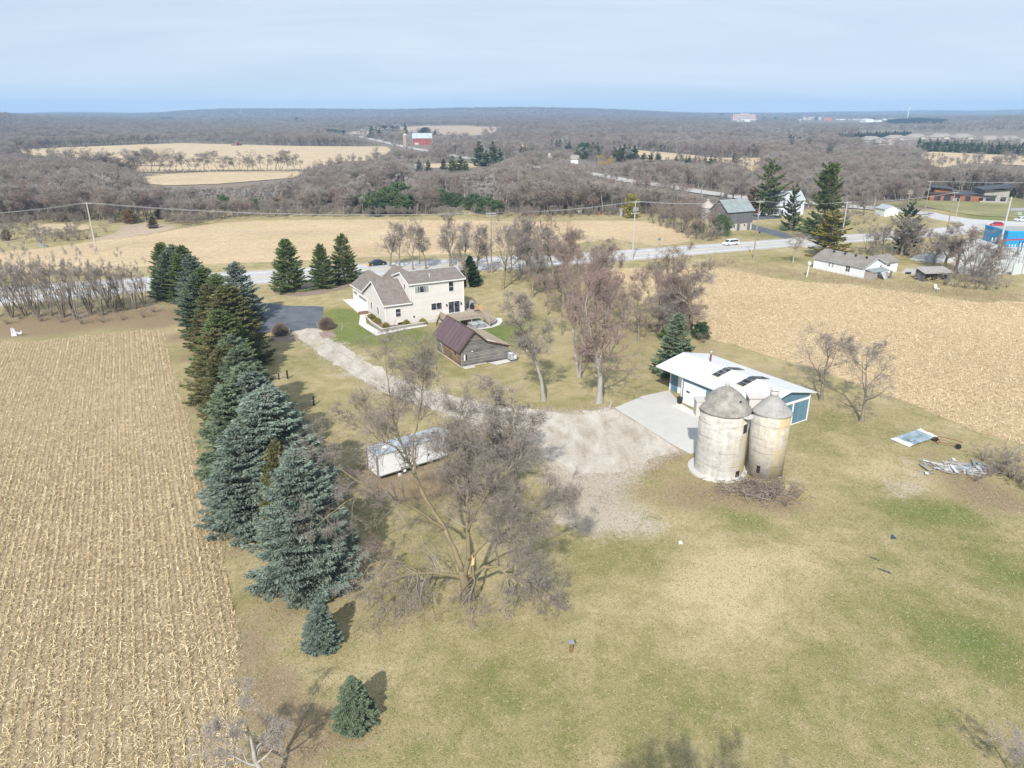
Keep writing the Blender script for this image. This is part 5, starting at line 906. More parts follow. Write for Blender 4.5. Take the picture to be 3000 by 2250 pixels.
for i in range(26):                                              # hedge line between the two far fields, tall trees
    x = 405 + i * 19 + rng.uniform(-6, 6); HEDGE.append((x, 506 - (x - 400) * .008, rng.uniform(438, 468)))
for i in range(30): x = 400 + i * 17; HEDGE.append((x, 507, 494))
for i in range(16): x = rng.uniform(285, 400); HEDGE.append((x, 520, rng.uniform(430, 480)))
for i in range(10): x = rng.uniform(390, 470); HEDGE.append((x, 488, rng.uniform(432, 455)))
HP = []
for x, y, t_ in HEDGE: a = g(x, y); HP.append((a[0], a[1], a[2], max(3, zat(a[1], t_) - a[2]), x, y))
for i in range(85):                                              # white birches
    x = rng.uniform(500, 860) if i < 60 else rng.uniform(1380, 1465); y = rng.uniform(592, 603); t_ = rng.uniform(536, 560) if i < 60 else rng.uniform(520, 550); a = g(x, y); HP.append((a[0], a[1], a[2], zat(a[1], t_) - a[2], x, y))
NBI = 85
PT.append(np.array(HP)); PT = np.concatenate(PT)
R = np.random.default_rng(99); n = len(PT)
cl = np.sin(PT[:, 0] / 60) * np.cos(PT[:, 1] / 80) + R.normal(0, .5, n)
idx = R.choice([0, 0, 1, 1, 2, 3, 4], n); idx = np.where(cl > 1.25, 4, idx); idx = np.where(cl < -.9, 1, idx)
px, py = PT[:, 4], PT[:, 5]
birch = ((px > 480) & (px < 860) & (py < 625) & (py > 590)) | ((px > 1360) & (px < 1480) & (py > 540) & (py < 600)) | ((px > 1030) & (px < 1220) & (py > 560) & (py < 600)) | ((px > 1980) & (px < 2900) & (py > 380) & (py < 450) & (np.sin(px / 50) > .1)) | ((px > 200) & (px < 330) & (py > 560) & (py < 610)) | ((px > 2560) & (py > 360) & (py < 385))
idx = np.where(birch & (R.random(n) < .65), 6, idx); idx = np.where((R.random(n) < .17), 5, idx); idx = np.where(PT[:, 3] < 5.5, 7, idx); idx[-NBI:] = 6
wd = np.where(PT[:, 1] > 2200, 2.6, np.where(PT[:, 1] > 1000, 1.7, 1.12)) * R.uniform(.85, 1.25, n); wd = np.where(PT[:, 1] > 5200, 3.6, wd); NH = len(HEDGE); wd[-NBI - NH:-NBI] *= 1.5
size = PT[:, 3] / PT[:, 1]; order = np.argsort(-size)
# the biggest in view stand as trees of their own; a dozen of every kind first
NAMES = {0: ('woodland_tree', 'bare grey brown tree in the woods beyond the corn field', 'bare trees in the far woods'), 1: ('woodland_tree', 'bare light grey tree in the woods beyond the corn field', 'light grey trees in the far woods'), 2: ('woodland_tree', 'wide dark brown bare tree in the woods beyond the corn field', 'brown trees in the far woods'),
         3: ('woodland_tree', 'bare tree with several trunks in the woods beyond the corn field', 'several trunked trees in the far woods'), 4: ('woodland_tree', 'bare tree with a reddish crown in the woods beyond the corn field', 'reddish trees in the far woods'), 5: ('woodland_tree', 'bare tree with a pale trunk in the woods beyond the corn field', 'pale trunked trees in the far woods'),
         6: ('birch_tree', 'slim white birch in the woods beyond the corn field', 'white birches in the far woods'), 7: ('woodland_shrub', 'low brown bush at the foot of the woods beyond the corn field', 'bushes in the far woods')}
chosen = set(); cnt = 0
for i in order:
    if cnt >= 290: break
    if not (0 < px[i] < 3000) or (PT[i, 3] < 4.6 and PT[i, 1] < 320): continue
    chosen.add(int(i)); cnt += 1
first = {}
for i in chosen:
    k = int(idx[i]); nm, lb, gr = NAMES[k]; o = link(nm, PM[k]); o.location = PT[i, :3]; o.rotation_euler = (0, 0, R.uniform(0, 6.28))
    s = PT[i, 3] / 13.3; o.scale = (s * wd[i], s * wd[i], s); tag(o, lb, 'shrub' if k == 7 else 'tree', gr); first.setdefault(k, o)
for j, (x, y, t_, w) in enumerate(((1777, 508, 454, 1.5), (1178, 408, 378, 1.5))):
    a = g(x, y); hh = zat(a[1], t_) - a[2]; o = link('willow_tree', PM[8]); o.location = a; o.scale = (hh / 13.3 * w, hh / 13.3 * w, hh / 13.3); tag(o, ['round golden willow beside the small white house in the woods', 'orange willow crown left of the red barn'][j], 'tree'); first.setdefault(8, o)
rest = np.array([i for i in range(n) if i not in chosen])
def scatter(name, P, rot, scl, ix, protos, label, cat):
    me = bpy.data.meshes.new(name); me.vertices.add(len(P)); me.vertices.foreach_set('co', P.astype(np.float32).ravel())
    for nm, ty, d, key in (('rot', 'FLOAT', rot.astype(np.float32), 'value'), ('scl', 'FLOAT_VECTOR', scl.astype(np.float32).ravel(), 'vector'), ('idx', 'INT', ix.astype(np.int32), 'value')):
        a = me.attributes.new(nm, ty, 'POINT'); a.data.foreach_set(key, d)
    o = link(name, me); tag(o, label, cat, kind='stuff')
    ng = bpy.data.node_groups.new(name, 'GeometryNodeTree'); ng.interface.new_socket('Geometry', in_out='INPUT', socket_type='NodeSocketGeometry'); ng.interface.new_socket('Geometry', in_out='OUTPUT', socket_type='NodeSocketGeometry')
    N, Lk = ng.nodes, ng.links; gi = N.new('NodeGroupInput'); go = N.new('NodeGroupOutput'); ip = N.new('GeometryNodeInstanceOnPoints'); jn = N.new('GeometryNodeJoinGeometry')
    for po in reversed(protos):
        oi = N.new('GeometryNodeObjectInfo'); oi.transform_space = 'ORIGINAL'; oi.inputs['Object'].default_value = po; oi.inputs['As Instance'].default_value = True; Lk.new(oi.outputs['Geometry'], jn.inputs[0])
    def na(nm, ty):
        q = N.new('GeometryNodeInputNamedAttribute'); q.data_type = ty; q.inputs[0].default_value = nm; return q.outputs[0]
    cx = N.new('ShaderNodeCombineXYZ'); Lk.new(na('rot', 'FLOAT'), cx.inputs[2])
    mp_ = N.new('GeometryNodeMeshToPoints'); Lk.new(gi.outputs[0], mp_.inputs[0]); Lk.new(mp_.outputs[0], ip.inputs['Points'])
    Lk.new(jn.outputs[0], ip.inputs['Instance']); ip.inputs['Pick Instance'].default_value = True; Lk.new(na('idx', 'INT'), ip.inputs['Instance Index'])
    Lk.new(cx.outputs[0], ip.inputs['Rotation']); Lk.new(na('scl', 'FLOAT_VECTOR'), ip.inputs['Scale']); Lk.new(ip.outputs[0], go.inputs[0])
    md = o.modifiers.new('scatter', 'NODES'); md.node_group = ng; return o
keys = sorted(k for k in first if k < 8)
remap = {k: i for i, k in enumerate(keys)}; ii = np.array([remap.get(int(k), 0) for k in idx[rest]])
s = PT[rest, 3] / 13.3
scatter('woods', PT[rest, :3], R.uniform(0, 6.28, len(rest)), np.stack([s * wd[rest], s * wd[rest], s], 1), ii, [first[k] for k in keys], 'leafless grey woods covering the rolling hills to the horizon', 'woods')
print('WOODS', n, len(rest))
# ------------------------------------------------------------------ building materials
M_siding = stripes('cream_siding', (.66, .625, .59), 2, .2, .1, .04, .78, .6, c2=(.73, .70, .67)); M_trim = pm('white_trim', (.78, .78, .77), .05, 2, .5)
M_shingle = pm('grey_brown_shingles', (.17, .145, .125), .22, 1.2, .9, c2=(.27, .235, .21), bump=.2)
m, nt, p = nmat('window_glass'); p.inputs['Base Color'].default_value = (.03, .035, .045, 1); p.inputs['Roughness'].default_value = .12; p.inputs['Specular IOR Level'].default_value = .2; M_glass = m
nt.links.new(nramp(nt, nnoise(nt, ncoord(nt), 1.5, 2), [(.4, (.015, .018, .022)), (.65, (.09, .10, .12))]), p.inputs['Base Color'])
M_curt = pm('curtain', (.30, .33, .34), .2, 2, .9); M_wood = pm('deck_boards', (.36, .29, .23), .2, 3, .85, c2=(.48, .41, .34)); M_woodnew = pm('new_lumber', (.58, .40, .22), .15, 3, .8)
M_dark = pm('dark_plastic', (.03, .03, .035), .2, 3, .5); M_greyp = pm('grey_cover', (.22, .24, .26), .25, 3, .6, c2=(.36, .38, .40)); M_rubber = pm('rubber', (.02, .02, .02), .3, 5, .8); M_steel = pm('galvanised', (.45, .46, .47), .15, 3, .45, metal=.6)
M_block = stripes('retaining_block', (.36, .33, .29), 2, .2, .12, .2, .6, .9)
def window(root, c, ax, n, w, h, cols=1, mid=False, mat=None, fr=.07, glass=None, name='window'):
    """a window on a wall: frame standing proud with its pane as a sub-part"""
    c = Vector(c); ax = Vector(ax).normalized(); n = Vector(n).normalized(); up = Vector((0, 0, 1)); m = MB()
    def bar(a0, a1, b0, b1, d=.06):
        P = [c + ax * a + up * b + n * .004 for a, b in ((a0, b0), (a1, b0), (a1, b1), (a0, b1))]; m.extrude(P, n * d)
    bar(-w / 2 - fr, -w / 2, -h / 2 - fr, h / 2 + fr); bar(w / 2, w / 2 + fr, -h / 2 - fr, h / 2 + fr); bar(-w / 2, w / 2, -h / 2 - fr, -h / 2); bar(-w / 2, w / 2, h / 2, h / 2 + fr)
    for k in range(1, cols): x = -w / 2 + w * k / cols; bar(x - fr * .45, x + fr * .45, -h / 2, h / 2, .05)
    if mid: bar(-w / 2, w / 2, -fr * .35, fr * .35, .045)
    o = m.build(name, mat or M_trim, root); q = MB(); P = [c + ax * a + up * b + n * .003 for a, b in ((-w / 2, -h / 2), (w / 2, -h / 2), (w / 2, h / 2), (-w / 2, h / 2))]; q.extrude(P, n * .02)
    q.build('pane', glass or M_glass, o); return o
def panel_door(root, c, ax, n, w, h, mat, frm=None, rows=4, lights=0, name='garage_door'):
    c = Vector(c); ax = Vector(ax).normalized(); n = Vector(n).normalized(); up = Vector((0, 0, 1)); m = MB()
    for r in range(rows):
        b0, b1 = h * r / rows + .012, h * (r + 1) / rows - .012; P = [c + ax * a + up * b for a, b in ((-w / 2, b0), (w / 2, b0), (w / 2, b1), (-w / 2, b1))]; m.extrude([p + n * .004 for p in P], n * .05)
    o = m.build(name, mat, root)
    if frm:
        f = MB()
        for a0, a1, b0, b1 in ((-w / 2 - .12, -w / 2, 0, h + .12), (w / 2, w / 2 + .12, 0, h + .12), (-w / 2, w / 2, h, h + .12)): f.extrude([c + ax * a + up * b + n * .003 for a, b in ((a0, b0), (a1, b0), (a1, b1), (a0, b1))], n * .08)
        f.build('door_frame', frm, o)
    if lights:
        q = MB()
        for k in range(lights):
            a = -w / 2 + w * (k + .5) / lights; P = [c + ax * x + up * z + n * .06 for x, z in ((a - .22, h * .72), (a + .22, h * .72), (a + .22, h * .94), (a - .22, h * .94))]; q.extrude(P, n * .01)
        q.build('pane', M_glass, o)
    return o
U, Vv, XN, YN = (1, 0, 0), (0, 1, 0), (-1, 0, 0), (0, -1, 0)
def gable_roof(m, x0, x1, y0, y1, ze, zr, th=.14, axis='x', ov=.35, ym=None):
    """two slabs; ridge runs along `axis`"""
    if axis == 'x':
        c = (y0 + y1) / 2 if ym is None else ym; s = (zr - ze) / (c - y0); s2 = (zr - ze) / (y1 - c)
        m.plate([(x0 - ov, y0 - ov, ze - s * ov), (x1 + ov, y0 - ov, ze - s * ov), (x1 + ov, c, zr), (x0 - ov, c, zr)], th); m.plate([(x0 - ov, c + .001, zr), (x1 + ov, c + .001, zr), (x1 + ov, y1 + ov, ze - s2 * ov), (x0 - ov, y1 + ov, ze - s2 * ov)], th)
    else:
        c = (x0 + x1) / 2 if ym is None else ym; s = (zr - ze) / (c - x0); s2 = (zr - ze) / (x1 - c)
        m.plate([(x0 - ov, y0 - ov, ze - s * ov), (c, y0 - ov, zr), (c, y1 + ov, zr), (x0 - ov, y1 + ov, ze - s * ov)], th); m.plate([(c + .001, y0 - ov, zr), (x1 + ov, y0 - ov, ze - s2 * ov), (x1 + ov, y1 + ov, ze - s2 * ov), (c + .001, y1 + ov, zr)], th)
# ------------------------------------------------------------------ the cream house (local x along its long front, y along the garage side)
A0 = (-23.07, 125.39); HA = math.radians(28.5)
hs = thing('farmhouse', 'two storey cream house with grey brown roofs, white garage doors and a rear deck', 'house', (A0[0], A0[1], 0), HA)
w = MB(); w.hull([(0, 0, -.6), (4.9, 0, -.6), (4.9, 12.2, -.6), (0, 12.2, -.6)], [(0, 0, 4.0), (4.9, 0, 4.0), (4.9, 12.2, 4.0), (0, 12.2, 4.0)])
w.extrude([(0, 0.02, 4.0), (0, 12.18, 4.0), (0, 6.1, 7.05)], (4.88, 0, 0))
w.box(0.002, 10.8, 12.19, 20, -.6, 4.0); w.box(4.92, 15.8, 0.003, 8.4, -1.6, 7.3); w.extrude([(4.92, .02, 7.3), (4.92, 8.38, 7.3), (4.92, 4.2, 8.55)], (10.88, 0, 0)); w.box(4.92, 10.8, 8.41, 12.2, -.6, 4.0)
w.box(15.8, 17.3, 3.6, 7.6, -1.4, 4.6)
w.build('wall', M_siding, hs)
f = MB(); f.box(-.03, 15.83, -.03, 0, -1.6, .12); f.box(-.03, 0, 0, 20.02, -.6, .75); f.build('foundation', M_conc, hs)
r = MB()
gable_roof(r, 0, 4.85, 0, 12.2, 4.0, 7.1, ov=.35); gable_roof(r, 4.92, 15.8, 0, 8.4, 7.3, 8.6, ov=.3)
zf = 4.02
def hip(m, x0, x1, y0, y1, yb, zr, run, ov=.35, valley=None):                  # hip at the far end, running into the house at yb
    c = (x0 + x1) / 2; s = (zr - zf) / (c - x0); e = zf - s * ov; q = y1 + ov
    m.plate([(x0 - ov, valley or yb, e), (x0 - ov, q, e), (c, y1 - run, zr), (c, yb, zr)], .14); m.plate([(x1 + ov, yb, e), (c, yb, zr), (c, y1 - run, zr), (x1 + ov, q, e)], .14); m.plate([(x0 - ov, q, e), (x1 + ov, q, e), (c, y1 - run, zr)], .14)
hip(r, 0, 5.6, 12, 20, 6.3, 6.95, 2.4, valley=12.35); hip(r, 5.3, 10.9, 12, 19.4, 8.2, 7.6, 2.6)
r.plate([(15.6, 3.2, 4.75), (17.65, 3.2, 4.45), (17.65, 8.0, 4.45), (15.6, 8.0, 4.75)], .12)
rf = r.build('roof', M_shingle, hs)
v_ = MB(); v_.tube([(9.6, 1.7, 7.7), (9.6, 1.7, 8.5)], .06); v_.build('vent_pipe', M_trim, rf)
v_ = MB(); v_.box(9.3, 9.95, 1.3, 2.0, 7.85, 8.02); v_.build('vent_flashing', M_steel, rf)
t_ = MB()                                                        # white fascia, gutters, rakes
def rake(a, b, off): t_.beam(Vector(a) + Vector(off), Vector(b) + Vector(off), .05, .24)
rake((-.37, -.37, 3.9), (-.37, 6.1, 7.16), (0, 0, 0)); rake((-.37, 6.1, 7.16), (-.37, 12.4, 3.95), (0, 0, 0)); t_.box(-.35, 5.1, -.44, -.35, 3.74, 3.94)
rake((4.6, -.32, 7.28), (4.6, 4.2, 8.7), (0, 0, 0)); rake((4.6, 4.2, 8.7), (4.6, 8.72, 7.28), (0, 0, 0)); t_.box(4.62, 16.1, -.40, -.3, 7.12, 7.32)
rake((16.12, -.32, 7.28), (16.12, 4.2, 8.7), (0, 0, 0)); rake((16.12, 4.2, 8.7), (16.12, 8.72, 7.28), (0, 0, 0)); t_.box(-.44, -.34, 12.4, 20.4, 3.66, 3.86)
for x, z1 in ((.12, 3.75), (5.0, 7.1)): t_.box(x, x + .1, -.11, -.01, 4.1 if x > 1 else 0, z1)
t_.box(15.7, 15.8, -.11, -.01, -1, 7.1)
t_.build('fascia', M_trim, hs)
for y, z, w_, h_ in ((7.7, 2.2, .6, 1.25), (3.9, 2.1, .6, 1.25)): window(hs, (0, y, z), Vv, XN, w_ + .25, h_ + .1, fr=.04)
window(hs, (2.5, 0, 2.25), U, YN, .95, 1.45, 1, True); window(hs, (2.75, -.03, .18), U, YN, 1.0, .5)
window(hs, (7.3, 0, 6.1), U, YN, 2.7, 1.15, 3); window(hs, (13.2, 0, 6.0), U, YN, .95, 1.75, 1, True)
window(hs, (10.1, 0, 2.55), U, YN, 2.1, 1.25, 2); window(hs, (13.7, 0, 2.0), U, YN, 2.3, 2.15, 2, name='sliding_door')
window(hs, (4.92, 2.4, 6.4), Vv, XN, .7, .9)
q = MB()
for x in (6.25, 8.35): q.extrude([(x - .36, -.028, 5.55), (x + .36, -.028, 5.55), (x + .36, -.028, 6.65), (x - .36, -.028, 6.65)], (0, -.01, 0))
q.build('curtain', M_curt, hs)
panel_door(hs, (0, 13.1, .5), Vv, XN, 5.0, 2.3, M_trim, M_trim, 4, 8); panel_door(hs, (0, 17.9, .6), Vv, XN, 2.7, 2.3, M_trim, M_trim, 4, 4)
for x in (12.15, 15.15): q = MB(); q.box(x - .09, x + .09, -.2, -.01, 2.3, 2.75); q.build('wall_lamp', M_dark, hs)
q = MB(); q.box(5.4, 5.65, -.1, -.005, 1.0, 1.3); q.build('dryer_vent', M_dark, hs)
# deck, curved steps and patio
dk = thing('deck', 'raised wooden deck with railings behind the house, above the covered hot tub', 'deck', (A0[0], A0[1], 0), HA)
q = MB()
for k in range(int(4.6 / .15)): q.box(10.2 + max(0, 0), 17.6, -.05 - .15 * k - .138, -.05 - .15 * k, .78, .82) if k < 30 else None
for k in range(24): q.box(15.85 if k * .15 < 3.5 else 17.35, 19.2, .02 + .15 * k, .02 + .15 * k + .138, .78, .82)
q.build('floor', M_wood, dk)
q = MB(); q.box(10.2, 17.6, -4.58, -4.52, .5, .77); q.box(17.55, 17.61, -4.5, -.2, .5, .77); q.box(19.15, 19.2, -.0, 3.6, .5, .77); q.box(10.2, 10.26, -4.5, -.1, .5, .77); q.build('skirt_board', M_wood, dk)
for x in (10.4, 12.8, 15.2, 17.4):
    z0 = float(land(A0[0] + x * math.cos(HA) + 4.4 * math.sin(HA), A0[1] + x * math.sin(HA) - 4.4 * math.cos(HA))); q = MB(); q.box(x, x + .14, -4.48, -4.34, z0 - .1, .49); q.build('leg', M_wood, dk)
def railing(a, b, mat, n=None, par=dk, h=.95):
    a, b = Vector(a), Vector(b); L = (b - a).length; q = MB(); up = Vector((0, 0, 1)); q.beam(a + up * h, b + up * h, .12, .05); q.beam(a + up * .1, b + up * .1, .05, .05)
    for k in range(int(L / .13) + 1): p_ = a + (b - a) * (k * .13 / L); q.beam(p_ + up * .1, p_ + up * h, .05)
    for k in range(max(2, int(L / 2) + 1)): p_ = a + (b - a) * (k / max(1, int(L / 2))); q.beam(p_ - up * .0, p_ + up * (h + .08), .09)
    q.build('railing', mat, par)
railing((10.3, -4.5, .82), (17.5, -4.5, .82), M_wood); railing((10.3, -4.4, .82), (10.3, -1.2, .82), M_wood); railing((18.3, .8, .82), (19.1, -1.4, .82), M_woodnew); railing((19.1, 3.6, .82), (19.1, .8, .82), M_wood)
railing((17.5, -4.5, .82), (18.2, -6.2, -.75), M_wood); railing((19.2, -1.4, .82), (21.0, -2.0, -.7), M_wood); railing((10.2, -1.2, .5), (8.6, -2.9, -.7), M_wood)
st = MB(); c0 = Vector((17.4, -1.6, 0))
for k in range(7):
    R0 = 1.2 + .42 * k; z = .82 - .2 * (k + 1); P = [c0 + Vector((math.cos(a) * R0, math.sin(a) * R0, z - .04)) for a in np.linspace(-1.35, -.1, 12)] + [c0 + Vector((math.cos(a) * (R0 + .40), math.sin(a) * (R0 + .40), z - .04)) for a in np.linspace(-.1, -1.35, 12)]
    st.extrude(P, (0, 0, .05)); P2 = [c0 + Vector((math.cos(a) * R0, math.sin(a) * R0, z - .2)) for a in np.linspace(-1.3, -.15, 10)] + [c0 + Vector((math.cos(a) * (R0 + .03), math.sin(a) * (R0 + .03), z - .2)) for a in np.linspace(-.15, -1.3, 10)]; st.extrude(P2, (0, 0, .155))
st.build('curved_steps', M_wood, dk)
def hl(x, y, z=0.0): return (A0[0] + x * math.cos(HA) - y * math.sin(HA), A0[1] + x * math.sin(HA) + y * math.cos(HA), z)
def hland(x, y): p = hl(x, y); return float(land(p[0], p[1]))
pat = [(14.6, -6.6), (16.5, -6.9), (18.6, -6.7), (20.6, -5.6), (22.2, -3.7), (22.8, -2.0), (21.9, -1.0), (20.4, -1.2), (18.4, -2.4), (17.2, -3.2), (14.6, -2.8)]
drape('patio', [hl(*p)[:2] for p in pat], M_conc2, .05, 1.0, world=True)
wk = [(-2.1, 9.0), (-2.3, 8.2), (-4.1, 3.2), (-3.5, -5.0), (7.0, -2.6), (7.4, -1.6), (-1.9, -3.3), (-2.6, 3.4), (-1.2, 8.2), (-.1, 8.6), (-.1, 9.6)]
drape('sidewalk', [hl(*p)[:2] for p in wk], M_conc2, .05, 1.5, world=True)
drape('sidewalk', [hl(*p)[:2] for p in [(-.05, 9.7), (-2.1, 9.6), (-2.1, 20.8), (-.05, 20.6)]], M_conc2, .05, 1.5, world=True)
drape('planting_bed', [hl(*p)[:2] for p in [(-.05, 8), (-1.2, 8), (-1.7, 3), (-1.5, -2.6), (7.2, -1.0), (7.2, -.05), (-.05, -.05)]], pm('bed_mulch', (.20, .13, .10), .3, 1.5), .07, 1.0, world=True)
tub = thing('hot_tub', 'grey square hot tub with a strapped cover on the white patio', 'hot tub', hl(16.1, -4.6, hland(16.1, -4.6) + .05), HA)
q = MB(); q.hull([(-1.25, -1.2, 0), (1.25, -1.2, 0), (1.25, 1.2, 0), (-1.25, 1.2, 0)], [(-1.3, -1.25, .85), (1.3, -1.25, .85), (1.3, 1.25, .85), (-1.3, 1.25, .85)]); q.build('cabinet', M_greyp, tub)
q = MB(); q.hull([(-1.36, -1.3, .86), (-.02, -1.3, .86), (-.02, 1.3, .86), (-1.36, 1.3, .86)], [(-1.34, -1.28, .98), (-.02, -1.28, 1.04), (-.02, 1.28, 1.04), (-1.34, 1.28, .98)]); q.hull([(.02, -1.3, .86), (1.36, -1.3, .86), (1.36, 1.3, .86), (.02, 1.3, .86)], [(.02, -1.28, 1.04), (1.34, -1.28, .98), (1.34, 1.28, .98), (.02, 1.28, 1.04)])
q.build('cover', pm('vinyl_cover', (.40, .45, .45), .1, 2, .5), tub); q = MB(); q.beam((-.2, 1.2, 1.06), (.1, -1.2, 1.06), .07, .02); q.beam((.1, -1.31, 1.0), (-.6, -1.30, .1), .07, .02); q.build('strap', M_dark, tub)
for x, y, lb, hh, sx in ((18.5, 2.6, 'big grill under a grey fabric cover on the deck', 1.35, .8), (18.2, 1.1, 'smaller black covered grill nearest the deck rail', 1.1, .5)):
    t = thing('covered_grill', lb, 'grill', hl(x, y, .82), HA, 'covered grills on the deck'); q = MB()
    q.hull([(-sx, -.4, 0), (sx, -.4, 0), (sx, .4, 0), (-sx, .4, 0)], [(-sx * .95, -.36, hh * .7), (sx * .95, -.36, hh * .7), (sx * .95, .36, hh * .7), (-sx * .95, .36, hh * .7)]); q.hull([(-sx * .6, -.33, hh * .7), (sx * .6, -.33, hh * .7), (sx * .6, .33, hh * .7), (-sx * .6, .33, hh * .7)], [(-sx * .5, -.15, hh), (sx * .5, -.15, hh), (sx * .5, .2, hh), (-sx * .5, .2, hh)])
    q.build('cover', M_greyp if sx > .6 else M_dark, t)
rw = thing('retaining_wall', 'low L shaped block wall round the planting bed at the house corner', 'wall', hl(0, 0), HA)
q = MB(); PR = [(-1.3, 8.0), (-1.8, 3.0), (-1.6, -2.75), (7.3, -1.1)]
for a, b in zip(PR[:-1], PR[1:]): q.beam((a[0], a[1], .18), (b[0], b[1], .18 if b[0] < 5 else -.1), .28, .5)
q.build('blocks', M_block, rw); q = MB()
for a, b in zip(PR[:-1], PR[1:]): q.beam((a[0], a[1], .46), (b[0], b[1], .46 if b[0] < 5 else .18), .34, .06)
q.build('capstones', M_conc, rw)
sw = thing('brick_planter', 'low brown brick planter beside the garage walk', 'planter', hl(-1.3, 9.2, hland(-1.3, 9.2)), HA); q = MB(); q.box(-.9, .9, -.35, -.2, 0, .5); q.box(-.9, .9, .2, .35, 0, .5); q.box(-.9, -.75, -.199, .199, 0, .5); q.box(.75, .9, -.199, .199, 0, .5); q.build('bricks', pm('brown_brick', (.22, .12, .08), .25, 5), sw); q = MB(); q.box(-.74, .74, -.19, .19, .02, .42); q.build('soil', M_rubber, sw)
SPR['ball'] = None
def ball_mesh(seed, R0=.65, n=2600, l=.14, cov=1.0):
    R = np.random.default_rng(seed); a = Acc(); D = norm(R.normal(0, 1, (n, 3))); D[:, 2] = np.abs(D[:, 2]) * 1.0; q = R0 * (1 + .09 * np.sin(D[:, 0] * 5 + 1) * np.cos(D[:, 1] * 6)); C = D * (q * R.uniform(.72, 1.02, n))[:, None]; C[:, 2] = C[:, 2] * 1.35 + .05
    D2 = norm(D + R.normal(0, .5, (n, 3))); s = norm(np.cross(D2, R.normal(0, 1, (n, 3)))); a.quads(C, D2 * l, s * l * .45); a.quads(C * .8, s * l, D2 * l * .45); return a.mesh('leaves', [N_box])
BM = ball_mesh(1)
for (x, y), lb in zip([(-.85, 5.6), (-.75, 2.7), (-.3, -1.0), (2.3 + 1.4, -.75), (7.0, -.6)], ['round clipped yellow green bush at the garage end of the bed', 'round clipped bush on the side of the house near the corner', 'round clipped bush at the outer corner of the bed', 'round clipped bush right of the basement window', 'round clipped bush under the deck stair']):
    t = thing('clipped_bush', lb, 'bush', hl(x, y, hland(x, y) + .07), rng.uniform(0, 6), 'clipped bushes round the house'); t.scale = (1.05, 1.05, .95); link('leaves', BM, t); q = MB(); q.tube([(0, 0, -.1), (0, 0, .5)], .05, 6); q.build('stem', M_bark, t)
a, b = g(1262, 935)[:2]; bare_at('bush', (a, b, float(land(a, b))), 4.4, 4.0, M_bark, M_twig_b, 'shrub', 'tall leafless shrub between the deck and the purple roofed shed', None, cat='shrub', parts=('stems', 'twigs'))
for (px, py), w_, h_, lb in (((822, 980), 2.9, 2.9, 'round clipped leafless shrub left of the gravel drive'), ((957, 962), 2.9, 2.9, 'round clipped leafless shrub right of the gravel drive')):
    t = thing('round_shrub', lb, 'shrub', g(px, py), 0, 'round shrubs flanking the drive'); R = np.random.default_rng(px); n = 9000; ac = Acc(); D = norm(R.normal(0, 1, (n, 3))); D[:, 2] = np.abs(D[:, 2]); C = D * (w_ / 2 * R.uniform(.55, .92, n))[:, None]; C[:, 2] = C[:, 2] * 1.25 + .3
    ac.blades(R, C, D + R.normal(0, .35, (n, 3)), np.full(n, .4), np.full(n, .035)); link('twigs', ac.mesh('twigs', [M_twig_b]), t)
    ac = Acc(); S = np.zeros((18, 3)); S[:, :2] = R.normal(0, .15, (18, 2)); Dd = norm(np.stack([R.normal(0, .5, 18), R.normal(0, .5, 18), np.ones(18)], -1)); P, rr = grow(R, S, Dd, np.full(18, 2.0), np.full(18, .04), 3, .1, 0); ac.tubes(P, rr, 4); link('stems', ac.mesh('stems', [M_bark]), t)
for (px, py), dx in (((845, 985), .35), ((935, 965), -.3), ((1000, 968), .3)):
    t = MB(); t.beam((0, 0, 0), (dx, 0, 1.3), .09); o = t.build('leaning_stake', M_bark_p, None, g(px, py)); tag(o, {845: 'pale stake leaning at the left drive shrub', 935: 'pale stake leaning at the left side of the right drive shrub', 1000: 'pale stake leaning at the right side of the right drive shrub'}[px], 'stake', 'stakes by the drive shrubs')

# ------------------------------------------------------------------ old log shed with the purple roof
W0 = (-7.73, 102.8); WA = math.radians(28.3)
m, nt, p = nmat('weathered_boards')
def weathered(name, axis, cols, period=.24, dark=.25):
    return stripes(name, cols[0], axis, period, .14, .3, dark, .9, c2=cols[1], c3=cols[2], bump=.6, scale=1.4)
M_log = weathered('grey_log_boards', 2, [(.10, .095, .095), (.21, .20, .20), (.34, .31, .28)]); M_logb = weathered('brown_log_boards', 2, [(.09, .075, .065), (.24, .15, .09), (.42, .27, .14)])
ws = thing('log_shed', 'old wooden shed with a purple metal roof and a lean-to, beside the lawn', 'shed', (W0[0], W0[1], 0), WA)
q = MB(); q.extrude([(0, 0, 0), (4.23, 0, 0), (4.23, 0, 3.48), (2.1, 0, 5.35), (0, 0, 2.95)], (0, .14, 0)); q.extrude([(0, 9.65, 0), (4.23, 9.65, 0), (4.23, 9.65, 3.48), (2.1, 9.65, 5.35), (0, 9.65, 2.95)], (0, .14, 0)); q.build('gable_wall', M_log, ws)
q = MB(); q.box(-.004, .14, .141, 9.64, 0, 2.94); q.build('side_wall', M_logb, ws)
q = MB(); q.extrude([(4.24, .02, .15), (8.2, .02, .15), (8.2, .02, 2.25), (4.24, .02, 3.42)], (0, .12, 0)); q.extrude([(4.24, 9.65, .15), (8.2, 9.65, .15), (8.2, 9.65, 2.25), (4.24, 9.65, 3.42)], (0, .12, 0)); q.box(8.08, 8.2, .141, 9.64, .15, 2.2); q.build('lean_to_wall', M_log, ws)
M_purple = stripes('purple_metal', (.125, .075, .08), 1, .45, .28, .1, .5, .5, c2=(.20, .135, .145), bump=.8, metal=.2); M_tanroof = pm('tan_roofing', (.36, .29, .21), .12, .6, .9, c2=(.43, .355, .265)); M_brownt = pm('brown_trim', (.10, .055, .05), .1, 3, .6)
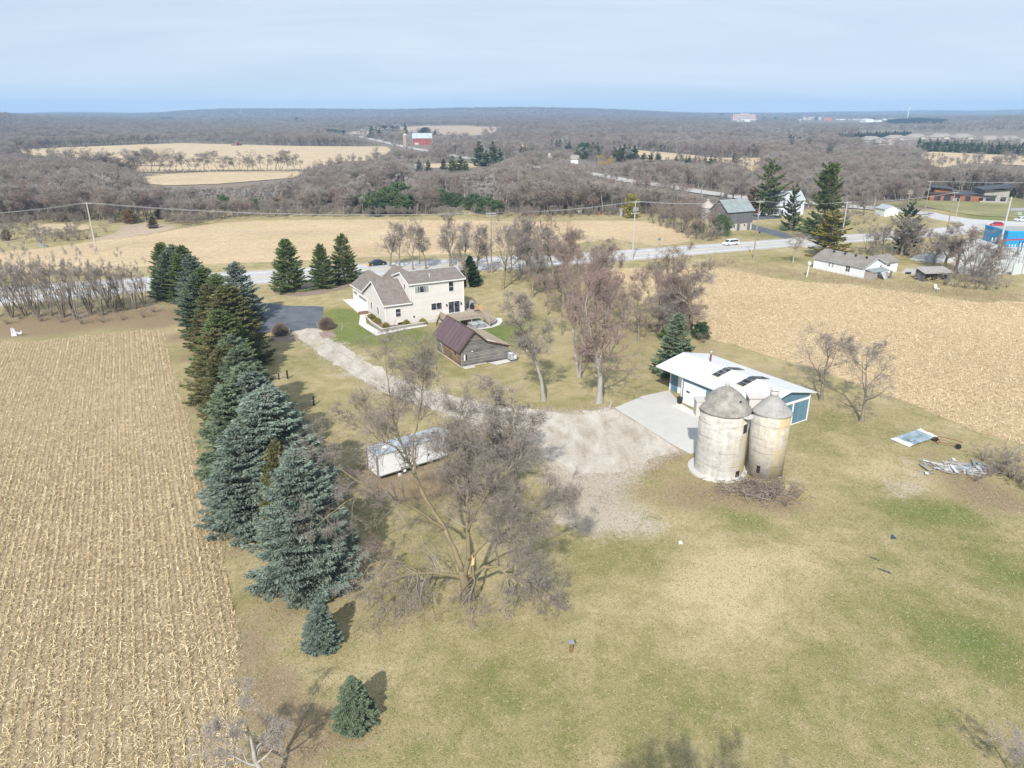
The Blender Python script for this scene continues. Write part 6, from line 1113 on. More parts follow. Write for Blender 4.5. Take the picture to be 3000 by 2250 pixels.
q = MB(); q.plate([(-.55, -.35, 2.42), (2.1, -.35, 5.45), (2.1, 10.1, 5.45), (-.55, 10.1, 2.42)], .07); rr_o = q.build('roof', M_purple, ws)
q = MB(); q.plate([(2.11, -.35, 5.45), (4.3, -.35, 3.55), (4.3, 10.1, 3.55), (2.11, 10.1, 5.45)], .07); q.plate([(4.31, -.3, 3.55), (8.7, -.3, 2.12), (8.7, 10.0, 2.12), (4.31, 10.0, 3.55)], .07); q.build('lean_to_roof', M_tanroof, ws)
q = MB(); q.beam((-.57, -.38, 2.45), (2.1, -.38, 5.5), .05, .2); q.beam((2.1, -.38, 5.5), (4.3, -.38, 3.6), .05, .2); q.beam((4.3, -.33, 3.6), (8.7, -.33, 2.17), .05, .16); q.beam((2.1, -.4, 5.56), (2.1, 10.15, 5.56), .22, .05); q.build('roof_trim', M_brownt, ws)
q = MB(); q.extrude([(4.5, .6, 3.57), (5.9, .3, 3.12), (6.2, .5, 3.02), (4.9, 1.1, 3.44)], (0, 0, .03)); q.build('roof_patch', M_trim, ws)
q = MB(); q.box(.3, 1.15, -.06, -.002, .05, 2.05); d_ = q.build('door', M_log, ws); q = MB(); q.box(.42, .62, -.075, -.061, 1.0, 1.9); q.build('pane', M_trim, d_); q = MB(); q.box(.72, .95, -.075, -.061, 1.0, 1.95); q.build('opening', M_dark, d_)
q = MB(); q.box(1.16, 1.26, -.05, -.002, 0, 2.1); q.box(.2, .29, -.05, -.002, 0, 2.1); q.box(-.06, .1, -.06, -.003, 0, 2.9); q.build('door_frame', pm('grey_post', (.24, .23, .22), .2, 3), ws)
q = MB(); q.box(-.08, -.005, 6.7, 9.7, .1, 2.5); sd_ = q.build('sliding_door', M_log, ws); q = MB(); q.beam((-.1, 6.8, .3), (-.1, 8.2, 2.3), .1, .03); q.beam((-.1, 8.2, .3), (-.1, 6.8, 1.6), .08, .03); q.build('brace', M_wood, sd_)
window(ws, (-.005, 2.2, 1.9), Vv, XN, .8, 1.2, mat=pm('old_frame', (.26, .27, .26), .2, 4)); q = MB(); q.box(1.75, 1.9, -.12, -.003, 2.2, 2.35); q.build('yard_light', M_trim, ws)
q = MB(); q.box(-.1, 4.3, -.12, 9.8, -.1, .06); q.build('footing', M_conc, ws)
drape('concrete_slab', [hl_ for hl_ in [(W0[0] + x * math.cos(WA) - y * math.sin(WA), W0[1] + x * math.sin(WA) + y * math.cos(WA)) for x, y in [(4.4, -.2), (5.2, -1.7), (9.1, -1.3), (9.1, .2)]]], M_conc2, .06, 1, world=True)
q = MB(); q.box(.1, 1.9, -1.0, -.3, 0, .1); tag(q.build('stone_step', M_conc, None, (W0[0], W0[1], 0)), 'flat stone step at the shed door', 'step'); bpy.data.objects['stone_step'].rotation_euler[2] = WA
wx, wy = W0[0] + 8.4 * math.cos(WA) + .75 * math.sin(WA), W0[1] + 8.4 * math.sin(WA) - .75 * math.cos(WA)
ib = thing('water_tote', 'white caged water tote on a black pallet at the shed corner', 'water tote', (wx, wy, .07), WA)
q = MB()
for x in (-.5, -.05, .4): q.box(x, x + .12, -.55, .55, 0, .12)
q.box(-.58, .58, -.58, .58, .12, .17); q.build('pallet', M_dark, ib)
q = MB(); q.hull([(-.52, -.52, .18), (.52, -.52, .18), (.52, .52, .18), (-.52, .52, .18)], [(-.52, -.52, 1.12), (.52, -.52, 1.12), (.52, .52, 1.12), (-.52, .52, 1.12)]); q.lathe([(.16, 1.12), (.16, 1.2), (.1, 1.22)], k=16); q.build('bottle', pm('white_plastic', (.74, .76, .78), .05, 3, .4), ib)
q = MB()
for k in range(6):
    z = .25 + k * .18
    for s_1, s_2 in (((-.57, -.57), (.57, -.57)), ((.57, -.57), (.57, .57)), ((.57, .57), (-.57, .57)), ((-.57, .57), (-.57, -.57))): q.beam((*s_1, z), (*s_2, z), .03)
for k in range(6):
    a_ = -.57 + k * .228
    for x, y in ((a_, -.57), (a_, .57), (-.57, a_), (.57, a_)): q.beam((x, y, .17), (x, y, 1.16), .03)
q.build('cage', M_steel, ib); q = MB(); q.box(.05, .42, -.60, -.586, .45, .8); q.build('label_plate', M_trim, ib)
# ------------------------------------------------------------------ white roofed metal shed
S0 = (19.85, 92.4); SA = math.radians(-58)
ms = thing('metal_shed', 'long blue metal shed with a white seamed roof and skylights behind the silos', 'shed', (S0[0], S0[1], 0), SA)
M_blue = stripes('blue_metal', (.095, .19, .26), 3, .3, .08, .06, .8, .5, c2=(.13, .235, .31), bump=.5); M_wroof = stripes('white_metal_roof', (.66, .68, .70), 0, .42, .07, .04, .86, .4, c2=(.74, .75, .77), bump=.5)
q = MB(); q.box(4.7, 17.5, .4, 9.6, 0, 3.75); q.box(.6, 4.7, 2.4, 9.6, 0, 3.75); q.extrude([(17.5, .42, 3.75), (17.5, 9.58, 3.75), (17.5, 5, 4.72)], (-.2, 0, 0)); q.extrude([(.6, 2.42, 3.75), (.6, 9.58, 3.75), (.6, 5, 4.72)], (.2, 0, 0)); q.build('wall', M_blue, ms)
q = MB(); gable_roof(q, .3, 17.7, .3, 9.8, 3.82, 4.85, .09, 'x', .35); ro = q.build('roof', M_wroof, ms)
q = MB()
for x in (6.6, 11.0):
    pass
for (sxp, syp) in ((2120, 1094), (2193.5, 1121)):
    X_, Y_ = flat(sxp, syp, 4.45); dx, dy = X_ - S0[0], Y_ - S0[1]; lx = dx * math.cos(SA) + dy * math.sin(SA); ly = -dx * math.sin(SA) + dy * math.cos(SA)
    for side in (0, 1):
        sk = MB(); fr = MB(); z = lambda y: 3.82 + (4.85 - 3.82) / 4.75 * (y - .3) + .125 if y < 5.05 else 4.85 - (4.85 - 3.82) / 4.75 * (y - 5.05) + .125
        ys_ = [ly - 1.7, ly - .85, ly, ly + .85] if side == 0 else [10.1 - ly - .7, 10.1 - ly + .1, 10.1 - ly + .9, 10.1 - ly + 1.7]
        for k in range(3): a_, b_ = ys_[k] + .06, ys_[k + 1] - .06; sk.extrude([(lx - .55, a_, z(a_)), (lx + .55, a_, z(a_)), (lx + .55, b_, z(b_)), (lx - .55, b_, z(b_))], (0, 0, .05))
        fr.extrude([(lx - .62, ys_[0] - .4, z(ys_[0] - .4) - .04), (lx + .62, ys_[0] - .4, z(ys_[0] - .4) - .04), (lx + .62, ys_[3] + .05, z(ys_[3] + .05) - .04), (lx - .62, ys_[3] + .05, z(ys_[3] + .05) - .04)], (0, 0, .05))
        fo = fr.build('skylight', pm('skylight_frame', (.55, .5, .42), .1, 4), ro); sk.build('pane', M_glass, fo)
X_, Y_ = flat(2081, 1059, 4.8); dx, dy = X_ - S0[0], Y_ - S0[1]; lx = dx * math.cos(SA) + dy * math.sin(SA); ly = -dx * math.sin(SA) + dy * math.cos(SA)
q = MB(); q.tube([(lx, ly, 4.4), (lx, ly, 5.9)], .13, 12); st_ = q.build('stove_pipe', pm('rusty_pipe', (.20, .06, .04), .2, 5), ro); q = MB(); q.tube([(lx, ly, 5.9), (lx, ly, 6.15)], .17, 12); q.lathe([(.24, 6.2), (.2, 6.3), (.03, 6.36)], (lx, ly), 16); q.build('cap', M_steel, st_)
q = MB()
for x in (.5, 4.62): q.box(x, x + .16, .36 if x > 1 else 2.3, .5 if x > 1 else 2.42, 0, 3.7)
q.box(17.48, 17.56, .36, .52, 0, 3.8); q.box(17.48, 17.56, 6.4, 6.6, 0, 3.1); q.box(17.48, 17.56, 9.48, 9.64, 0, 3.8); q.beam((17.54, .5, 3.1), (17.54, 9.5, 3.1), .05, .3); q.box(17.47, 17.53, 6.6, 9.48, 0, .12)
q.beam((0, -.02, 3.78), (18, -.02, 3.78), .06, .16); q.build('trim', M_trim, ms)
panel_door(ms, (7.0, .4, .05), U, YN, 3.6, 2.9, M_trim, M_trim, 5, 0, 'overhead_door'); q = MB(); q.box(5.6, 6.2, .315, .34, 1.75, 2.0); q.build('door_window', M_glass, ms)
panel_door(ms, (3.1, 2.4, .05), U, YN, 1.8, 2.9, M_trim, M_trim, 1, 0, 'side_door')
t = thing('trash_bin', 'small black bin against the shed wall beside the big white door', 'bin', (S0[0] + 5.0 * math.cos(SA) + .1 * math.sin(SA), S0[1] + 5.0 * math.sin(SA) - .1 * math.cos(SA), .03), SA); q = MB(); q.hull([(-.22, -.2, 0), (.22, -.2, 0), (.22, .2, 0), (-.22, .2, 0)], [(-.28, -.25, .8), (.28, -.25, .8), (.28, .25, .8), (-.28, .25, .8)]); q.build('body', M_dark, t); q = MB(); q.box(-.3, .3, -.27, .27, .8, .88); q.build('lid', M_dark, t)
# ------------------------------------------------------------------ silos
def silo_mat(name, yel):
    m, nt, p = nmat(name); co = ncoord(nt); st = ncoord(nt, 'Object', (1, 1, .12)); fl = ncoord(nt, 'Object', (.5, .5, 2.5))
    a = nnoise(nt, st, 1.6, 6, .65); b = nnoise(nt, co, 2.2, 6, .7); c = nnoise(nt, fl, .9, 3)
    f = nmath(nt, 'ADD', nmath(nt, 'MULTIPLY', a, .4), nmath(nt, 'ADD', nmath(nt, 'MULTIPLY', b, .35), nmath(nt, 'MULTIPLY', c, .25)))
    col = nramp(nt, f, [(.32, (.21, .20, .18)), (.41, (.35, .335, .305)), (.5, (.47, .455, .42)), (.62, (.58, .565, .53))])
    sx = nt.nodes.new('ShaderNodeSeparateXYZ'); nt.links.new(co, sx.inputs[0])
    ye = nmath(nt, 'MULTIPLY', nrange(nt, sx.outputs[0], *yel), nrange(nt, nnoise(nt, ncoord(nt, 'Object', (1, 1, .22)), 1.3, 5, .65, .5), .42, .60)); ye = nmath(nt, 'MULTIPLY', ye, .8)
    col = nmix(nt, ye, col, (.50, .36, .13)); fr = nmath(nt, 'FRACT', nmath(nt, 'DIVIDE', nmath(nt, 'ADD', sx.outputs[2], nmath(nt, 'MULTIPLY', nnoise(nt, co, .7, 2), .12)), 1.52))
    ln = nmath(nt, 'MULTIPLY', nmath(nt, 'LESS_THAN', fr, .032), nrange(nt, nnoise(nt, co, .6, 3), .46, .56)); col = nmix(nt, nmath(nt, 'MULTIPLY', ln, .85), col, (.09, .08, .07))
    nt.links.new(col, p.inputs['Base Color']); p.inputs['Roughness'].default_value = .9; nbump(nt, p, f, .3, .05); return m
M_dome = pm('mossy_concrete', (.19, .18, .16), .25, 1.4, .95, c2=(.42, .40, .36), bump=.5)
def hole(par, c, r, ang, z, w_, h_):
    q = MB(); n = Vector((math.cos(ang), math.sin(ang), 0)); ax = Vector((-n.y, n.x, 0)); cc_ = Vector((c[0], c[1], z)) + n * (r - .08); P = [cc_ + ax * a + Vector((0, 0, b)) for a, b in ((-w_ / 2, -h_ / 2), (w_ / 2, -h_ / 2), (w_ / 2, h_ / 2), (-w_ / 2, h_ / 2))]; q.extrude(P, n * .11); q.build('opening', M_dark, par)
C1 = (22.45, 69.2); C2 = (27.2, 68.6)
def zsilo(c, py): return zat(c[1], py)
ze1, zt1 = zsilo(C1, 1197), zsilo(C1, 1130)
s1 = thing('silo', 'left concrete silo with a tall dark dome, cracked bands and a round footing', 'silo', (C1[0], C1[1], 0), 0, 'pair of concrete silos')
q = MB(); q.lathe([(2.6, -.05), (2.6, .3), (2.58, ze1 * .5), (2.56, ze1 + .02)], k=72); q.build('wall', silo_mat('stained_concrete_left', (.0, 1.6)), s1, smooth=True)
q = MB(); q.lathe([(2.66, ze1), (2.74, ze1 + .06), (2.68, ze1 + .22), (2.38, ze1 + .6), (2.02, ze1 + 1.12), (1.6, ze1 + 1.6), (1.12, ze1 + 2.02), (.66, ze1 + 2.32), (.3, ze1 + 2.5)], k=64, wob=.008, seed=2); dm = q.build('dome', M_dome, s1, smooth=True)
q = MB(); q.lathe([(.24, ze1 + 2.4), (.22, ze1 + 3.0), (.17, ze1 + 3.15), (.05, ze1 + 3.2)], k=14); q.build('finial', M_conc, dm, smooth=True)
q = MB(); q.lathe([(3.15, 0), (3.12, .22), (2.62, .26)], (-.12, 0), k=60); q.build('footing', M_conc, s1)
q = MB(); q.box(-3.0, -1.9, .1, 1.2, ze1 - .9, ze1 + .75); q.box(-3.1, -1.8, 0, 1.3, ze1 + .75, ze1 + .9); q.build('chute_box', M_conc, s1); q = MB(); q.lathe([(.62, ze1 - .12), (.62, ze1 + .02)], (1.75, -2.0), k=24); q.hull([(1.2, -1.6, ze1 - .12), (2.0, -1.2, ze1 - .12), (2.3, -1.9, ze1 - .12), (1.3, -2.4, ze1 - .12)], [(1.2, -1.6, ze1 + .03), (2.0, -1.2, ze1 + .03), (2.3, -1.9, ze1 + .03), (1.3, -2.4, ze1 + .03)]); q.build('ledge', M_conc, s1)
hole(s1, (0, 0), 2.6, math.radians(-48), zat(C1[1] - 1.9, 1256), .62, .95); hole(s1, (0, 0), 2.6, math.radians(-58), zat(C1[1] - 2.1, 1388), .55, .75); hole(dm, (0, 0), 2.05, math.radians(-62), ze1 + 1.5, .22, .12)
q = MB(); nn_ = Vector((math.cos(math.radians(-48)), math.sin(math.radians(-48)), 0)); ax = Vector((-nn_.y, nn_.x, 0)); cc_ = nn_ * 2.56 + Vector((0, 0, zat(C1[1] - 1.9, 1256))); q.beam(cc_ - Vector((0, 0, .4)) + ax * .05, cc_ + Vector((0, 0, .0)) + ax * .1, .1, .05); q.build('ladder_bar', M_straw, s1)
ze2 = zsilo(C2, 1205)
s2 = thing('silo', 'right concrete silo, narrower, with a smooth pale cone roof and yellow stains', 'silo', (C2[0], C2[1], 0), 0, 'pair of concrete silos')
q = MB(); q.lathe([(1.93, -.05), (1.94, ze2 * .5), (1.96, ze2 + .02)], k=64); q.build('wall', silo_mat('stained_concrete_right', (-2.0, 1.0)), s2, smooth=True)
q = MB(); q.lathe([(2.0, ze2 - .02), (2.1, ze2 + .05), (1.93, ze2 + .2), (1.55, ze2 + .62), (1.15, ze2 + 1.05), (.75, ze2 + 1.45), (.42, ze2 + 1.78)], k=56, wob=.014, seed=5); dm2 = q.build('roof', pm('smooth_cement', (.27, .26, .245), .2, .8, .9, c2=(.43, .42, .40), bump=.3), s2, smooth=True)
q = MB(); q.tube([(0, 0, ze2 + 1.7), (0, 0, ze2 + 2.5)], .42, 20); q.lathe([(.56, ze2 + 2.45), (.55, ze2 + 2.52), (.3, ze2 + 2.72), (.08, ze2 + 2.8)], k=20); q.build('vent', M_conc, dm2, smooth=True)
q = MB(); q.box(-2.3, -.9, .5, 1.7, ze2 - .6, ze2 + 1.25); q.plate([(-2.45, .35, ze2 + 1.25), (-.7, .35, ze2 + 1.25), (-.7, 1.85, ze2 + 1.45), (-2.45, 1.85, ze2 + 1.45)], .12); q.build('chute_box', M_conc, s2)
hole(s2, (0, 0), 1.95, math.radians(-128), zat(C2[1] - 1.6, 1376), .35, .85)
# ------------------------------------------------------------------ white cargo trailer
T0 = (-14.0, 66.42); TA = math.radians(36.5)
tr = thing('cargo_trailer', 'long white enclosed cargo trailer parked under the bare trees', 'trailer', (T0[0], T0[1], 0), TA)
M_tw = pm('white_panels', (.78, .79, .80), .06, .8, .45); M_tr = pm('trailer_roof', (.38, .43, .47), .12, 1.2, .5)
q = MB(); nose = [(0, 0), (8.4, 0), (9.0, .55), (9.25, 1.3), (9.0, 2.05), (8.4, 2.6), (0, 2.6)]
q.hull([(x, y, .55) for x, y in nose], [(x, y, 2.98) for x, y in nose]); q.build('body', M_tw, tr)
q = MB(); q.hull([(x * 1.004 - .02, y * 1.015 - .02, 2.983) for x, y in nose], [(x * .998, y * .99 + .01, 3.06) for x, y in nose]); ro = q.build('roof', M_tr, tr)
for x in (1.2, 7.3): q = MB(); q.box(x, x + .5, 1.05, 1.55, 3.065, 3.13); q.build('roof_vent', M_dark if x > 4 else M_trim, ro)
q = MB(); q.box(-.03, 0, -.02, .1, .5, 2.98); q.box(-.03, 0, 2.5, 2.62, .5, 2.98); q.box(-.03, 0, .1, 2.5, 2.86, 2.97); q.box(0, .06, -.03, -.001, .5, 2.98); q.box(-.02, 8.4, -.03, -.001, .5, .62); q.box(-.02, 8.4, -.03, -.001, 2.88, 2.99); q.box(8.36, 8.44, -.035, 0, .6, 2.9); q.build('edge_rail', M_steel, tr)
q = MB(); q.box(5.9, 5.93, -.02, -.001, .7, 2.75); q.box(7.0, 7.03, -.02, -.001, .7, 2.75); q.box(5.93, 7.0, -.012, -.001, .7, .73); q.box(6.0, 6.12, -.05, -.003, 1.2, 1.5); q.build('side_door', M_dark, tr)
[MB().box(-.05, -.005, y_, y_ + .08, .6, 2.85).build('door_latch', M_dark, tr) for y_ in (.12, 2.38)]; q = MB(); q.box(-.04, -.004, .0, .1, 2.55, 2.75); q.build('tail_light', pm('red_lens', (.5, .02, .02), .1, 3, .3), tr)
q = MB(); q.box(.1, 9.0, .2, .35, .4, .545); q.box(.1, 9.0, 2.25, 2.4, .4, .545); q.beam((9.0, .4, .45), (10.5, 1.3, .45), .12); q.beam((9.0, 2.2, .45), (10.5, 1.3, .45), .12); q.build('chassis', M_dark, tr)
q = MB(); q.box(2.6, 4.5, -.06, -.002, .62, .84); q.build('fender', M_steel, tr)
for x in (3.05, 4.0):
    for y0, y1 in ((-.05, .2), (2.4, 2.62)):
        q = MB(); q.tube([(x, y0, .36), (x, y1, .36)], .36, 20); wo_ = q.build('wheel', M_rubber, tr); q = MB(); yy = y0 - .01 if y0 < 1 else y1 + .01; q.tube([(x, yy, .36), (x, yy + .02, .36)], .19, 14); q.build('rim', M_trim, wo_)
q = MB(); q.box(2.2, 2.5, -.3, -.05, 0, .28); o = q.build('wheel_chock', M_conc2, None, (T0[0], T0[1], 0)); o.rotation_euler[2] = TA; tag(o, 'pale block lying at the trailer wheels', 'block')
# ------------------------------------------------------------------ weathered barn and the buildings across the road
M_barnw = stripes('grey_barn_boards', (.10, .10, .105), 3, .28, .1, .2, .5, .9, c2=(.19, .19, .195), bump=.5); M_stone = pm('whitewashed_stone', (.42, .38, .33), .2, 1.5, .9, c2=(.66, .63, .58), bump=.4); M_mossroof = pm('mossy_grey_roof', (.20, .23, .24), .15, .45, .9, c2=(.32, .36, .36)); M_tin = stripes('grey_tin', (.33, .38, .40), 0, .6, .08, .08, .85, .6, c2=(.42, .47, .49), bump=.3)
def simple_house(name, label, cat, px, py, ang, L, W, ze, zr, wall, roof, group=None, wins=(), base=None, ax='x', ov=.35, loc=None):
    """gabled building: front left corner at a photo position, local x along its front"""
    P = loc or g(px, py); t = thing(name, label, cat, P, math.radians(ang), group); q = MB(); q.box(0, L, 0, W, -.5, ze)
    if ax == 'x': q.extrude([(0, .02, ze), (0, W - .02, ze), (0, W / 2, zr - .1)], (L, 0, 0))
    else: q.extrude([(.02, 0, ze), (L - .02, 0, ze), (L / 2, 0, zr - .1)], (0, W, 0))
    q.build('wall', wall, t); r = MB(); gable_roof(r, 0, L, 0, W, ze, zr, .13, ax, ov); r.build('roof', roof, t)
    for c, a_, n_, w_, h_, co_ in wins: window(t, c, a_, n_, w_, h_, co_, mat=M_trim)
    return t
XP = (1, 0, 0)
bp_ = g(2127, 679); BAw = math.radians(27.4)
bt = thing('barn', 'weathered grey timber barn on a whitewashed stone base across the road', 'barn', bp_, BAw)
q = MB(); q.box(0, 11.4, 0, 8.2, 2.3, 6.5); q.extrude([(0, .02, 6.5), (0, 8.18, 6.5), (0, 4.1, 9.7)], (11.4, 0, 0)); q.build('wall', M_barnw, bt)
q = MB(); q.box(.05, 11.35, .05, 8.15, -.6, 2.295); q.build('stone_base', M_stone, bt)
q = MB(); gable_roof(q, 0, 11.4, 0, 8.2, 6.5, 9.85, .13, 'x', .45); q.build('roof', M_mossroof, bt)
for x, w_, z, h_ in ((1.6, .8, 1.4, .8), (3.4, .6, 1.5, .6), (8.0, .6, 1.7, .6)): window(bt, (x, .05, z), XP, YN, w_, h_, 1, mat=M_stone)
for x in (5.3, 9.9): q = MB(); q.box(x - .6, x + .6, -.02, .045, -.1, 2.2); q.build('door', M_barnw, bt)
q = MB(); q.box(-.05, .03, 3.4, 4.0, 4.6, 5.4); q.build('hatch', M_straw, bt)
ct = thing('grain_bin', 'low round bin with a pale cone roof behind the brush left of the barn', 'bin', g(2070, 640), 0); q = MB(); q.lathe([(3, -.5), (3, 4.2)], k=32); q.build('wall', M_steel, ct); q = MB(); q.lathe([(3.3, 4.1), (.5, 6.2), (.45, 6.6), (.6, 6.7), (.05, 7.1)], k=32); q.build('roof', pm('pale_roofing', (.42, .37, .33), .1, .8), ct)
M_wsid = stripes('white_clapboard', (.52, .56, .64), 2, .25, .08, .05, .85, .6, c2=(.64, .67, .74)); M_lroof = pm('light_grey_shingles', (.34, .38, .40), .1, .5, .85, c2=(.42, .46, .48))
fh = g(2280, 634); ft = thing('white_farmhouse', 'white gabled farmhouse half hidden behind tall pines', 'house', fh, math.radians(20))
q = MB(); q.box(0, 6.5, 0, 9, -.4, 6.2); q.extrude([(.02, 0, 6.2), (6.48, 0, 6.2), (3.25, 0, 8.9)], (0, 9, 0)); q.box(6.51, 13, 1.5, 8, -.4, 5.6); q.extrude([(6.5, 1.52, 5.6), (6.5, 7.98, 5.6), (6.5, 4.75, 8.6)], (6.5, 0, 0)); q.build('wall', M_wsid, ft)
q = MB(); gable_roof(q, 0, 6.5, 0, 9, 6.2, 9.0, .13, 'y', .4); gable_roof(q, 6.3, 13, 1.5, 8, 5.6, 8.7, .12, 'x', .35); q.build('roof', M_lroof, ft)
for x, z in ((1.6, 1.6), (4.6, 1.6), (1.9, 4.6), (4.3, 4.6)): window(ft, (x, 0, z), XP, YN, .9, 1.5, 1, mat=M_trim)
for x in (8.4, 11): window(ft, (x, 1.5, 3.9), XP, YN, .9, 1.4, 1, mat=M_trim)
q = MB(); q.box(-2.2, -.4, .4, 4, .5, .62); q.box(-2.3, 0, .2, 4.2, 2.8, 2.95); [q.box(x, x + .15, y, y + .15, .1, 2.8) for x in (-2.2,) for y in (.3, 2.1, 3.9)]; q.box(-2.2, -.02, .3, 4.1, -.4, .49); q.build('porch', M_trim, ft)
# long low white building
RA0 = g(2527, 816); RAa = math.radians(28.5); rt = thing('long_white_building', 'long low white building with a brown roof and a collapsing lean-to at its end', 'building', RA0, RAa)
M_rw = stripes('painted_boards', (.66, .68, .72), 3, .4, .05, .05, .88, .7, c2=(.76, .78, .81), bump=.2); M_rroof = pm('brown_grey_shingles', (.20, .18, .165), .15, .5, .9, c2=(.30, .27, .245))
q = MB(); q.box(0, 8.0, 0, 14.3, -.3, 2.75); q.extrude([(.02, 0, 2.75), (7.98, 0, 2.75), (4.0, 0, 4.35)], (0, 14.3, 0)); q.box(8.01, 14.6, 1.4, 7.4, -.3, 2.6); q.extrude([(8.01, 1.42, 2.6), (8.01, 7.38, 2.6), (8.01, 4.4, 3.7)], (6.58, 0, 0)); q.build('wall', M_rw, rt)
q = MB(); gable_roof(q, 0, 8.0, 0, 14.3, 2.75, 4.45, .12, 'y', .35); gable_roof(q, 7.4, 14.6, 1.4, 7.4, 2.6, 3.85, .11, 'x', .35); ro = q.build('roof', M_rroof, rt)
for y in (2.0, 5.0, 8.0, 11.2): v_ = MB(); v_.lathe([(.22, 4.0), (.22, 4.45), (.3, 4.5), (.3, 4.62), (.05, 4.7)], (3.1, y), 12); v_.build('roof_vent', M_dark, ro)
q = MB(); q.beam((-.37, -.4, 2.6), (4.0, -.4, 4.5), .05, .2); q.beam((4.0, -.4, 4.5), (8.37, -.4, 2.6), .05, .2); q.box(-.45, -.37, -.3, 14.6, 2.45, 2.62); q.build('fascia', pm('dull_trim', (.4, .42, .45), .1, 2), rt)
for y in (9.6, 8.6): window(rt, (0, y, 1.7), Vv, XN, .55, .95, 1, mat=M_trim, glass=M_curt)
window(rt, (0, 4.3, 1.55), Vv, XN, 1.15, 1.3, 2, True, mat=M_trim); window(rt, (6.0, 0, 2.35), XP, YN, .6, .6, 2, mat=M_trim); window(rt, (11, 1.4, 1.9), XP, YN, 1.3, .5, 1, mat=M_trim)
M_rot = pm('rotten_boards', (.26, .22, .19), .3, 1.5, .95, c2=(.46, .42, .38))
lt = MB(); lt.plate([(.3, -2.4, 1.75), (6.6, -2.2, 1.65), (6.6, 0, 2.1), (.3, 0, 2.05)], .08); lt.build('lean_to_roof', M_mossroof, rt); lt = MB(); lt.box(.3, .42, -2.2, -.02, -.1, 1.7); lt.box(.45, 2.0, -2.25, -2.15, -.1, 1.5); lt.build('lean_to_wall', M_rot, rt)
lt = MB(); lt.plate([(2.9, -3.6, .05), (4.4, -3.3, .05), (4.1, -2.5, 1.7), (2.5, -2.6, 1.75)], .08); lt.build('leaning_panel', M_tin, rt); lt = MB(); lt.box(4.3, 5.4, -2.5, -2.4, -.1, 1.6); lt.build('door', M_rot, rt); lt = MB(); lt.box(5.7, 6.5, -2.9, -2.8, 0, 1.75); lt.build('leaning_panel', M_barnw, rt)
# open woodshed and small sheds
wt = thing('open_woodshed', 'small grey open fronted woodshed full of scrap boards', 'shed', g(2705, 826), math.radians(8)); q = MB()
q.box(0, .1, 0, 3.2, -.2, 2.1); q.box(6.6, 6.75, 0, 3.2, -.2, 2.1); q.box(.1, 6.6, 3.05, 3.2, -.2, 2.4); q.box(5.9, 6.58, 0, .1, -.2, 2.0); q.build('wall', M_barnw, wt); q = MB(); q.plate([(-.3, -.5, 1.95), (7.1, -.5, 1.95), (7.1, 3.5, 2.75), (-.3, 3.5, 2.75)], .1); q.build('roof', pm('old_shakes', (.27, .25, .24), .2, 2, .9, c2=(.42, .40, .385)), wt)
q = MB(); R_ = random.Random(3)
for k in range(26): a_ = Vector((R_.uniform(.4, 5.6), R_.uniform(.3, 2.6), R_.uniform(0, .7))); q.beam(a_, a_ + Vector((R_.uniform(-1.6, 1.6), R_.uniform(-.6, .6), R_.uniform(-.1, .8))), .12, .05)
tag(q.build('scrap_lumber', M_straw, None, g(2705, 826)), 'jumble of scrap boards inside the open woodshed', 'lumber', kind='stuff'); bpy.data.objects['scrap_lumber'].rotation_euler[2] = math.radians(8)
sg = simple_house('garage', 'small white garage with a pale roof right of the tall pine', 'garage', 2590, 634, 8, 5.6, 6.0, 2.6, 3.9, M_rw, M_lroof, ax='y', ov=.25); panel_door(sg, (2.8, 0, 0), XP, YN, 3.4, 2.1, M_trim, None, 4)
# modern office across the junction
M_brown_ = stripes('rust_brown_cladding', (.22, .075, .035), 2, .5, .05, .15, .6, .6, c2=(.33, .12, .055)); M_slate = pm('dark_flat_roof', (.05, .06, .075), .2, .4, .7, c2=(.09, .105, .125)); M_greyc = pm('grey_stone_cladding', (.30, .28, .25), .15, .8, .8, c2=(.42, .40, .37))
ob = g(2722, 588); ot = thing('modern_office', 'modern brown and grey office with slanted dark roofs on a green bank', 'building', ob, math.radians(-14)); q = MB()
q.box(0, 21, 0, 9, -1.6, 3.2); q.box(2, 9, 2, 8, 3.2, 5.2); q.build('brown_wall', M_brown_, ot); q = MB(); q.plate([(-.9, -1.2, 3.25), (22, -1.2, 3.25), (22, 9.6, 3.35), (-.9, 9.6, 3.35)], .35); q.plate([(-1.2, .6, 6.0), (10, .6, 5.0), (10, 9, 5.3), (-1.2, 9, 6.4)], .3); q.build('dark_roof', M_slate, ot)
q = MB(); q.box(21.2, 31, -1.5, 9, -4.6, 5.4); q.build('grey_wall', M_greyc, ot); q = MB(); q.plate([(19.4, -3.6, 5.4), (32.6, -3.6, 6.9), (32.6, 10, 6.9), (19.4, 10, 5.4)], .3); q.box(19.5, 31.9, -3.4, -1.52, -.5, -.1); q.box(20, 26, -2.6, -1.52, 2.7, 3.1); q.build('slanted_roof', M_slate, ot)
for x, w_, z, h_, y_ in ((3.2, 2.4, 1.3, 2.0, 0), (7.2, 2.6, 1.3, 2.0, 0), (11, 2.4, 1.3, 2.0, 0), (15.5, 2.0, 1.3, 2.0, 0), (24, 3.6, .9, 3.0, -1.5), (29, 2.0, .9, 3.0, -1.5), (24, 3.6, -2.6, 2.6, -1.5), (29, 2.0, -2.6, 2.6, -1.5)): window(ot, (x, y_, z), XP, YN, w_, h_, 2, mat=M_slate)
q = MB(); [q.box(x, x + .9, -3.3, -2.4, -4.6, -.51) for x in (20, 25.5, 30.6)]; q.box(19.6, 31.8, -3.4, -3.3, -.1, .8); q.build('pillar', M_greyc, ot)
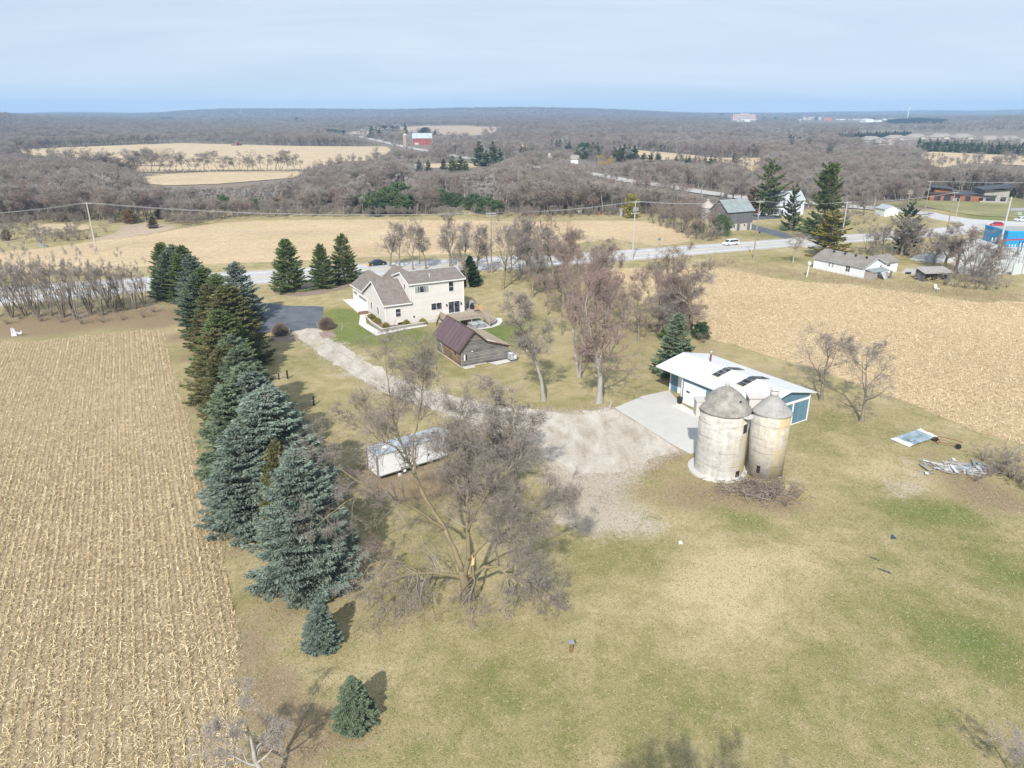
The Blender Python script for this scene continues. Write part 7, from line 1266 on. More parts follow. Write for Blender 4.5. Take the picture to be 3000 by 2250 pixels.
# blue building at the right edge and the substation yard
bb = g(2944, 724); t = thing('blue_building', 'bright blue flat roofed building cut off by the right edge', 'building', bb, math.radians(-6)); M_bblue = stripes('bright_blue_metal', (.01, .20, .42), 3, .4, .06, .05, .85, .45, c2=(.02, .26, .50), bump=.3)
q = MB(); q.box(0, 22, 0, 13, -.3, 4.2); q.build('wall', M_bblue, t); q = MB(); q.box(-.08, 22.1, -.08, .1, 4.2, 4.7); q.box(-.08, .1, .1, 13.1, 4.2, 4.7); q.build('parapet', pm('blue_trim', (.01, .30, .62), .05, 2, .5), t); q = MB(); q.box(.11, 22, .11, 13, 4.201, 4.35); q.build('roof', pm('flat_grey_roof', (.34, .33, .32), .1, .4), t)
R_ = random.Random(12); M_insul = pm('porcelain', (.55, .58, .60), .2, 3, .4)
for i, (px, py) in enumerate(((2870, 762), (2893, 770), (2916, 776), (2940, 782), (2965, 790), (2905, 752), (2930, 758), (2955, 762), (2985, 770), (2880, 745))):
    t = thing('switchgear', 'grey steel switchgear frame in the small substation at the right edge', 'substation equipment', g(px, py), R_.uniform(-.3, .3), 'substation switchgear'); q = MB()
    for x in (-1, 1): q.beam((x, 0, 0), (x, 0, 2.2 + i % 3), .14)
    q.beam((-1.3, 0, 2.2 + i % 3), (1.3, 0, 2.2 + i % 3), .16); q.build('frame', M_steel, t); q = MB()
    for x in (-.9, 0, .9): q.lathe([(.12, 2.3 + i % 3), (.18, 2.5 + i % 3), (.1, 2.7 + i % 3), (.18, 2.9 + i % 3), (.06, 3.2 + i % 3)], (x, 0), 8)
    q.build('insulator', M_insul, t)
q = MB(); q.box(0, 1.6, 0, 1.2, 0, 1.6); q.box(1.62, 1.9, .1, 1.1, .2, 1.4); tag(q.build('transformer', M_insul, None, g(2880, 775)), 'pale transformer box at the substation corner', 'transformer')
t = thing('red_pipe_frame', 'red topped steel gantry in front of the blue building', 'gantry', g(2930, 738)); q = MB(); q.beam((-1, 0, 3.2), (6, 0, 3.6), .3); q.build('beam', pm('red_paint', (.36, .03, .06), .1, 2), t); q = MB(); [q.beam((x, 0, 0), (x, 0, 3.2), .14) for x in (-.9, .2, 4.8, 5.8)]; q.build('leg', M_dark, t)
t = thing('white_fence', 'white slatted privacy fence at the right edge below the substation', 'fence', g(2962, 806), math.radians(22)); q = MB(); q.box(0, 14, 0, .06, 0, 2.7); q.build('panel', stripes('slatted_white', (.55, .60, .62), 3, .25, .12, .06, .75, .7), t); q = MB(); [q.box(x, x + .14, -.12, -.01, 0, 2.9) for x in (0, 3.5, 7, 10.5)]; q.build('post', M_steel, t)
mnd = MB(); R_ = np.random.default_rng(4); cx_, cy_, _ = g(2762, 762); q = MB(); a_ = [(math.cos(t_) * (1 + .15 * math.sin(3 * t_)), math.sin(t_) * (1 + .1 * math.cos(2 * t_))) for t_ in np.linspace(0, 2 * math.pi, 28, endpoint=False)]
rings = [[(x * r * 8, y * r * 4, z * .8) for x, y in a_] for r, z in ((1, -.05), (.8, 1.2), (.55, 2.2), (.3, 2.7), (.05, 2.8))]
for A_, B_ in zip(rings[:-1], rings[1:]):
    for i in range(28): j = (i + 1) % 28; q.face([A_[i], A_[j], B_[j], B_[i]])
tag(q.build('gravel_heap', pm('pale_crushed_stone', (.33, .34, .34), .15, .8, .9, c2=(.46, .46, .45), bump=.6), None, (cx_, cy_, 0), True), 'wide pale heap of crushed stone behind the bare trees at the right', 'gravel heap')
# ------------------------------------------------------------------ far farms and town
rb = g(1210, 424); z0 = rb[2]; sc_ = rb[1] / 2080
t = thing('red_barn', 'red barn with a pale blue grey roof beside a tall stone silo, far off', 'barn', rb, math.radians(6)); M_red = pm('barn_red', (.30, .05, .05), .15, .15, .9, c2=(.38, .09, .08))
q = MB(); W_, D_, hh = 52 * sc_, 26 * sc_, 23 * sc_; q.box(0, W_, 0, D_, -6, hh * .75); q.extrude([(0, .1, hh * .75), (0, D_ - .1, hh * .75), (0, D_ / 2, hh * 1.25)], (W_, 0, 0)); q.build('wall', M_red, t); q = MB(); gable_roof(q, 0, W_, 0, D_, hh * .75, hh * 1.3, .3, 'x', .6); q.build('roof', M_tin, t); q = MB(); q.box(2, W_ * .3, -.3, -.01, -6, 2.5); q.build('door', M_stone, t)
sl_ = g(1188, 434); t = thing('stone_silo', 'tall tan stone silo with a small cap beside the red barn', 'silo', sl_); hh = zat(sl_[1], 396) - sl_[2]; rs = 5.5 * sl_[1] / 2080; q = MB(); q.lathe([(rs, -2), (rs, hh)], k=20); q.build('wall', pm('tan_stone', (.30, .26, .21), .2, .4, .9, c2=(.40, .36, .30)), t); q = MB(); q.lathe([(rs * 1.15, hh), (rs * .6, hh * 1.08), (.2, hh * 1.13)], k=20); q.build('cap', M_conc, t)
def far_house(name, label, cat, px, py, wpx, hpx, wall, roof, ang=20, group=None, depth=.8, rise=.5):
    P = g(px - wpx / 2, py); s = P[1] / 2100; L = wpx * s; hz = max(2.5, hpx * s * .62); return simple_house(name, label, cat, 0, 0, ang, L, L * depth, hz, hz * (1 + rise), wall, roof, group, loc=P)
M_white = pm('white_walls', (.66, .67, .68), .05, .5); M_tanw = pm('tan_walls', (.46, .41, .35), .08, .3); M_condo = pm('condo_roof', (.25, .225, .20), .08, .2, c2=(.33, .30, .27))
far_house('small_white_house', 'small white house with a steep gable in the woods beside the golden willow', 'house', 1681, 479, 24, 20, M_white, M_condo, -20, None, .8, .8)
t = far_house('white_cottage', 'small white cottage between two evergreens on the wooded slope', 'house', 1612, 465, 12, 16, M_white, M_white)
far_house('hill_house', 'tiny white house on the far hill above the red barn', 'house', 1128, 366, 12, 8, M_white, M_condo)
far_house('blue_hut', 'small blue shed at the edge of the far pale field', 'shed', 1461, 384, 7, 8, pm('blue_paint', (.05, .12, .40), .05, 1), M_bblue)
far_house('small_grey_shed', 'small pale shed beside the blue spruce beyond the woods', 'shed', 1224, 500, 14, 7, M_tin, M_tin)
for i, (px, py, w_, h_) in enumerate(((317, 357, 20, 6), (276, 356, 6, 5), (606, 364, 12, 9), (622, 366, 18, 8), (820, 361, 10, 5), (918, 366, 12, 5), (838, 360, 8, 5), (1215, 362, 10, 5))):
    far_house('hillside_house', 'tiny pale house among the trees on the distant hills', 'house', px, py, w_, h_, M_tanw if i % 2 else M_white, M_condo, 10, 'houses scattered on the distant hills')
for i, (px, py, w_, h_) in enumerate(((2560, 415, 62, 24), (2625, 410, 60, 22), (2690, 408, 60, 24), (2755, 407, 62, 24), (2830, 408, 66, 24), (2905, 414, 60, 24), (2965, 418, 64, 30), (2600, 424, 50, 24), (3010, 424, 50, 26))):
    P = g(px - w_ / 2, py); s = P[1] / 2100; h_ *= .68; t = thing('condominium', 'low condominium with a big brown roof behind the evergreen screen at the right', 'house', P, math.radians([8, -6, 4, -10, 6, -4, 2, 12, -3][i]), 'condominiums behind the evergreens'); L = w_ * s; D_ = L * .55; hz = h_ * s * .22
    q = MB(); q.box(0, L, 0, D_, -3, hz); q.box(L * .55, L * .82, -D_ * .12, -.01, -3, hz); q.extrude([(L * .55, -D_ * .12, hz), (L * .82, -D_ * .12, hz), (L * .685, -D_ * .12, hz * 2)], (0, D_ * .3, 0)); q.build('wall', M_tanw, t)
    q = MB(); hr = h_ * s * .85; e_ = 1.0; q.plate([(-e_, -e_, hz), (L + e_, -e_, hz), (L * .75, D_ / 2, hr), (L * .25, D_ / 2, hr)], .3); q.plate([(-e_, D_ + e_, hz), (L * .25, D_ / 2, hr), (L * .75, D_ / 2, hr), (L + e_, D_ + e_, hz)], .3); q.plate([(-e_, -e_, hz), (L * .25, D_ / 2, hr), (-e_, D_ + e_, hz)], .3); q.plate([(L + e_, -e_, hz), (L + e_, D_ + e_, hz), (L * .75, D_ / 2, hr)], .3)
    q.plate([(L * .5, -D_ * .16, hz * .95), (L * .685, -D_ * .16, hz * 2.15), (L * .685, D_ * .3, hz * 2.15), (L * .5, D_ * .3, hz * .95)], .2); q.plate([(L * .87, -D_ * .16, hz * .95), (L * .87, D_ * .3, hz * .95), (L * .685, D_ * .3, hz * 2.15), (L * .685, -D_ * .16, hz * 2.15)], .2); q.build('roof', M_condo, t)
def slabb(name, label, cat, px, py, wpx, hpx, mat, group=None, extra=None, dp=.3, top=None):
    P = g(px - wpx / 2, py); s = P[1] / 2100; t = thing(name, label, cat, P, 0, group); L, hz = wpx * s, hpx * s; q = MB(); q.box(0, L, 0, L * dp, -6, hz); q.box(L * .3, L * .7, L * .05, L * dp * .8, hz, hz * 1.15); q.build('wall', mat, t)
    q = MB(); q.box(-.4, L + .4, -.4, L * dp + .4, hz + .01, hz + hz * .06); q.build('roof', top or M_condo, t); return t, L, hz
M_pinkw = pm('pink_stone', (.56, .42, .38), .05, .02)
t, L, hz = slabb('hospital', 'long pale pink hospital block on the horizon', 'hospital', 2178, 352, 62, 15, M_pinkw, None)
for r_ in range(3):
    for k in range(14): x = L * (.04 + .068 * k); q = MB(); q.box(x, x + L * .03, -.3, -.01, hz * (.2 + .26 * r_), hz * (.33 + .26 * r_)); q.build('window', M_glass, t)
slabb('hospital_wing', 'white arched wing in front of the pink hospital', 'building', 2178, 356, 34, 6, M_white)
slabb('green_roof_school', 'long low building with a green grey roof in the distant town', 'building', 2378, 351, 52, 7, M_tanw, None, top=pm('green_roof', (.22, .33, .32), .05, .02))
slabb('brick_building', 'small red brick building in the distant town', 'building', 2424, 354, 22, 8, pm('red_brick', (.42, .17, .13), .05, .02))
slabb('white_plant', 'white industrial building in the distant town left of the mast', 'building', 2538, 359, 34, 9, M_white); slabb('white_plant_annex', 'low white annex beside the white industrial building', 'building', 2568, 357, 26, 5, M_white)
for px in (2215, 2245, 2262, 2340, 2455, 2470, 2485, 2505, 2520, 2590, 2610): slabb('town_building', 'tiny pale building of the distant town', 'building', px, 352 + px % 5, 10 + px % 7, 3.5, M_tanw if px % 2 else M_white, 'buildings of the distant town')
def mast(px, py, ty, lb, nm, head):
    P = g(px, py); hh = zat(P[1], ty) - P[2]; t = thing(nm, lb, 'tower', P); q = MB(); rr0 = hh * .028; q.tube([(0, 0, -2), (0, 0, hh)], [rr0 * 1.3, rr0 * .9], 10); q.build('mast', M_white, t); q = MB()
    if head == 'tank': q.lathe([(.5, hh * .78), (hh * .16, hh * .86), (hh * .2, hh * .95), (hh * .15, hh * 1.04), (.5, hh * 1.1)], k=20); q.build('tank', pm('pale_blue_tank', (.45, .55, .62), .05, 1), t)
    else: q.box(-hh * .13, hh * .13, -1, 1, hh * .97, hh * 1.0); q.box(-hh * .1, hh * .1, -1, 1, hh * .88, hh * .90); q.build('antenna', M_white, t)
mast(2658, 349, 315, 'tall white communications mast on the horizon', 'communications_mast', 'ant'); mast(2642, 339, 323, 'pale blue water tower left of the tall mast', 'water_tower', 'tank')
# ------------------------------------------------------------------ poles and wires
M_pole = pm('pole_wood', (.26, .20, .15), .2, 1.0, .9, (1, 1, .2), c2=(.40, .34, .28)); M_polep = pm('pale_pole', (.46, .45, .43), .1, 1, .8); M_wire = pm('cable', (.30, .31, .32), .1, 1, .5)
POLE = {}
def pole(key, px, py, ty, label, nm='utility_pole', arms=(.4,), w=2.4, ang=0.3, mat=None, r=.15, cans=0, tx=None, group='utility poles along the road'):
    P = g(px, py); hh = zat(P[1], ty) - P[2]; t = thing(nm, label, 'street lamp' if nm == 'street_lamp' else 'utility pole', P, ang, group); q = MB(); q.tube([(0, 0, -.3), (0, 0, hh)], [r * 1.25, r * .8], 10); q.build('pole', mat or M_pole, t)
    for a_ in arms: q = MB(); q.box(-w / 2, w / 2, -.16, -.02 - .02, hh - a_ - .07, hh - a_ + .07); [q.lathe([(.05, hh - a_ + .07), (.07, hh - a_ + .17), (.04, hh - a_ + .26)], (x, -.1), 8) for x in (-w / 2 + .1, -w / 6, w / 6, w / 2 - .1)]; q.build('crossarm', M_polep, t)
    for k in range(cans): q = MB(); q.tube([(-.55 + .55 * k, -.38, hh - 2.6), (-.55 + .55 * k, -.38, hh - 1.7)], .22, 12); q.build('transformer', M_steel, t)
    if nm == 'street_lamp': q = MB(); q.tube([(0, 0, hh - .1), (-1.4, 0, hh + .25)], .05, 6); q.box(-2.0, -1.3, -.12, .12, hh + .2, hh + .34); q.build('lamp_head', M_steel, t)
    POLE[key] = (Vector(P), hh, ang, w); return t
pole('a', 283, 738, 592, 'tall pale utility pole at the left, in front of the woods', mat=M_polep, r=.17)
pole('b', 1440, 800, 622, 'utility pole half hidden by bare trees behind the house', arms=(.3, .8), ang=.3)
pole('c', 1852, 762, 588, 'utility pole with three transformers on the near road verge', arms=(.4, 3.2), cans=3, mat=M_polep)
pole('d', 2207, 757, 587, 'leaning brown utility pole right of the white van'); pole('e', 2460, 733, 590, 'pale leaning utility pole behind the long white building', mat=M_polep)
pole('f', 2553, 658, 579, 'short pole with a can beside the small white garage', arms=(), cans=1, group=None); pole('g', 2652, 640, 555, 'utility pole with two crossarms rising behind the dark spruce', arms=(.6, 1.4))
pole('h', 2708, 624, 530, 'tall pole at the corner of the side road', arms=(.2,)); pole('i', 2768, 704, 563, 'brown utility pole with transformers beside the junction', arms=(.2,), cans=3); pole('j', 2797, 651, 582, 'slim street lamp on the grass point of the junction', 'street_lamp', arms=(), mat=M_polep, r=.09, group=None)
pole('k', 2925, 738, 577, 'thick pale steel pole beside the substation', 'steel_pole', arms=(), mat=M_polep, r=.24, group=None)
def wire(a, b, off, sag, lb, r=.028, za=None, zb=None):
    (P, h1, g1, w1), (Q, h2, g2, w2) = a, b; A_ = P + Vector((math.cos(g1) * off, math.sin(g1) * off, (za if za is not None else h1 - .12))); B_ = Q + Vector((math.cos(g2) * off, math.sin(g2) * off, (zb if zb is not None else h2 - .12))); q = MB()
    q.tube([A_.lerp(B_, t_) - Vector((0, 0, sag * 4 * t_ * (1 - t_))) for t_ in np.linspace(0, 1, 25)], r, 5); o = q.build('power_line', M_wire); tag(o, lb, 'power line', 'overhead power lines')
X_, Y_, _ = g(-420, 800); POLE['z'] = (Vector((X_, Y_, 0)), 14.0, .3, 2.4); X_, Y_, _ = g(3350, 640); POLE['y'] = (Vector((X_, Y_, 0)), 14.0, .3, 2.4)
for u_, v_, lb in (('z', 'a', 'overhead line leaving the picture left of the pale pole'), ('a', 'b', 'overhead line swinging from the pale left pole to the pole behind the house'), ('b', 'c', 'overhead line above the far corn field'), ('c', 'd', 'overhead line over the white van'), ('d', 'e', 'overhead line across the tall pines'), ('e', 'i', 'overhead line above the long white building'), ('i', 'k', 'overhead line between the junction pole and the steel pole'), ('h', 'y', 'overhead line leaving the picture over the modern office')):
    for off in (-1.1, 0.0, 1.1): wire(POLE[u_], POLE[v_], off, 1.6 if u_ in 'za' else .7, lb)
    if u_ == 'a': wire(POLE[u_], POLE[v_], 0.1, 1.2, 'lower telephone line sagging under the power lines at the left', za=POLE[u_][1] * .62, zb=POLE[v_][1] * .62)
# ------------------------------------------------------------------ vehicles
M_cg = pm('car_glass', (.03, .035, .045), .2, 2, .1)
def car(label, P, ang, L, W, Hc, paint, prof, cab, group='vehicles on the road', name='parked_car'):
    t = thing(name, label, 'car', P, ang, group); q = MB(); hw = W / 2
    lo = [(x * L, z * Hc) for x, z in prof]; n = len(lo)
    q.hull([(x, -hw, z) for x, z in lo], [(x, hw, z) for x, z in lo])
    cb = [(x * L, z * Hc) for x, z in cab]; q.hull([(x, -hw * (1 if z < .7 * Hc else .82), z) for x, z in cb], [(x, hw * (1 if z < .7 * Hc else .82), z) for x, z in cb]); q.build('body', paint, t)
    q = MB(); z0_, z1_ = cb[0][1] + .05, cb[1][1] - .07
    for s in (-1, 1): x0_, x1_, x2_, x3_ = cb[0][0] + .18, cb[1][0] + .12, cb[2][0] - .12, cb[3][0] - .18; y0_, y1_ = s * (hw + .01), s * (hw * .84 + .01); q.hull([(x0_, y0_, z0_), (x3_, y0_, z0_), (x2_, y1_, z1_), (x1_, y1_, z1_)], [(x0_, y0_ - s * .05, z0_), (x3_, y0_ - s * .05, z0_), (x2_, y1_ - s * .05, z1_), (x1_, y1_ - s * .05, z1_)])
    q.build('side_window', M_cg, t); q = MB()
    for i0, i1, d_ in ((0, 1, -.02), (3, 2, .02)): a_, b_ = cb[i0], cb[i1]; q.hull([(a_[0] + d_, -hw * .86, a_[1] + .06), (a_[0] + d_, hw * .86, a_[1] + .06), (b_[0] + d_, hw * .74, b_[1] - .05), (b_[0] + d_, -hw * .74, b_[1] - .05)], [(a_[0] + d_ * 2, -hw * .86, a_[1] + .06), (a_[0] + d_ * 2, hw * .86, a_[1] + .06), (b_[0] + d_ * 2, hw * .74, b_[1] - .05), (b_[0] + d_ * 2, -hw * .74, b_[1] - .05)])
    q.build('windshield', M_cg, t)
    for x in (.18, .81):
        for s in (-1, 1): q = MB(); q.tube([(x * L, s * (hw - .2), .33), (x * L, s * (hw + .02), .33)], .34, 16); w_ = q.build('wheel', M_rubber, t); q = MB(); q.tube([(x * L, s * (hw + .025), .33), (x * L, s * (hw + .04), .33)], .2, 12); q.build('rim', M_steel, w_)
    for s in (-1, 1): q = MB(); q.box(-.02, .04, s * hw * .72 - .15, s * hw * .72 + .15, Hc * .42, Hc * .5); q.build('headlight', M_trim, t); q = MB(); q.box(L - .04, L + .02, s * hw * .75 - .14, s * hw * .75 + .14, Hc * .45, Hc * .58); q.build('taillight', pm('lamp_red', (.4, .02, .02), .1, 3, .3), t)
    return t
PR_van = [(0, .17), (1, .17), (1, .58), (.25, .6), (.02, .47), (0, .35)]; CB_van = [(.16, .58), (.34, .98), (.93, 1.0), (1.0, .57)]
PR_sed = [(0, .2), (1, .2), (1, .56), (.8, .62), (.25, .6), (.02, .5)]; CB_sed = [(.22, .6), (.4, .98), (.68, 1.0), (.88, .6)]
pc = lambda n, c: pm(n, c, .05, 1, .25, spec=.6)
dirv = lambda x: (lambda a, b: math.atan2(b[1] - a[1], b[0] - a[0]))(g(x - 60, np.interp(x - 60, [p[0] for p in RT], [(p[1] + q_[1]) / 2 for p, q_ in zip(RT, RBm)]))[:2], g(x + 60, np.interp(x + 60, [p[0] for p in RT], [(p[1] + q_[1]) / 2 for p, q_ in zip(RT, RBm)]))[:2])
def road_xyz(px, py): X_, Y_, z_ = g(px, py); return (X_, Y_, z_ + .02)
car('white minivan driving left on the highway', road_xyz(2121, 719), dirv(2140), 4.7, 1.9, 1.7, pc('white_car_paint', (.72, .73, .74)), PR_van, CB_van)
car('dark green car on the road behind the house, beside the spruce', road_xyz(1079, 779), dirv(1100) + .1, 4.6, 1.85, 1.5, pc('dark_car_paint', (.015, .03, .035)), PR_sed, CB_sed)
car('red car turning at the junction', road_xyz(2903, 664), math.radians(170) + .1 * 0 - 2.9 * 0, 4.5, 1.85, 1.45, pc('red_car_paint', (.50, .02, .05)), PR_sed, CB_sed) if False else car('red car turning at the junction', road_xyz(2903, 663), .15, 4.6, 1.85, 1.5, pc('red_car_paint', (.50, .02, .05)), PR_sed, CB_sed)
car('white car on the side road at the right edge', road_xyz(2973, 648), .05, 4.8, 1.9, 1.55, pc('white_car_paint', (.72, .73, .74)), PR_sed, CB_sed)
car('black and white car parked on the grass behind the far corn field', g(1929, 640), .1, 4.6, 1.85, 1.45, pc('black_car_paint', (.03, .03, .035)), PR_sed, CB_sed, None); car('white car by the barn end of the dark drive', g(2211, 632), .1, 4.4, 1.85, 1.5, pc('white_car_paint', (.72, .73, .74)), PR_sed, CB_sed, None)
tg = g(700, 427); t = thing('tractor', 'tiny dark red tractor working on the distant field', 'tractor', tg, .1); q = MB(); q.box(-2, 3.5, -1, 1, 1, 2.6); q.box(-1.5, .6, -.9, .9, 2.6, 4.2); q.box(-9, -2.1, -2, 2, .6, 1.4); q.build('body', pm('tractor_red', (.2, .03, .03), .2, 1), t)
for x, r_ in ((-.8, 1.3), (2.7, .8)): q = MB(); q.tube([(x, -1.5, r_), (x, 1.5, r_)], r_, 14); q.build('wheel', M_rubber, t)
# ------------------------------------------------------------------ small things
def sign(px, py, ty, lb, mat, w=.9, h=.7): P = g(px, py); hh = zat(P[1], ty) - P[2]; t = thing('road_sign', lb, 'sign', P, .3); q = MB(); q.box(-.04, .04, -.04, .04, -.2, hh); q.build('post', M_steel, t); q = MB(); q.box(-w / 2, w / 2, -.08, -.05, hh - h, hh); q.build('sign_plate', mat, t)
sign(1930, 722, 697, 'small green sign back on the far road verge', pm('green_sign', (.12, .20, .17), .1, 3)); sign(2222, 706, 678, 'small dark sign beside the barn driveway', M_dark, .6, .6); sign(2985, 634, 621, 'pale green street sign at the right edge of the junction', pm('pale_green_sign', (.30, .42, .38), .1, 3), 2, 1.2); sign(1078, 783, 772, 'small orange marker behind the house roof', pm('orange_marker', (.75, .32, .03), .1, 3), .6, .6)
q = MB(); q.box(-.05, .05, -.05, .05, 0, 1.8); tag(q.build('marker_post', M_yellow, None, g(2199, 751), False), 'thin yellow marker post left of the leaning pole', 'marker post')
P = g(2363, 812); t = thing('birdhouse', 'white birdhouse on a slanted white post at the golden field edge', 'birdhouse', P); q = MB(); q.beam((0, 0, -.1), (.2, 0, 3.0), .16); q.build('post', M_trim, t); q = MB(); q.extrude([(-.1, -.3, 3.0), (.5, -.3, 3.0), (.5, -.3, 3.5), (.2, -.3, 3.8), (-.1, -.3, 3.5)], (0, .6, 0)); q.build('box', M_trim, t)
P = g(2745, 851); t = thing('lawn_chair', 'white garden chair tipped in the weeds below the woodshed', 'chair', P, .4); q = MB(); q.plate([(-.35, -.35, .45), (.35, -.35, .45), (.35, .35, .42), (-.35, .35, .42)], .06); q.build('seat', M_trim, t); q = MB(); q.plate([(-.35, .36, .45), (.35, .36, .45), (.35, .7, 1.2), (-.35, .7, 1.2)], .06); q.build('backrest', M_trim, t)
for x, y in ((-.3, -.3), (.3, -.3), (-.3, .3), (.3, .3)): q = MB(); q.beam((x, y, .44), (x * 1.3, y * 1.3, 0), .07); q.build('leg', M_trim, t)
P = g(1673, 1910); t = thing('well_post', 'rusty square post with a flat grey cap standing alone on the lawn', 'post', P, .2); q = MB(); q.box(-.10, .10, -.10, .10, 0, .85); q.build('post', pm('rusty_steel', (.22, .10, .05), .3, 5, .9, c2=(.34, .2, .12)), t); q = MB(); q.box(-.2, .2, -.2, .2, .851, .9); q.build('cap', M_steel, t)
P = g(1993, 1592); q = MB(); q.hull([(-.17, -.13, 0), (.17, -.13, 0), (.19, .13, 0), (-.15, .15, 0)], [(-.15, -.11, .16), (.15, -.11, .18), (.16, .11, .2), (-.14, .12, .17)]); tag(q.build('white_bucket', M_trim, None, P), 'small white block lying on the open lawn', 'block')
P = g(2616, 1577); q = MB(); q.extrude([(-.3, -.1, .02), (.1, -.15, .02), (.32, -.05, .05), (.15, .1, .12), (.05, .35, .22), (-.1, .1, .1)], (0, 0, .03)); tag(q.build('blue_scrap', pm('navy_plastic', (.03, .06, .10), .2, 4, .5), None, P), 'crumpled dark blue scrap on the lawn at the right', 'scrap')
for i, (px, py, L_, w_, a_) in enumerate(((2562, 1637, .9, .13, -.7), (2590, 1672, 1.3, .17, -.75))):
    P = g(px, py); q = MB(); q.extrude([(-L_ / 2, 0, .005), (-L_ / 4, -w_ / 2, .005), (L_ / 3, -w_ * .6, .005), (L_ / 2, 0, .005), (L_ / 5, w_ * .6, .005), (-L_ / 3, w_ / 3, .005)], (0, 0, .02)); o = q.build('bark_strip', M_dark, None, P); o.rotation_euler[2] = a_; tag(o, ['shorter dark strip lying on the lawn at the right', 'longer dark strip lying on the lawn at the right'][i], 'debris', 'dark strips on the lawn')
P = Vector(g(2677, 1290)); t = thing('sheet_metal_stack', 'stack of blue and white crumpled sheet metal on the grass by the field', 'sheet metal', P); R_ = random.Random(4)
c1, c2, c3, c4 = [Vector(g(*p)) - P for p in ((2611, 1288), (2693, 1266), (2743, 1288), (2664, 1311))]; M_teal = pm('teal_sheet', (.13, .22, .26), .3, .7, .5, c2=(.40, .48, .52)); NS = 8
for k in range(NS):
    a_, b_ = k / NS, (k + 1) / NS + .02; z_ = .08 + .03 * k + R_.uniform(0, .1); q = MB(); A_, B_, C_, D_ = c1.lerp(c2, a_), c1.lerp(c2, b_), c4.lerp(c3, b_), c4.lerp(c3, a_)
    for m_ in range(4):
        u0, u1 = m_ / 4, (m_ + 1) / 4; zz = [R_.uniform(-.05, .05) for _ in range(2)]; q.plate([A_.lerp(D_, u0) + Vector((0, 0, z_ + zz[0])), A_.lerp(D_, u1) + Vector((0, 0, z_ + zz[1])), B_.lerp(C_, u1) + Vector((0, 0, z_ + zz[1] + .08)), B_.lerp(C_, u0) + Vector((0, 0, z_ + zz[0] + .08))], .02)
    q.build('sheet', M_trim if k in (0, 7) else M_teal, t)
q = MB(); q.beam(c1 + Vector((0, 0, .15)), c4 + Vector((0, 0, .15)), .25, .12); q.build('white_edge', M_trim, t)
P = g(2775, 1305); t = thing('old_cart', 'rusty two wheeled cart frame with black tyres beside the sheet metal', 'cart', P, -.4); q = MB(); q.tube([(-1.5, .5, .4), (-.8, .6, .75), (1.0, .5, .6), (1.5, .3, .5)], .05, 8); q.tube([(-1.5, -.5, .4), (1.3, -.4, .5)], .05, 8); q.beam((-.9, -.55, .4), (-.9, .6, .4), .08); q.build('frame', pm('rust', (.2, .09, .05), .3, 5, .9), t)
for x, y in ((-1.2, .7), (1.0, -.6)): q = MB(); q.tube([(x, y - .1, .3), (x, y + .1, .3)], .3, 14); q.build('wheel', M_rubber, t)
def junk(name, label, px, py, n, rad, L_, w_, mats, hz, seed, cat='debris', fl=.25):
    R_ = random.Random(seed); P = g(px, py); q = MB(); q.mi = 0
    for k in range(n):
        q.mi = R_.randrange(len(mats)); a_ = Vector((R_.gauss(0, rad[0]), R_.gauss(0, rad[1]), abs(R_.gauss(0, hz)) + .03)); an = R_.uniform(0, 6.28); l_ = R_.uniform(*L_) / 2; d_ = Vector((math.cos(an), math.sin(an), R_.uniform(-fl, fl) * .5)) * l_; lo = min(a_.z - abs(d_.z), 0); a_.z -= lo; q.beam(a_ - d_, a_ + d_, R_.uniform(*w_), R_.uniform(.02, .05))
    return tag(q.build(name, mats, None, P), label, cat, kind='stuff')
junk('board_pile', 'heap of pale broken boards and sheets against the bare bushes at the right edge', 2815, 1375, 110, (1.7, .8), (.5, 2.0), (.06, .4), [M_stone, M_steel, M_rot, M_tin, M_insul], .12, 3, 'debris', .06)
junk('brush_pile', 'pile of brown cut branches heaped at the foot of the silos', 2215, 1440, 420, (1.9, 1.0), (.5, 2.2), (.015, .05), [M_twig_b, M_twig_r, M_bark, M_rot], .28, 4, 'brush pile', .7)
for i, (px, py, h_) in enumerate(((2265, 1465, 2.0), (2300, 1485, 1.8), (2230, 1450, 2.0), (2190, 1425, 1.7), (2335, 1460, 1.6), (2200, 1455, 1.4), (2270, 1435, 1.8))): bare_at('bush', g(px, py), h_, 2.4, M_bark, [M_twig_b, M_twig_r][i % 2], 'shrub', 'tangle of dead brush in front of the silos', 'dead brush at the silos', cat='shrub', parts=('stems', 'twigs'))
P = g(2306, 1440); q = MB(); q.lathe([(.36, 0), (.32, .3), (.31, .62)], k=18, wob=.03); tag(q.build('tree_stump', [pm('stump_wood', (.42, .32, .22), .2, 4, .9)], None, P), 'pale sawn tree stump beside the brush pile', 'stump')
P = g(2255, 1403); q = MB(); q.beam((-1.6, -.4, .12), (1.6, .1, .2), .14, .05); tag(q.build('grey_plank', M_rot, None, P), 'grey plank lying across the brush below the silos', 'plank')
P = g(42, 985); t = thing('plastic_sheet', 'torn white plastic sheeting caught on a stake at the left edge', 'plastic sheet', P); t.scale = (.65, .65, .65); q = MB(); q.extrude([(-.8, 0, 0), (.7, .1, .05), (.3, .3, 1.5), (-.1, .3, 2.3), (-.7, .2, 2.1)], (0, .12, 0)); q.extrude([(.3, .2, 1.2), (1.4, .3, .9), (2.2, .2, 1.6), (2.0, .2, .6), (1.2, .2, .4)], (0, .1, 0)); q.build('sheet', pm('white_film', (.55, .58, .62), .15, 3, .5), t); q = MB(); q.beam((-.4, .1, 0), (-.3, .1, 2.4), .06); q.build('stake', M_rot, t)
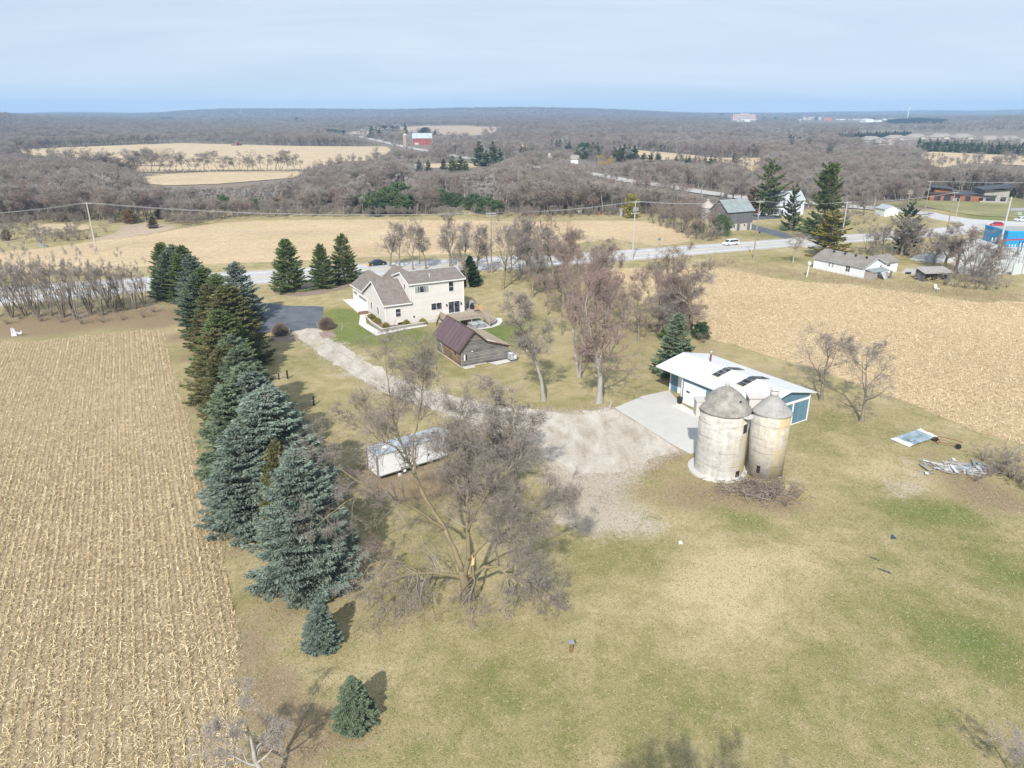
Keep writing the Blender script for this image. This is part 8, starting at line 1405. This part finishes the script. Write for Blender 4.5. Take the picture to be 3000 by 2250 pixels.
for i, (a_, b_) in enumerate((((818, 1112), (843, 1110)), ((860, 1205), (920, 1188)))):
    A_, B_ = Vector(g(*a_)), Vector(g(*b_)); t = thing('rail_fence', ['short dark rail and post under the spruces, farther one', 'long dark rail and post in the spruce shade, nearer one'][i], 'fence', A_, 0, 'old rail fence pieces'); q = MB(); d_ = B_ - A_; q.beam((0, 0, .75), (d_.x, d_.y, .75), .12); q.build('rail', M_rot, t); q = MB(); q.box(d_.x - .1, d_.x + .1, d_.y - .1, d_.y + .1, 0, 1.3); q.build('post', M_dark, t); q = MB(); q.box(-.08, .08, -.08, .08, 0, 1.0); q.build('post', M_dark, t)
q = MB(); ED = [(1706, 1207), (1730, 1209), (1760, 1206), (1785, 1199), (1790, 1186), (1787, 1178)]; o_ = g(*ED[0])
for a_, b_ in zip(ED[:-1], ED[1:]):
    A_, B_ = Vector(g(*a_)) - Vector(o_), Vector(g(*b_)) - Vector(o_); q.beam(A_ + Vector((0, 0, .1)), B_ + Vector((0, 0, .1)), .28, .22)
tag(q.build('stone_edging', stripes('edging_blocks', (.45, .41, .36), 0, .4, .12, .2, .6), None, o_), 'curved low stone edging round the tree by the gravel yard', 'edging')
for px, py, lb, s_ in ((1484, 674, 'white barrel lying at the far edge of the corn field', .8), (1699, 625, 'white and green boat under a cover by the far trees', 1.6), (1820, 632, 'grey upright tank left of the golden evergreen', 1.2), (1755, 628, 'small orange digger bucket by the far trees', 1.0), (2660, 803, 'dark hoop beside the open woodshed', .6), (2690, 820, 'black drum left of the woodshed', .5)):
    t = thing('yard_object', lb, 'yard object', g(px, py)); q = MB()
    if 'upright' in lb: q.lathe([(s_, 0), (s_, 2.6), (s_ * .5, 2.9)], k=16)
    else: q.tube([(-s_, 0, s_ * .45), (s_, 0, s_ * .45)], [s_ * .4, s_ * .45], 12); q.box(-s_ * .5, s_ * .5, -s_ * .3, s_ * .3, 0, s_ * .3)
    q.build('body', M_trim if 'white' in lb else M_dark if 'black' in lb or 'dark' in lb else pm('orange_body', (.35, .10, .03), .1, 2) if 'orange' in lb else M_steel, t)
for px, py in ((120, 722), (132, 724)): q = MB(); q.box(-.6, .6, -.3, .3, 0, .6); q.lathe([(.3, .6), (.2, 1.0)], k=8); tag(q.build('junk_tank', M_greyp, None, g(px, py)), 'small grey tank in the brush beyond the left corn field', 'tank', 'tanks in the left brush')
# wispy tall weeds along the golden field edge
R_ = np.random.default_rng(8); ac = Acc(); n = 5200; P_ = [g(x, np.interp(x, [2060, 2150, 2300, 2500, 2700, 2900, 3000], [768, 778, 806, 824, 850, 874, 876]) + y)[:2] for x, y in zip(R_.uniform(2070, 3000, 700), R_.normal(-2, 9, 700))]; P_ = np.array(P_)[R_.integers(0, 700, n)] + R_.normal(0, .9, (n, 2))
S = np.column_stack([P_, np.zeros(n)]); ac.blades(R_, S, norm(np.stack([R_.normal(0, .3, n), R_.normal(0, .3, n), np.ones(n)], -1)), R_.uniform(.3, 1.1, n), np.full(n, .06)); tag(link('tall_weeds', ac.mesh('tall_weeds', [pm('weed_stems', (.28, .20, .14), .2, 1, .9, c2=(.42, .32, .23), isl=.5)])), 'brown weeds along the upper edge of the golden field', 'weeds', kind='stuff')
# ------------------------------------------------------------------ air
hz_ = MB(); hz_.box(-12800, 12800, -200, 8800, -60, 190); ho = hz_.build('haze', None); ho.data.materials.clear()
m = bpy.data.materials.new('haze_air'); m.use_nodes = True; nt = m.node_tree; nt.nodes.clear(); vo = nt.nodes.new('ShaderNodeVolumePrincipled'); vo.inputs['Color'].default_value = (.40, .66, 1, 1); vo.inputs['Density'].default_value = .00015; vo.inputs['Anisotropy'].default_value = 0.0
out = nt.nodes.new('ShaderNodeOutputMaterial'); nt.links.new(vo.outputs[0], out.inputs['Volume']); ho.data.materials.append(m); tag(ho, 'thin blue haze in the air over the land', 'haze', kind='stuff')
